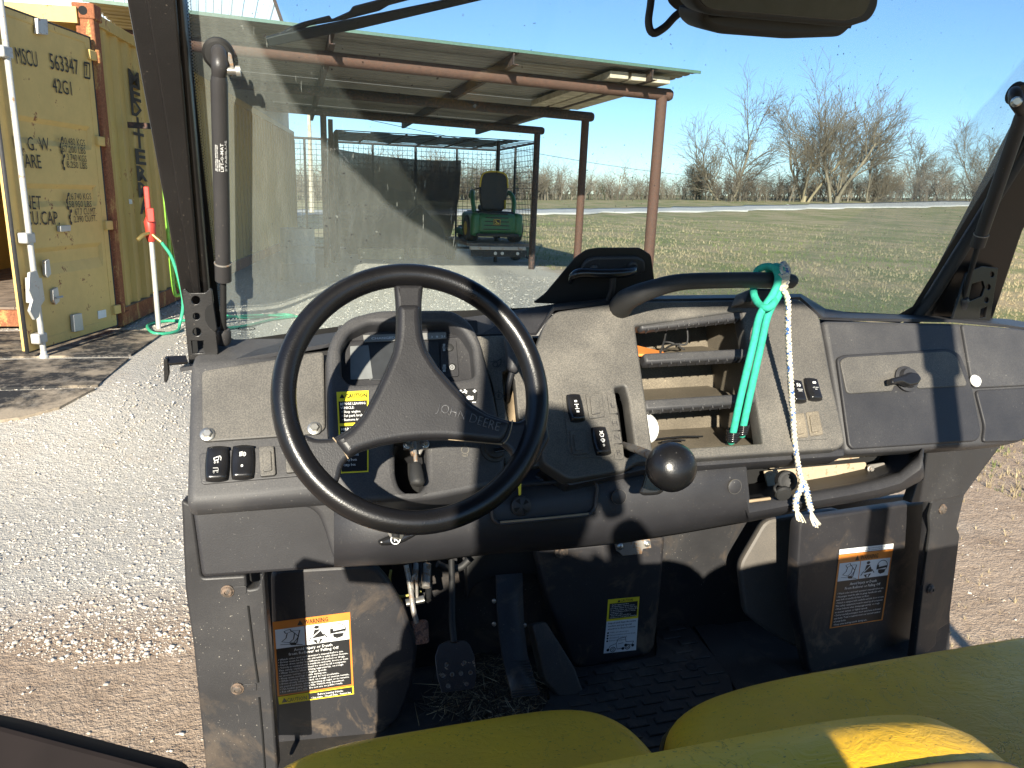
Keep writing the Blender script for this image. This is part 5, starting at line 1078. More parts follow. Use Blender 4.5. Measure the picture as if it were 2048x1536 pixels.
me = bpy.data.meshes.new('ground'); me.from_pydata(V.tolist(), [], F.tolist()); me.update()
tag(obj('ground', me, M['ground'], None, True), kind='structure')
# white gravel road along the far side of the field
M['road'] = plain('white_road_gravel', (.46, .44, .40), .95, bump=.3, scale=8)
up_, lo_ = [], []
for x, y in ((380, 426), (585, 426), (760, 427), (900, 426), (1080, 425), (1300, 421), (1500, 417), (1700, 412), (1950, 407), (2150, 402), (2400, 397)):
    a, b = hit(x, y-5.0, 300), hit(x, y+5.5, 300); up_.append(a+np.array([0, 0, .06])); lo_.append(b+np.array([0, 0, .06]))
def densify(A): return [A[i]*(1-t)+A[i+1]*t for i in range(len(A)-1) for t in np.linspace(0, 1, 9)[:-1]]+[A[-1]]
lo_, up_ = densify(lo_), densify(up_)
for A in (lo_, up_):
    for p in A: p[1] += random.gauss(0, 1.0)
G = [[l*(1-t)+u*t for l, u in zip(lo_, up_)] for t in (0, .25, .5, .75, 1)]
for row in G:
    for p in row: p[2] = hgt(p[0], p[1])+.06
tag(sheet('road', G, M['road'], None, .08), kind='structure')

# ---- loose stones over the gravel
def instancer(name, base_v, base_f, P, sc, ang, tilt, mats, label, mi=None, nonuni=.0):
    """Many copies of one small shape in a single mesh (gravel, grass)."""
    n = len(P); bv = np.asarray(base_v, float); m = len(bv)
    s3 = sc[:, None]*(1+nonuni*RNG.uniform(-1, 1, (n, 3))); v = bv[None]*s3[:, None, :]
    ct, st_ = np.cos(tilt)[:, None], np.sin(tilt)[:, None]; y, z = v[..., 1]*ct-v[..., 2]*st_, v[..., 1]*st_+v[..., 2]*ct
    ca, sa = np.cos(ang)[:, None], np.sin(ang)[:, None]; x2, y2 = v[..., 0]*ca-y*sa, v[..., 0]*sa+y*ca
    W_ = np.stack([x2, y2, z], -1)+np.asarray(P)[:, None, :]
    f = np.asarray(base_f)[None]+(np.arange(n)*m)[:, None, None]
    me = bpy.data.meshes.new(name); F_ = f.reshape(-1, f.shape[-1]); nf, fs = F_.shape
    me.vertices.add(n*m); me.vertices.foreach_set('co', W_.astype('f').ravel()); me.loops.add(nf*fs); me.loops.foreach_set('vertex_index', F_.astype('i').ravel())
    me.polygons.add(nf); me.polygons.foreach_set('loop_start', np.arange(0, nf*fs, fs, dtype='i')); me.polygons.foreach_set('loop_total', np.full(nf, fs, 'i'))
    for q in mats: me.materials.append(q)
    if len(mats) > 1:
        ids = RNG.integers(0, len(mats), n) if mi is None else mi; me.polygons.foreach_set('material_index', np.repeat(ids, nf//n).astype('i'))
    me.update(calc_edges=True); me.validate(); o = obj(name, me, None); return tag(o, label, kind='stuff')
ico_v = np.array([(-.5, -.4, -.28), (.45, -.5, -.3), (.55, .38, -.3), (-.42, .46, -.28), (-.36, -.30, .08), (.30, -.36, .14), (.40, .22, .10), (-.22, .34, .13)]); ico_f = [(0, 3, 2, 1), (4, 5, 6, 7), (0, 1, 5, 4), (1, 2, 6, 5), (2, 3, 7, 6), (3, 0, 4, 7)]
M['stone'] = plain('limestone', (.56, .52, .455), .9, bump=.3, scale=200, var=.2); M['stone_grey'] = plain('grey_stone', (.47, .435, .38), .9, bump=.3, scale=200, var=.2); M['stone_tan'] = plain('tan_stone', (.46, .395, .315), .9, bump=.3, scale=200, var=.25)
def polar(n, r0, r1, a0, a1):
    r = r0*(r1/r0)**RNG.random(n); a = np.radians(RNG.uniform(a0, a1, n)); return r*np.sin(a), r*np.cos(a)
def scatter_stones(n, test, smin, smax, r0, r1, a0, a1):
    x, y = polar(n, r0, r1, a0, a1); ok = test(x, y); x, y = x[ok], y[ok]; r = np.hypot(x, y)
    s = smin+(smax-smin)*RNG.random(len(x))**5.0; s *= np.clip(r/5, 1, 1.8); return np.stack([x, y, hgt(x, y)+s*.10], -1), s
car_clear = lambda x, y: ~((x > -.14) & (x < 1.5) & (y < 1.7))
Pa, sa_ = scatter_stones(100000, lambda x, y: car_clear(x, y) & (x < 3.1+np.clip((y-7)*.46, 0, 2.0)) & ((y < 14) | (x < 3.4)) & (y > 2.55+.2*np.sin(x*3)) & ~((x < -1.0) & (y > 5.3) & (y < 7.2)), .005, .018, 2.2, 17, -42, 36)
Pb, sb_ = scatter_stones(16000, lambda x, y: car_clear(x, y) & ((y < 2.5) | (x > 1.7)) & (x < 4), .004, .016, 1.2, 6, -70, 75)
Pb = Pb[::2]; sb_ = sb_[::2]
Pp = np.concatenate([Pa, Pb]); ss = np.concatenate([sa_, sb_])
instancer('gravel', ico_v, ico_f, Pp, ss, RNG.uniform(0, 6.28, len(Pp)), RNG.uniform(-.8, .8, len(Pp)), [M['stone'], M['stone'], M['stone_grey'], M['stone_tan'], M['stone']], 'loose crushed limestone over the yard', nonuni=.35)
# ---- grass
M['grass_dry'] = plain('dry_grass', (.42, .345, .205), .9, var=.25, scale=3); M['grass_tan'] = plain('tan_grass', (.34, .27, .155), .9, var=.25, scale=3); M['grass_green'] = plain('green_grass', (.15, .19, .055), .9, var=.25, scale=3)
bl_v, bl_f = [], []
for k in range(6):
    a = k*1.05+.3; l = .8+.35*math.sin(k*2.1); t = .35+.2*math.cos(k*3.3); d = np.array([math.cos(a), math.sin(a)]); w = np.array([-d[1], d[0]])*.05
    o_ = d*.10; q = len(bl_v); bl_v += [(*(o_-w), 0), (*(o_+w), 0), (*(o_+d*l*t*.5+w*.5), l*.55), (*(o_+d*l*t*.5-w*.5), l*.55), (*(o_+d*l*t*1.2), l*.9)]; bl_f += [(q, q+1, q+2), (q, q+2, q+3), (q+3, q+2, q+4)]
x, y = polar(40000, 4.0, 60, 8, 62); ok = (x > 3.3+.6*np.sin(y*.9)+.3*np.sin(y*2.3)) & ((x > 5.4) | (y < 8.5)) ; x, y = x[ok], y[ok]
gsel = np.sin(x*.55+1.3*np.sin(y*.23))*np.cos(y*.31+.8*np.sin(x*.4)) + RNG.normal(0, .35, len(x)); ids = np.where(gsel > .30, 2, RNG.integers(0, 2, len(x)))
sg = (.022+.040*RNG.random(len(x))**2)*np.clip(np.hypot(x, y)/12, 1, 2.2)
instancer('field_grass', bl_v, bl_f, np.stack([x, y, hgt(x, y)-.004], -1), sg, RNG.uniform(0, 6.28, len(x)), np.zeros(len(x)), [M['grass_dry'], M['grass_tan'], M['grass_green']], 'short dry and green winter grass over the field', ids, .3)
x, y = polar(900, 1.9, 9, 48, 80); ok = (x > 1.75); x, y = x[ok], y[ok]
instancer('dry_weeds', bl_v, bl_f, np.stack([x, y, hgt(x, y)-.002], -1), .012+.022*RNG.random(len(x)), RNG.uniform(0, 6.28, len(x)), np.zeros(len(x)), [M['grass_dry'], M['grass_tan'], M['grass_tan']], 'sparse dry weeds on the bare dirt beside the vehicle', None, .4)
# ---- black rubber mats laid before the container
k = N('worn_rubber_mat'); f_ = k.ramp(k.noise(2.6, 7, .7), .44, .60); f2 = k.ramp(k.noise(14, 5, .7), .50, .62)
M['mat'] = k.end(k.bsdf(k.mix(k.math('MULTIPLY', f_, .85), k.mix(k.math('MULTIPLY', f2, .55), (.025, .025, .026), (.26, .23, .19)), (.38, .31, .225)), .85, 0, k.bump(k.noise(60, 3), .4, .006), .25))
for i, (L, t) in enumerate((([(-260, 672), (250, 664), (330, 668), (262, 716), (-260, 724)], 'black rubber mat lying under the open container door'), ([(-260, 728), (258, 720), (196, 776), (-260, 790)], 'dirt-streaked black rubber mat between two other mats'), ([(-260, 796), (190, 782), (120, 826), (40, 848), (-260, 880)], 'half-buried black rubber mat nearest the vehicle'))):
    pp = [hit(*q) for q in L]; zc = max(p[2] for p in pp)
    nv = len(pp); Vt = [(p[0], p[1], hgt(p[0], p[1])+.016) for p in pp]; Vb = [(p[0], p[1], hgt(p[0], p[1])-.02) for p in pp]
    tag(rebase(mesh('rubber_mat', Vt+Vb, [tuple(range(nv)), tuple(range(2*nv-1, nv-1, -1))]+[(a, (a+1) % nv, nv+(a+1) % nv, nv+a) for a in range(nv)], M['mat'])), t, 'rubber mat', 'rubber mats before the container')

# ---- yellow shipping container with its door swung open
M['cont'] = rust('yellow_container_paint', (.57, .395, .125), (.16, .06, .03), .08, 4.5, .5, streak=True)
M['door'] = rust('yellow_door_paint', (.70, .485, .165), (.16, .06, .03), .10, 6, .5)
M['rustpost'] = rust('rusty_post_paint', (.46, .27, .09), (.17, .065, .03), .62, 7, .65, streak=True)
M['rustpipe'] = rust('rusty_pipe', (.105, .056, .039), (.085, .043, .03), .35, 30, .75)
M['darkpipe'] = rust('dark_pipe', (.045, .034, .03), (.08, .045, .034), .35, 25, .7)
M['gasket'] = plain('door_gasket', (.03, .03, .031), .7, bump=.3)
M['lockrod'] = rust('galvanised_rod', (.55, .54, .50), (.25, .16, .10), .16, 14, .45, .3)
M['plank'] = plain('grey_plank', (.22, .17, .13), .9, bump=.4, scale=60, var=.35)
M['ink'] = plain('black_paint_lettering', (.02, .018, .016), .6)
CA = math.radians(7.5); cd = np.array([math.sin(CA), math.cos(CA), 0]); cw = np.array([-cd[1], cd[0], 0]); H0 = np.array([-1.50, 7.20, .28])
ct = empty('shipping_container', tuple(H0+cd*6+cw*1.2-np.array([0, 0, .02])), 'long yellow shipping container with one rust-edged door swung open', 'shipping container')
CL, CW_, CH = 12.1, 2.42, 2.56
# corrugated long side facing the shed
prof = []; t = .12
while t < CL-.12: prof += [(t, 0), (t+.07, 0), (t+.105, .036), (t+.175, .036), (t+.21, 0)]; t += .278
side = Plane(H0, nrm(np.cross(cd, [0, 0, 1])))           # outward normal, towards +X
G = [[H0+cd*a+side.n*(-.05+b)+np.array([0, 0, z]) for a, b in prof] for z in (.14, CH-.08)]
sheet('side_wall', G, M['cont'], ct, .004, False)
beam('bottom_rail', H0+np.array([0, 0, .07])-side.n*.03, H0+cd*CL+np.array([0, 0, .07])-side.n*.03, .07, .15, M['rustpost'], ct); beam('top_rail', H0+np.array([0, 0, CH-.04])-side.n*.03, H0+cd*CL+np.array([0, 0, CH-.04])-side.n*.03, .07, .09, M['cont'], ct)
box('corner_post', H0-side.n*.06+cd*.05+np.array([0, 0, CH/2]), (.14, .13, CH), M['rustpost'], ct, np.array([side.n, cd, [0, 0, 1]]), .012)
box('corner_post', H0+cw*(CW_-.06)+cd*.05+np.array([0, 0, CH/2]), (.14, .13, CH), M['rustpost'], ct, np.array([side.n, cd, [0, 0, 1]]), .012)
for z in (.06, CH+.0):
    o = box('corner_casting', H0-side.n*.06+cd*.06+np.array([0, 0, z]), (.17, .17, .12), M['rustpost'], ct, np.array([side.n, cd, [0, 0, 1]]), .01)
    lathe('casting_hole', [(.035, 0), (.034, .003), (.001, .003)], H0-side.n*.06-cd*.024+np.array([0, 0, z]), -cd, M['void'], ct, 14)
beam('door_header', H0-side.n*.1+np.array([0, 0, CH-.04]), H0+cw*(CW_-.1)+np.array([0, 0, CH-.04]), .10, .12, M['cont'], ct); beam('door_sill', H0-side.n*.1+cd*.05+np.array([0, 0, .06]), H0+cw*(CW_-.1)+cd*.05+np.array([0, 0, .06]), .12, .14, M['rustpost'], ct)
mesh('container_roof', [H0+np.array([0, 0, CH-.02]), H0+cw*CW_+np.array([0, 0, CH-.02]), H0+cw*CW_+cd*CL+np.array([0, 0, CH-.02]), H0+cd*CL+np.array([0, 0, CH-.02])], [(0, 1, 2, 3)], M['cont'], ct)
mesh('end_wall', [H0+cd*CL, H0+cd*CL+cw*CW_, H0+cd*CL+cw*CW_+np.array([0, 0, CH-.03]), H0+cd*CL+np.array([0, 0, CH-.03])], [(0, 1, 2, 3)], M['cont'], ct)
mesh('side_wall', [H0+cw*CW_, H0+cw*CW_+cd*CL, H0+cw*CW_+cd*CL+np.array([0, 0, CH-.03]), H0+cw*CW_+np.array([0, 0, CH-.03])], [(0, 1, 2, 3)], M['cont'], ct)
for i in range(11): box('floor_plank', H0+cw*(.22*i+.11)+cd*(CL/2)+np.array([0, 0, .135]), (.214, CL-.1, .03), M['plank'], ct, np.array([cw, cd, [0, 0, 1]]))
# the open door
E0 = atZ(58, 704, .30); Hd = np.array([-1.522, 7.135, .30]); dv = nrm(Hd-E0); DP = Plane(E0, (dv[1], -dv[0], 0)); DWd, DH = float(np.linalg.norm(Hd-E0)), 2.33
DP.ex = dv; DP.ey = np.array([0, 0, 1.0])
dr = empty('container_door', tuple(E0+dv*DWd/2)); adopt(dr, ct)
dfr = plate('door_frame', [[(0, 0), (DWd, 0), (DWd, DH), (0, DH)], [(.075, .07), (DWd-.07, .07), (DWd-.07, DH-.05), (.075, DH-.05)]], DP, .05, M['door'], dr, .004, .012, px=False)
G = []
pf = [(.06, 0), (.07, -.006), (.70, -.006), (.735, -.03), (.86, -.03), (.895, -.006), (1.10, -.006), (1.135, -.03), (1.30, -.03), (1.335, -.006), (1.64, -.006), (1.675, -.03), (1.82, -.03), (1.855, -.006), (2.28, -.006), (2.29, 0)]
pf = [(.06, 0), (.07, -.006), (.52, -.006), (.60, -.030), (.69, -.030), (.725, -.006), (1.02, -.006), (1.06, -.030), (1.15, -.030), (1.185, -.006), (1.46, -.006), (1.50, -.030), (1.61, -.030), (1.645, -.006), (2.28, -.006), (2.29, 0)]
for v, w in pf: G.append([DP.pt(u, v, w if .12 < u < DWd-.10 else min(w, -.006)) for u in (.07, .13, .16, DWd-.13, DWd-.11, DWd-.065)])
for row, (v, w) in zip(G, pf):
    for j in (0, 1, 4, 5): row[j] = DP.pt(*[(.07, .13, .16, DWd-.13, DWd-.11, DWd-.065)[j], v], -.006)
sheet('door_panel', G, M['door'], dr, .003, False)
tube('door_gasket', [DP.pt(u, v, -.01) for u, v in ((-.004, -.006), (DWd+.004, -.006), (DWd+.004, DH+.006), (-.004, DH+.006))], .016, M['gasket'], dr, 6, closed=True)
for z in (.16, .88, 1.56, 2.22):
    box('door_hinge', DP.pt(DWd+.015, z-.02, .012), (.16, .075, .03), M['cont_y'] if 'cont_y' in M else M['door'], dr, np.array([dv, [0, 0, 1], DP.n]), .006)
    tube('hinge_pin', [DP.pt(DWd+.05, z-.07, .026), DP.pt(DWd+.05, z+.03, .026)], .018, M['rustpost'], dr, 8)
ua, ub = DP.uv(DP.at(6, 10)), DP.uv(DP.at(93, 690)); um = .085
rod = tube('lock_rod', [DP.pt(um, -.06, .05), DP.pt(um, 2.45, .05)], .020, M['lockrod'], dr, 14)
lathe('rod_cam', [(.026, 0), (.03, .02), (.03, .06), (.022, .07), (.022, .09), (.014, .10)], DP.pt(um, -.10, .05), (0, 0, 1), M['lockrod'], rod, 12)
for z in (.06, .78, 2.0):
    box('rod_guide', DP.pt(um-.01, z+.03, .035), (.10, .075, .07), M['lockrod'], dr, np.array([dv, [0, 0, 1], DP.n]), .010)
plate('lock_handle', [[(60, 545), (74, 540), (80, 560), (78, 590), (84, 606), (78, 635), (70, 640), (60, 622), (66, 600), (58, 580)]], DP.off(.085), .02, M['lockrod'], dr, .003, .006)
plate('handle_hub', [[(58, 555), (84, 556), (90, 600), (82, 612), (60, 606)]], DP.off(.045), .03, M['lockrod'], dr, .003, .006)
for L in ([(91, 522), (99, 518), (103, 548), (96, 556), (92, 550)], [(106, 580), (116, 574), (120, 602), (112, 610), (107, 602)]): plate('handle_catch', [L], DP.off(.022), .026, M['lockrod'], dr, .003, .008)
tube('catch_pin', [DP.off(.03).at(112, 596), DP.off(.06).at(126, 593)], .008, M['lockrod'], dr, 8)
for L in ([(75, 36), (96, 38), (97, 70), (76, 68)], [(147, 630), (164, 626), (168, 660), (150, 664)], [(121, 452), (142, 450), (142, 462), (122, 464)]): plate('keeper', [L], DP.off(.03), .03, M['lockrod'], dr, .004, .006)
plate('door_sticker', [[(196, 622), (212, 619), (213, 634), (197, 638)]], DP.off(.001), .004, M['white_lab'], dr, .0005, .001)
def dl(s, x0, y0, x1, y1, hpx, bold=.0):
    A_, B_ = DP.at(x0, y0), DP.at(x1, y1); C_ = DP.at(x0, y0-hpx); return (s, A_, B_, float(np.linalg.norm(C_-A_)), DP.n, bold)
print_lines('door_lettering', [dl('MSCU', 33, 127, 76, 135, 32), dl('563347', 101, 138, 158, 150, 31), dl('42G1', 106, 184, 144, 191, 28), dl('M. G. W.', 30, 300, 102, 302, 28), dl('TARE', 38, 335, 83, 337, 28), dl('NET', 50, 418, 83, 419, 28), dl('CU.CAP.', 52, 450, 119, 449, 28),
    dl('30.480 KGS', 124, 288, 170, 293, 14), dl('67.200 LBS', 124, 304, 171, 308, 14), dl('3.740 KGS', 134, 320, 173, 324, 13), dl('8.250 LBS', 134, 335, 174, 338, 13), dl('26.740 KGS', 137, 399, 182, 399, 13), dl('58.950 LBS', 138, 415, 183, 414, 13), dl('67.7 CU.MT.', 150, 430, 193, 428, 13), dl('2.390 CU.FT.', 148, 445, 193, 442, 13), dl('7', 171, 151, 177, 152, 22)], M['ink'], dr, .0035)
Qb = Quad(*(DP.off(.002).at(*q) for q in ((168, 125), (179, 127), (180, 157), (169, 155))))
Qb.polys('check_box', stroke([(0, 0), (1, 0), (1, 1), (0, 1), (0, 0)], .12), M['ink'], dr, .0015)
for bx, by0, by1 in ((121, 276, 306), (126, 311, 338), (134, 388, 417), (140, 421, 447)):
    q = Quad(*(DP.off(.002).at(*z) for z in ((bx-2, by0), (bx+4, by0), (bx+4, by1), (bx-2, by1))))
    q.polys('bracket_mark', stroke([(1, 0), (.45, .08), (.45, .42), (0, .5), (.45, .58), (.45, .92), (1, 1)], .25), M['ink'], dr, .0015)
# owner's name painted down the side
SD = side.off(-.012); SD.ex = cd; SD.ey = np.array([0, 0, 1.0])
its = []; L0 = SD.at(268, 290); hd_ = float(np.hypot(*(L0-EYE)[:2]))
for chh, y in zip('MEDITERRA', (168, 197, 229, 262, 294, 327, 361, 394, 427)):
    d = ray(268+(y-290)*.087, y); z = EYE[2]+d[2]/np.hypot(d[0], d[1])*hd_; wd = .30 if chh != 'I' else .07
    A_ = np.array([L0[0], L0[1], z])+cd*(.15-wd/2); its.append((chh, A_, A_+cd*wd, .135, side.n, .03))
join_text('side_lettering', its, M['ink'], ct, .004)
plate('side_sticker', [[(258, 398), (264, 399), (265, 408), (259, 408)]], SD.off(.004), .003, M['white_lab'], ct, .0005, .001)
# red and dark goods inside the container
M['red'] = plain('red_paint', (.42, .045, .03), .45, bump=.1); M['dull_red'] = plain('dull_red_paint', (.16, .025, .02), .6)
o = empty('red_machine', tuple(H0+cw*1.45+cd*2.6+np.array([0, 0, .155])), 'small red engine-driven machine on the container floor', 'machine')
box('machine_body', H0+cw*1.45+cd*2.6+np.array([0, 0, .50]), (.42, .34, .22), M['dull_red'], o, None, .05); box('engine_block', H0+cw*1.45+cd*2.6+np.array([0, 0, .75]), (.26, .26, .20), M['black'], o, None, .03)
for a in (-.24, .24): lathe('machine_wheel', [(.05, -.04), (.16, -.04), (.17, 0), (.16, .04), (.05, .04)], H0+cw*1.45+cd*2.55+np.array([a, 0, .32]), (1, 0, 0), M['rubber'], o, 18)

# ---- yard hydrant and hoses
hb = np.array([-1.21, 7.24, .26]); hyd = empty('yard_hydrant', tuple(hb), 'red-headed yard hydrant on a grey standpipe beside the yellow container', 'hydrant')
tube('standpipe', [hb-np.array([0, 0, .05]), hb+np.array([0, 0, .78])], .021, M['lockrod'], hyd, 14)
tube('hydrant_head', [hb+np.array([0, 0, z]) for z in (.76, .80, .86, .93, .98)], [.032, .045, .042, .05, .028], M['red'], hyd, 12)
box('hydrant_handle', hb+np.array([.0, -.02, 1.10]), (.045, .05, .26), M['red'], hyd, None, .010); box('handle_fork', hb+np.array([.02, -.05, .99]), (.06, .03, .12), M['red'], hyd, None, .008)
M['brass'] = plain('brass', (.50, .37, .13), .35, .8)
tube('hydrant_spout', [hb+np.array([0, -.02, .84]), hb+np.array([-.05, -.09, .82]), hb+np.array([-.09, -.12, .78])], .017, M['brass'], hyd, 8); tube('hydrant_spout', [hb+np.array([.02, -.03, .82]), hb+np.array([.09, -.06, .76])], .017, M['brass'], hyd, 8)
M['hose'] = plain('green_hose', (.05, .40, .22), .4); M['lime'] = plain('lime_hose', (.24, .52, .06), .45)
hs = [hb+np.array([.09, -.06, .76]), hb+np.array([.17, -.05, .60]), hb+np.array([.22, 0, .25]), hb+np.array([.18, 0, .03])]
for q in ((352, 668), (310, 672), (296, 655), (330, 647), (380, 645), (440, 640), (520, 634), (600, 637), (640, 640)): p = hit(*q); hs.append(p+np.array([0, 0, .022]))
tag(rebase(tube('garden_hose', hs, .014, M['hose'], None, 8, 5)), 'green garden hose running from the hydrant across the gravel', 'hose', 'hoses by the container')
p_ = [hit(x, y)+np.array([0, 0, .022]) for x, y in ((440, 662), (490, 656), (545, 643), (590, 636), (560, 632), (500, 640), (455, 636))]
tag(rebase(tube('garden_hose', p_, .014, M['hose'], None, 8, 5)), 'short green hose loop lying on gravel behind the windscreen corner', 'hose', 'hoses by the container')
lh = empty('hanging_hose', (-1.02, 7.75, .5), 'lime green hose hung in long loops against the yellow container', 'hose')
for i in range(5):
    c = np.array([-1.13+.028*i, 7.55+.06*i, 0]); zt, zb = 2.06-.03*i, .50+.05*(i % 3)
    tube('hose_loop', [c+np.array([0, 0, zt-.1]), c+np.array([.01, 0, 1.3]), c+np.array([.02, .02, zb+.1]), c+np.array([.05, .05, zb]), c+np.array([.08, .08, zb+.1]), c+np.array([.07, .07, 1.3]), c+np.array([.04, .04, zt])], .016, M['lime'], lh, 8, 6)
box('hose_hook', (-1.22, 7.70, 2.02), (.36, .05, .05), M['darkpipe'], lh)

# ---- open pipe shed built against the container
SZ = lambda X: 3.05-.0228*(X+1.92)                       # height of the front pipe
shed = empty('pipe_shed', (1.5, 12.5, 0), 'open lean-to shed of rusty pipe posts under a ribbed metal roof', 'shed')
M['roof'] = plain('galvanised_roof', (.25, .235, .205), .55, .25, bump=.1, scale=30, var=.15); M['trim'] = plain('green_trim', (.07, .14, .105), .5)
RY = (9.5, 12.55, 15.6); PX = (4.73, 4.85, 4.97)
for i, y in enumerate(RY):
    x = PX[i]; mt = M['rustpipe'] if i == 0 else M['darkpipe']
    tube('shed_post', [(x, y, -.05), (x+.015, y, SZ(x))], .075 if i == 0 else .068, M['rustpipe'] if i < 2 else mt, shed, 14)
    tube('cross_pipe', [(-1.95, y, SZ(-1.95)), (x+.12, y, SZ(x+.12))], .078, mt, shed, 14)
    lathe('pipe_cap', [(.078, 0), (.06, .035), (.01, .05)], (x+.12, y, SZ(x+.12)), (1, 0, 0), mt, shed, 14)
for X in (.45, 2.55, 4.35):
    z = SZ(X)+.078
    for nm, dx, dz, w, h in (('purlin', 0, .06, .012, .13), ('purlin_flange', .03, .124, .06, .010), ('purlin_flange', .03, 0, .06, .010)):
        box(nm, (X+dx, 13.8, z+dz), (w, 9.6, h), M['darkpipe'], shed)
tube('shed_post', [(.62, 15.6, -.05), (.62, 15.6, 3.0)], .06, M['darkpipe'], shed, 12); tube('shed_post', [(.80, 16.6, -.05), (.80, 16.6, 2.95)], .05, M['darkpipe'], shed, 12)
# ribbed roof sheets, ribs running down the slope, each sheet a piece of its own
for j in range(10):  # last sheets added past the shed's end to shade the kennel cloth
    y0 = 9.0+.955*j; pr = []
    t = 0
    while t < .95: pr += [(t, 0), (t+.10, 0), (t+.125, .028), (t+.155, .028), (t+.18, 0)]; t += .19
    pr = [(min(a, .965), b) for a, b in pr]
    G = [[(X, y0+a, SZ(X)+.215+b+(.003 if j % 2 else 0)) for a, b in pr] for X in (-1.9, 1.5, 4.95+.0*j)]
    sheet('roof_sheet', G, M['roof'], shed, .002, False)
for q in range(4):
    ya, yb = 9.1+2.4*q, 9.1+2.4*q+2.39; xa, xb = [float(H0[0]+cd[0]/cd[1]*(v-H0[1]))-.04 for v in (ya, yb)]
    mesh('closing_panel', [(xa, ya, 2.80), (xb, yb, 2.80), (xb, yb, SZ(xb)+.20), (xa, ya, SZ(xa)+.20), (xa-.02, ya, 2.80), (xb-.02, yb, 2.80), (xb-.02, yb, SZ(xb)+.20), (xa-.02, ya, SZ(xa)+.20)], [(0, 1, 2, 3), (7, 6, 5, 4), (0, 4, 5, 1), (1, 5, 6, 2), (2, 6, 7, 3), (3, 7, 4, 0)], M['roof'], shed)
beam('roof_trim', (-1.95, 8.985, SZ(-1.95)+.225), (5.0, 8.985, SZ(5.0)+.225), .02, .035, M['trim'], shed)
M['board'] = plain('weathered_board', (.50, .43, .32), .85, bump=.4, scale=50, var=.3)
for i, (x, L, t) in enumerate(((3.98, 3.3, 'weathered board nearest the middle of the shed, resting on the front pipe'), (4.27, 3.2, 'weathered board between two others on the front pipe'), (4.56, 3.3, 'weathered board nearest the corner post, resting on the front pipe'))):
    tag(rebase(box('board', (x, 9.18+L/2, SZ(x)+.078+.045), (.25, L, .085), M['board'], None, None, .006)), t, 'board', 'boards stored under the shed roof')

# ---- wire kennel at the back of the shed
ken = empty('wire_kennel', (3.1, 18.8, 0), 'black wire-mesh kennel with dark shade cloth behind the shed', 'kennel')
M['wire'] = plain('black_wire', (.015, .015, .016), .6); K0_, K1, KY0, KY1, KH = .95, 5.55, 17.3, 21.0, 2.78
def mesh_panel(a, b, z0, z1, parent, step=.13, r=.006):
    a, b = np.asarray(a, float), np.asarray(b, float); L = np.linalg.norm(b-a); d = (b-a)/L; V, F = [], []
    s = nrm(np.cross(d, [0, 0, 1]))*r
    def bar(p, q, w): k = len(V); V.extend([p-w-s, p+w-s, p+s, q-w-s, q+w-s, q+s]); F.extend([(k, k+1, k+4, k+3), (k+1, k+2, k+5, k+4), (k+2, k, k+3, k+5)])
    for t in np.arange(step, L, step): p = a+d*t; bar(p+np.array([0, 0, z0]), p+np.array([0, 0, z1]), d*r)
    for z in np.arange(z0+step, z1, step): bar(a+np.array([0, 0, z]), b+np.array([0, 0, z]), np.array([0, 0, r]))
    tag(mesh('wire_mesh', V, F, M['wire'], parent), kind='stuff')
for a, b in (((K0_, KY1), (K1, KY1)), ((K1, KY0), (K1, KY1)), ((K0_, KY0), (K0_, KY1)), ((-.9+.6, 20.2), (K0_, 20.2))):
    n = 4 if abs(a[0]-b[0]) > 3 else 2
    mesh_panel((*a, 0), (*b, 0), .05, KH-.05, ken)
    for i in range(n+1): t = i/n; p = (a[0]+(b[0]-a[0])*t, a[1]+(b[1]-a[1])*t); tube('kennel_post', [(*p, 0), (*p, KH)], .032, M['wire'], ken, 8)
    for z in (.08, KH): tube('kennel_rail', [(*a, z), (*b, z)], .03, M['wire'], ken, 8)
for i in range(7): x = K0_+(K1-K0_)*i/6; tube('roof_bar', [(x, KY0, KH), (x, KY1, KH)], .02, M['wire'], ken, 6)
for i in range(9): y = KY0+(KY1-KY0)*i/8; tube('roof_bar', [(K0_, y, KH+.02), (K1, y, KH+.02)], .012, M['wire'], ken, 6)
for x in (K0_, 4.6, K1): tube('kennel_post', [(x, KY0, 0), (x, KY0, KH)], .045, M['wire'], ken, 8)
M['cloth'] = see_through('shade_cloth', (.014, .014, .017), .95)
G = []
for i in range(9):
    v = i/8; row = []
    for j in range(17):
        u = j/16; x = 1.05+(3.45-.40*v**2*u)*u; sag = .16*4*u*(1-u) if v < .01 else .16*4*u*(1-u)*(1-v)
        row.append((x+.0, KY1-.12+.05*math.sin(u*9+v*3), 2.62-.16*u-sag*.6-v*2.5))
    G.append(row)
sheet('shade_cloth', G, M['cloth'], ken, 0)
sheet('added_roof_cover', [[(x, y, KH+.05-.05*math.sin(3.1*(x-K0_))**2) for x in np.linspace(K0_+.05, K1-.35, 25)] for y in np.linspace(KY0+.35, KY1-.5, 8)], M['cloth'], ken, 0)  # dark cover added only to darken the kennel top
# ---- tarp heap added to darken the kennel, for unclear items there
M['filler'] = plain('dark_filler', (.022, .021, .020), .7, bump=.3, scale=20, var=.4)
G = []
for i in range(15):
    t = i/14; G.append([(1.3+2.55*(j/18), 19.2+1.3*t, max(0.0, (.95+.18*math.sin(j*1.1)+.12*math.sin(j*.47+i))*min(1, 3.2*math.sin(math.pi*t)**.8)*min(1, 4*math.sin(math.pi*j/18)))) for j in range(19)])
tag(rebase(sheet('dark_filler_heap', G, M['filler'], None, .01)), 'low dark tarp-covered heap inside the wire kennel', 'tarp heap')
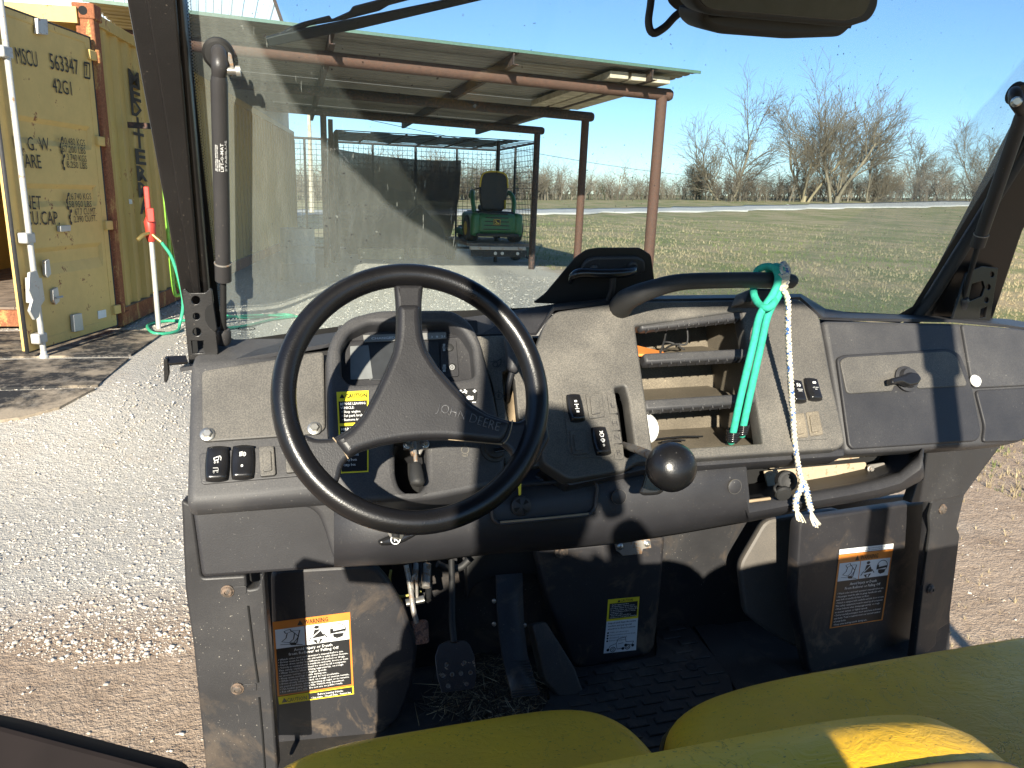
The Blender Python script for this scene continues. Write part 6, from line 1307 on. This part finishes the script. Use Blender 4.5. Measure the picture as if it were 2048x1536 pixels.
# ---- green riding mower standing on a low trailer
M['jd_green'] = plain('green_paint', (.022, .14, .045), .35, bump=.05); M['jd_yellow'] = plain('yellow_paint', (.62, .45, .03), .4)
mx, my, mz0 = 4.42, 16.6, .50
mow = empty('riding_mower', (mx, my+.6, mz0), 'green riding mower with a tall black seat, seen from behind under the shed roof', 'riding mower')
def mb(nm, x, y, z, s, m, bev=.03, par=None): return box(nm, (mx+x, my+y, mz0+z), s, m, par or mow, None, bev, 3)
mb('engine_cover', 0, .15, .42, (.92, .5, .46), M['jd_green'], .10)
for i in range(5): mb('cover_vent', -.02, -.104, .30+.085*i, (.62-.03*i, .012, .022), M['black'], .004)
mb('fender', -.50, .45, .40, (.22, 1.1, .52), M['jd_green'], .09); mb('fender', .50, .45, .40, (.22, 1.1, .52), M['jd_green'], .09)
mb('seat_platform', 0, .62, .62, (.95, .9, .14), M['black'], .05)
for sx in (-1, 1): tube('console_arm', [(mx+sx*.46, my+.25, mz0+.62), (mx+sx*.49, my+.35, mz0+.95), (mx+sx*.44, my+.60, mz0+1.12), (mx+sx*.40, my+.95, mz0+1.0)], .05, M['jd_green'], mow, 10, 5)
bs = [(mx+x, my+.34-.05*z, mz0+.72+z) for x, z in ((-.26, 0), (-.31, .2), (-.33, .5), (-.30, .72), (-.22, .82), (0, .85), (.22, .82), (.30, .72), (.33, .5), (.31, .2), (.26, 0))]
nb = len(bs); mesh('seat_back', bs+[(a, b+.12, c) for a, b, c in bs], [tuple(range(nb)), tuple(range(2*nb-1, nb-1, -1))]+[(i, (i+1) % nb, nb+(i+1) % nb, nb+i) for i in range(nb)], M['black'], mow, False, .03, 3)
tube('seat_trim', [np.array(p)+np.array([0, .0, 0]) for p in bs[2:9]], .018, M['jd_yellow'], mow, 8, 3)
mb('seat_cushion', 0, .62, .76, (.50, .5, .14), M['black'], .05)
for sx in (-1, 1): tube('control_lever', [(mx+sx*.33, my+.75, mz0+.75), (mx+sx*.36, my+.95, mz0+1.15), (mx+sx*.12, my+1.0, mz0+1.22)], .018, M['black'], mow, 8)
tube('control_flag', [(mx+.27, my+.30, mz0+.75), (mx+.265, my+.30, mz0+.95)], .02, M['jd_yellow'], mow, 6)
for sx in (-1, 1):
    w = lathe('drive_wheel', [(.10, -.13), (.27, -.13), (.30, -.09), (.30, .09), (.27, .13), (.10, .13)], (mx+sx*.52, my+.32, mz0+.30), (1, 0, 0), M['rubber'], mow, 22)
    lathe('wheel_rim', [(.02, -.135), (.15, -.135), (.16, -.12)], (mx+sx*.52, my+.32, mz0+.30), (1, 0, 0), M['jd_yellow'], w, 18)
    lathe('caster_wheel', [(.04, -.07), (.15, -.07), (.16, 0), (.15, .07), (.04, .07)], (mx+sx*.45, my+1.65, mz0+.16), (1, 0, 0), M['rubber'], mow, 16)
mb('cutting_deck', 0, 1.1, .20, (1.3, .7, .16), M['jd_green'], .05); mb('rear_bumper', 0, -.12, .17, (1.0, .08, .07), M['black'], .02)
bd = Quad(*(np.array([mx-.02+.085*a, my-.112, mz0+.46+.07*b]) for a, b in ((-1, 1), (1, 1), (1, -1), (-1, -1))))
bd.rect('emblem', 0, 0, 1, 1, M['black'], mow, .001)
bd.polys('emblem_print', stroke([(.08, .08), (.92, .08), (.92, .92), (.08, .92), (.08, .08)], .05) + stroke([(.28, .30), (.40, .40), (.46, .58), (.66, .62), (.80, .74)], .11) + stroke([(.40, .60), (.24, .72), (.42, .78), (.76, .78)], .08) + stroke([(.30, .30), (.24, .18)], .05) + stroke([(.36, .32), (.40, .18)], .05), M['jd_yellow'], mow, .004)
tl_ = empty('flat_trailer', (mx, my+1, 0), 'low flatbed trailer with a pale rear bar carrying the riding mower', 'trailer')
M['palebar'] = rust('pale_bar', (.52, .49, .43), (.2, .12, .08), .25, 9, .6)
box('trailer_deck', (mx, my+1.0, .465), (1.45, 2.6, .06), M['plank'], tl_); box('rear_bar', (mx-.05, my-.36, .40), (1.30, .06, .075), M['palebar'], tl_, None, .01); box('rear_beam', (mx, my-.30, .28), (1.30, .08, .15), M['black'], tl_, None, .01)
M['lamp'] = plain('pale_lamp_lens', (.7, .68, .62), .25)
for dx in (-.10, .06, .42): lathe('marker_lamp', [(.038, 0), (.034, .015), (.005, .02)], (mx+dx, my-.345, .285), (0, -1, 0), M['lamp'], tl_, 14)
for sx in (-1, 1): lathe('trailer_wheel', [(.08, -.09), (.24, -.09), (.26, 0), (.24, .09), (.08, .09)], (mx+sx*.82, my+1.2, .26), (1, 0, 0), M['rubber'], tl_, 20)
# ---- odds and ends on the shed floor
M['hay'] = plain('bleached_timber', (.50, .37, .20), .9, bump=.5, scale=60, var=.3)
for a, b, t in ((hit(718, 518), hit(806, 518), 'long bleached timber lying on the gravel inside the shed'), (hit(820, 516), hit(853, 516), 'short bleached timber beyond the end of the long one')):
    a, b = a+np.array([0, 0, .12]), b+np.array([0, 0, .12]); tag(rebase(beam('timber', a, b, .20, .24, M['hay'], None, .012)), t, 'timber', 'timbers on the shed floor')
M['drum'] = plain('grey_blue_drum', (.20, .25, .26), .5)
lathe('utility_drum', [(.001, 0), (.28, 0), (.29, .02), (.28, .28), (.295, .30), (.28, .32), (.28, .58), (.295, .60), (.28, .62), (.28, .86), (.29, .88), (.27, .88), (.26, .86), (.001, .86)], tuple(np.array([.05, 13.2, 0])+np.array([0, 0, float(hgt(.05, 13.2))])), (0, 0, 1), M['drum'], None, 24)
tag(bpy.data.objects['utility_drum'], 'grey-blue drum standing against the container inside the shed', 'drum')
bpy.data.objects['utility_drum']['group'] = 'drums'
# ---- metal building beyond the container
M['shedblue'] = plain('pale_blue_metal', (.34, .42, .50), .5, .1, var=.06, scale=4)
mbd = empty('metal_building', (-6.0, 26, 0), 'tall pale blue ribbed metal building behind the container and shed', 'building')
BY = 26.0; zz = [(-22, 0), (-1.3, 0), (-.9, 4.4), (-.9, 7.2), (-1.3, 7.4)]
A_, B_ = atY(572, 66, BY), atY(540, -20, BY)
outl_ = [(-24, -.1), (A_[0]+.3, -.1), (A_[0]+.25, A_[2]-.8), (B_[0], B_[2]), (B_[0]-1.2, B_[2]+2.6), (-24, B_[2]+4.5)]
A2_ = atY(400, 300, BY); xs = np.arange(-24, A_[0]+.2, .30); topz = lambda x: float(np.interp(x, [-24, B_[0]-1.2, B_[0], A_[0]+.25, A_[0]+.3], [B_[2]+4.5, B_[2]+2.6, B_[2], A_[2]-.8, .1]))
row = []
for x in xs: row += [(min(q, A_[0]+.24), w) for q, w in ((x, 0), (x+.20, 0), (x+.225, -.035), (x+.265, -.035), (x+.29, 0))]
sheet('front_wall', [[(x if x < A2_[0] else A2_[0]+(x-A2_[0])*.05, BY+d, -.1) for x, d in row], [(x, BY+d, topz(x)) for x, d in row]], M['shedblue'], mbd, .01, False)
beam('gable_trim', (A_[0]+.26, BY-.05, A_[2]-.8), (B_[0]+.02, BY-.05, B_[2]), .12, .10, M['darkpipe'], mbd); beam('gable_trim', (B_[0]+.02, BY-.05, B_[2]), (B_[0]-1.2, BY-.05, B_[2]+2.6), .12, .10, M['darkpipe'], mbd)

M['whiteroof'] = plain('white_roof_metal', (.74, .74, .73), .5, var=.05)
wr0, wr1 = atY(-60, 18, 11.0), atY(166, 20, 11.0)
aw = empty('white_awning', tuple((wr0+wr1)/2*np.array([1, 1, 0])), 'bright white ribbed sheet roof above the open container door', 'awning')
G = [[(x, 11.0+d*.9-.0, wr0[2]+(wr1[2]-wr0[2])*(x-wr0[0])/(wr1[0]-wr0[0])+d*.55+(.02 if int(round((x-wr0[0])/.06)) % 4 == 0 else 0)) for x in np.arange(wr0[0]-2, wr1[0]+.01, .06)] for d in (0, 1.0, 2.0)]
sheet('awning_sheet', G, M['whiteroof'], aw, .004, False)
for x in (wr1[0]-.15, wr0[0]-1.5): tube('awning_post', [(x, 11.3, 0), (x, 11.3, wr1[2]+.1)], .04, M['darkpipe'], aw, 10)

# ---- trees
M['bark'] = plain('grey_bark', (.19, .16, .11), .95, bump=.3, scale=8, var=.25); M['twig'] = plain('grey_twig', (.165, .135, .092), .95, var=.25, scale=1); M['bark_pale'] = plain('pale_bark', (.28, .23, .14), .95, var=.25, scale=2)
def seg_mesh(name, S, n, mat, parent, smooth):
    """All the branch pieces of one tree at once: S rows are p, q, r0, r1."""
    S = np.asarray(S, float); P0, Q0, r0, r1 = S[:, 0:3], S[:, 3:6], S[:, 6], S[:, 7]; d = Q0-P0; d /= np.maximum(np.linalg.norm(d, axis=1), 1e-9)[:, None]
    ref = np.where(np.abs(d[:, 2:3]) < .9, np.array([[0, 0, 1.0]]), np.array([[1.0, 0, 0]])); u = np.cross(d, ref); u /= np.linalg.norm(u, axis=1)[:, None]; w = np.cross(d, u)
    g = np.arange(n)*2*math.pi/n; ring = u[:, None, :]*np.cos(g)[None, :, None]+w[:, None, :]*np.sin(g)[None, :, None]
    V = np.concatenate([P0[:, None, :]+ring*r0[:, None, None], Q0[:, None, :]+ring*r1[:, None, None]], 1).reshape(-1, 3)
    f = np.array([[k, (k+1) % n, n+(k+1) % n, n+k] for k in range(n)])[None]+(np.arange(len(S))*2*n)[:, None, None]; f = f.reshape(-1, 4)
    me = bpy.data.meshes.new(name); me.vertices.add(len(V)); me.vertices.foreach_set('co', V.astype('f').ravel()); me.loops.add(f.size); me.loops.foreach_set('vertex_index', f.astype('i').ravel())
    me.polygons.add(len(f)); me.polygons.foreach_set('loop_start', np.arange(0, f.size, 4, dtype='i')); me.polygons.foreach_set('loop_total', np.full(len(f), 4, 'i')); me.update(calc_edges=True)
    return obj(name, me, mat, parent, smooth)
def bare_tree(base, H, seed, lean=(0, 0), spread=.55, limbs=5, label='', mat=None):
    rg = random.Random(seed); T, C = [], []; ln = Vector((lean[0], lean[1], 0))
    KIDS = (limbs, 7, 6, 6, 3); FR = ((.35, 1.0), (.25, 1), (.2, 1), (.15, 1), (.2, 1))
    def grow(p, d, L, r, lev):
        n = (5, 6, 4, 3, 2, 1)[lev]; pts = [(p.copy(), r)]; wob = (.05, .13, .17, .2, .22, .1)[lev]
        for i in range(n):
            d = (d + Vector((rg.gauss(0, wob), rg.gauss(0, wob), rg.gauss(0, wob*.7))) + ln*(.10 if lev < 3 else .05) + Vector((0, 0, (.10, .13, .09, .05, .03, 0)[lev]))).normalized()
            q = p+d*(L/n); r2 = r*(1-(.30, .55, .6, .6, .6, .5)[lev]/n); (T if lev < 2 else C).append((*p, *q, r, r2)); p, r = q, r2; pts.append((p.copy(), r))
        if lev < 5:
            k = KIDS[lev] if lev == 0 else max(1, int(round(KIDS[lev]*rg.uniform(.7, 1.3))))
            a0 = rg.uniform(0, 6.28)
            for j in range(k):
                f0, f1 = FR[lev]; t = f0+(f1-f0)*((j+rg.uniform(.2, .9))/k); i = min(int(t*n), n-1); f = t*n-i; b, br = pts[i][0].lerp(pts[i+1][0], f), pts[i][1]*(1-f)+pts[i+1][1]*f
                a = a0+j*2.4+rg.uniform(-.5, .5); ax = d.orthogonal().normalized(); bx = d.cross(ax); sp = spread*rg.uniform(.8, 1.5)*(1.25 if lev == 0 else 1.0)
                nd = (d + (ax*math.cos(a)+bx*math.sin(a))*sp).normalized()
                grow(b, nd, L*rg.uniform(.48, .72)*(1.75 if lev == 0 else 1.0), br*rg.uniform(.50, .72), lev+1)
    base = np.asarray(base, float)
    grow(Vector((0, 0, -.3)), (Vector((0, 0, 1))+ln*.6).normalized(), .34, .021, 0)
    T, C = np.array(T), np.array(C); zt = np.percentile(C[:, 5], 97); k = H/zt
    for A in (T, C): A *= k; A[:, 0:3] += base; A[:, 3:6] += base
    C[:, 6:8] = np.maximum(C[:, 6:8], .019)
    t = empty('bare_tree', tuple(base), label, 'tree', 'bare trees across the field')
    seg_mesh('trunk', T, 6, mat or M['bark'], t, True); seg_mesh('crown', C, 3, M['twig'], t, False)
TR = [((1478, 402), 190, 112, 11, (-.12, 0), .50, 'full round-headed bare tree, leftmost of the tall ones across the field', None),
      ((1592, 402), 205, 108, 23, (.06, 0), .42, 'tall bare tree with a pale twisted broken trunk', M['bark_pale']),
      ((1655, 402), 178, 104, 37, (.34, 0), .36, 'slender bare tree leaning right with upswept twigs', None),
      ((1708, 404), 245, 106, 41, (.62, 0), .46, 'wide bare tree bent far over to the right', None),
      ((1830, 404), 275, 118, 53, (.35, 0), .52, 'pale hazy bare tree to the right of the bent one', None),
      ((1965, 404), 255, 116, 61, (-.15, .0), .50, 'bare tree partly hidden by the windscreen pillar', None),
      ((1400, 402), 330, 118, 71, (.0, 0), .55, 'low shrubby bare tree at the left foot of the tall group', None)]
for (x, y), ytop, D, sd, ln, spd, lb, mt in TR:
    Yd = D; b = atY(x, y, Yd); b[2] = float(hgt(b[0], b[1])); top = atY(x, ytop, Yd)[2]
    bare_tree(b, top-b[2], sd, ln, spd, 3, lb, mt)
# ---- scrub along the far edge of the field: one mass of twigs
M['scrub'] = plain('scrub_twigs', (.165, .135, .098), .95, var=.35, scale=.5); M['scrub2'] = plain('scrub_twigs_dark', (.115, .093, .068), .95, var=.35, scale=.5); M['scrub_green'] = plain('scrub_cedar', (.045, .06, .028), .95, var=.3, scale=.5)
tv, tf = [], []
rg = random.Random(5)
def shrub(p, d, L, w, lev):
    n = 2
    for i in range(n):
        d = nrm(d+np.array([rg.gauss(0, .22), rg.gauss(0, .22), rg.gauss(0, .12)+.02])); q_ = p+d*L/n; k = len(tv); sx = nrm(np.cross(d, [0, 1.0, .1]))*w
        tv.extend([p-sx, p+sx, q_+sx*.6, q_-sx*.6]); tf.extend([(k, k+1, k+2, k+3)]); p = q_; w *= .6
        if lev < 3:
            for _ in range(2 if lev else 2):
                a = rg.uniform(0, 6.28); shrub(p, nrm(d+np.array([math.cos(a), math.sin(a)*.7, rg.uniform(-.35, .35)])*1.15), L*rg.uniform(.5, .75), w, lev+1)
shrub(np.array([0, 0, 0.0]), nrm([.1, 0, 1]), .5, .020, 0)
n = 3500; ang = np.radians(RNG.uniform(-20, 66, n)); dist = RNG.uniform(118, 165, n); x, y = dist*np.sin(ang)/np.cos(ang)**.0, np.full(n, 0.0)+RNG.uniform(116, 142, n); x = y*np.tan(ang)
hh = (2.4+2.6*RNG.random(n)**1.5+1.6*np.clip(np.sin(x*.07)+np.sin(x*.031+1), -.6, 2)*RNG.random(n)); nx_ = 230; x[:nx_] = RNG.uniform(66, 118, nx_); y[:nx_] = RNG.uniform(106, 114, nx_); hh[nx_:nx_+1300] *= .62; hh[:nx_] = 2.4+3.0*RNG.random(nx_)**1.4; ids = RNG.choice([0, 0, 1, 1, 0, 2], n); ids[(ids == 2) & (RNG.random(n) < .6)] = 0; ids[:nx_] = np.minimum(ids[:nx_], 1)
instancer('scrub', tv, tf, np.stack([x, y, hgt(x, y)-.3], -1), hh*1.4, RNG.uniform(0, 6.28, n), np.zeros(n), [M['scrub'], M['scrub2'], M['scrub_green']], 'leafless brown scrub lining the far edge of the field', ids, .3)
# ---- power line
pole = lambda b, h, lb: (lambda t: [tube('pole_shaft', [np.asarray(b)-np.array([0, 0, .3]), np.asarray(b)+np.array([0, 0, h])], [.17, .11], M['board'], t, 10), box('cross_arm', np.asarray(b)+np.array([0, 0, h-.5]), (1.8, .1, .12), M['board'], t)])(empty('utility_pole', tuple(b), lb, 'utility pole', 'poles carrying the power line'))
b1 = atY(624, 420, 52); b1[2] = hgt(b1[0], b1[1]); pole(b1, atY(620, 200, 52)[2]-b1[2], 'wooden utility pole seen through the kennel wire')
b2p = atY(1640, 400, 130); b2p[2] = hgt(b2p[0], b2p[1]); pole(b2p, atY(1640, 352, 130)[2]-b2p[2], 'distant utility pole among the bare trees')
pA, pB = b1+np.array([.5, 0, atY(620, 200, 52)[2]-b1[2]-.5]), b2p+np.array([0, 0, atY(1640, 352, 130)[2]-b2p[2]-.3])
wirep = [pA*(1-t)+pB*t-np.array([0, 0, 4*t*(1-t)*2.0]) for t in np.linspace(0, 1, 15)]
tag(rebase(tube('power_line', wirep, .022, M['wire'], None, 5)), 'single power line sagging across the sky beyond the shed', 'cable')

# ---- the photographer, standing at the open back of the cab with a phone held up (only the shadow falls into view)
M['shirt'] = plain('dark_jacket', (.05, .055, .07), .9); M['skin'] = plain('skin', (.42, .27, .20), .6); M['phone'] = plain('phone_case', (.03, .03, .035), .4); M['hair'] = plain('brown_hair', (.07, .045, .03), .8)
def figure(name, nodes, edges, mat, parent, sub=2):
    me = bpy.data.meshes.new(name); me.from_pydata([n[0] for n in nodes], edges, []); me.update(); o = obj(name, me, mat, parent)
    o.modifiers.new('skin', 'SKIN'); lay = me.skin_vertices[0].data if len(me.skin_vertices) else None
    if lay is None: bpy.context.view_layer.update(); lay = me.skin_vertices[0].data
    for i, n in enumerate(nodes): r_ = n[1]; lay[i].radius = r_ if isinstance(r_, tuple) else (r_, r_)
    lay[0].use_root = True
    m = o.modifiers.new('sub', 'SUBSURF'); m.levels = m.render_levels = sub
    return o
pz = float(hgt(-.32, -.62)); per = empty('person', (-.32, -.62, pz), 'person in a dark jacket holding a phone up behind the driver seat', 'person')
B_n = [((-.32, -.62, .92), (.15, .11)), ((-.30, -.60, 1.12), (.14, .10)), ((-.25, -.56, 1.32), (.17, .11)), ((-.22, -.53, 1.45), (.12, .09)), ((-.20, -.50, 1.55), .055),
       ((-.40, -.50, 1.42), .07), ((-.38, -.32, 1.24), .052), ((-.16, -.14, 1.40), .040), ((-.09, -.075, 1.45), .030),
       ((-.05, -.50, 1.44), .07), ((.10, -.34, 1.25), .052), ((.13, -.15, 1.40), .040), ((.10, -.075, 1.45), .030),
       ((-.42, -.62, .88), .095), ((-.43, -.58, .50), .068), ((-.43, -.64, .09), .045), ((-.43, -.50, .04), .042),
       ((-.22, -.62, .88), .095), ((-.21, -.60, .50), .068), ((-.21, -.68, .09), .045), ((-.21, -.54, .04), .042)]
figure('body', B_n, [(0, 1), (1, 2), (2, 3), (3, 4), (3, 5), (5, 6), (6, 7), (7, 8), (3, 9), (9, 10), (10, 11), (11, 12), (0, 13), (13, 14), (14, 15), (15, 16), (0, 17), (17, 18), (18, 19), (19, 20)], M['shirt'], per)
hc = np.array([-.17, -.46, 1.69])
lathe('head', [(.03, -.13), (.058, -.115), (.070, -.07), (.078, -.02), (.082, .03), (.078, .07), (.06, .105), (.03, .122), (.005, .125)], hc, (.05, .12, 1), M['skin'], per, 24)
lathe('hair', [(.083, .0), (.088, .04), (.083, .08), (.064, .115), (.03, .132), (.004, .134)], hc+np.array([-.005, -.018, .002]), (.03, .0, 1), M['hair'], per, 24)
tube('nose', [hc+np.array([.02, .078, .02]), hc+np.array([.024, .096, -.015]), hc+np.array([.022, .080, -.03])], [.006, .012, .008], M['skin'], per, 8, 3)
for sx in (-1, 1):
    tube('ear', [hc+np.array([sx*.078, -.01, .025]), hc+np.array([sx*.090, -.014, .0]), hc+np.array([sx*.080, -.006, -.03])], [.008, .013, .007], M['skin'], per, 8, 3)
    lathe('eye', [(.001, -.008), (.010, -.002), (.010, .003), (.003, .006)], hc+np.array([.015+sx*.028, .066, .02]), (.1*sx, 1, 0), M['white_lab'], per, 10)
tube('mouth', [hc+np.array([-.005, .070, -.058]), hc+np.array([.018, .076, -.060]), hc+np.array([.040, .068, -.058])], .005, M['skin'], per, 6, 3)
for sx in (-1, 1):
    w = np.array([sx*.095, -.07, 1.452]); pm_ = np.array([sx*.088, -.045, 1.485])
    nd = [(tuple(w), (.024, .017)), (tuple(pm_), (.028, .014))]; ed = [(0, 1)]
    for j in range(4):
        b = np.array([sx*(.090), -.040+.004*j, 1.462+.022*j]); k = len(nd); t1 = b+np.array([sx*.008, .022, .004]); t2 = b+np.array([-sx*.016, .028, .002]); t3 = b+np.array([-sx*.030, .020, 0])
        nd += [(tuple(t1), .0085), (tuple(t2), .008), (tuple(t3), .007)]; ed += [(1, k), (k, k+1), (k+1, k+2)]
    k = len(nd); nd += [(tuple(pm_+np.array([-sx*.012, -.014, .018])), .009), (tuple(pm_+np.array([-sx*.030, -.016, .030])), .008)]; ed += [(1, k), (k, k+1)]
    figure('hand', nd, ed, M['skin'], per, 1)
ph_ = box('phone', (.0, -.026, 1.478), (.152, .009, .074), M['phone'], None, None, .003); tag(rebase(ph_), 'black phone held up in both hands behind the driver seat', 'phone')
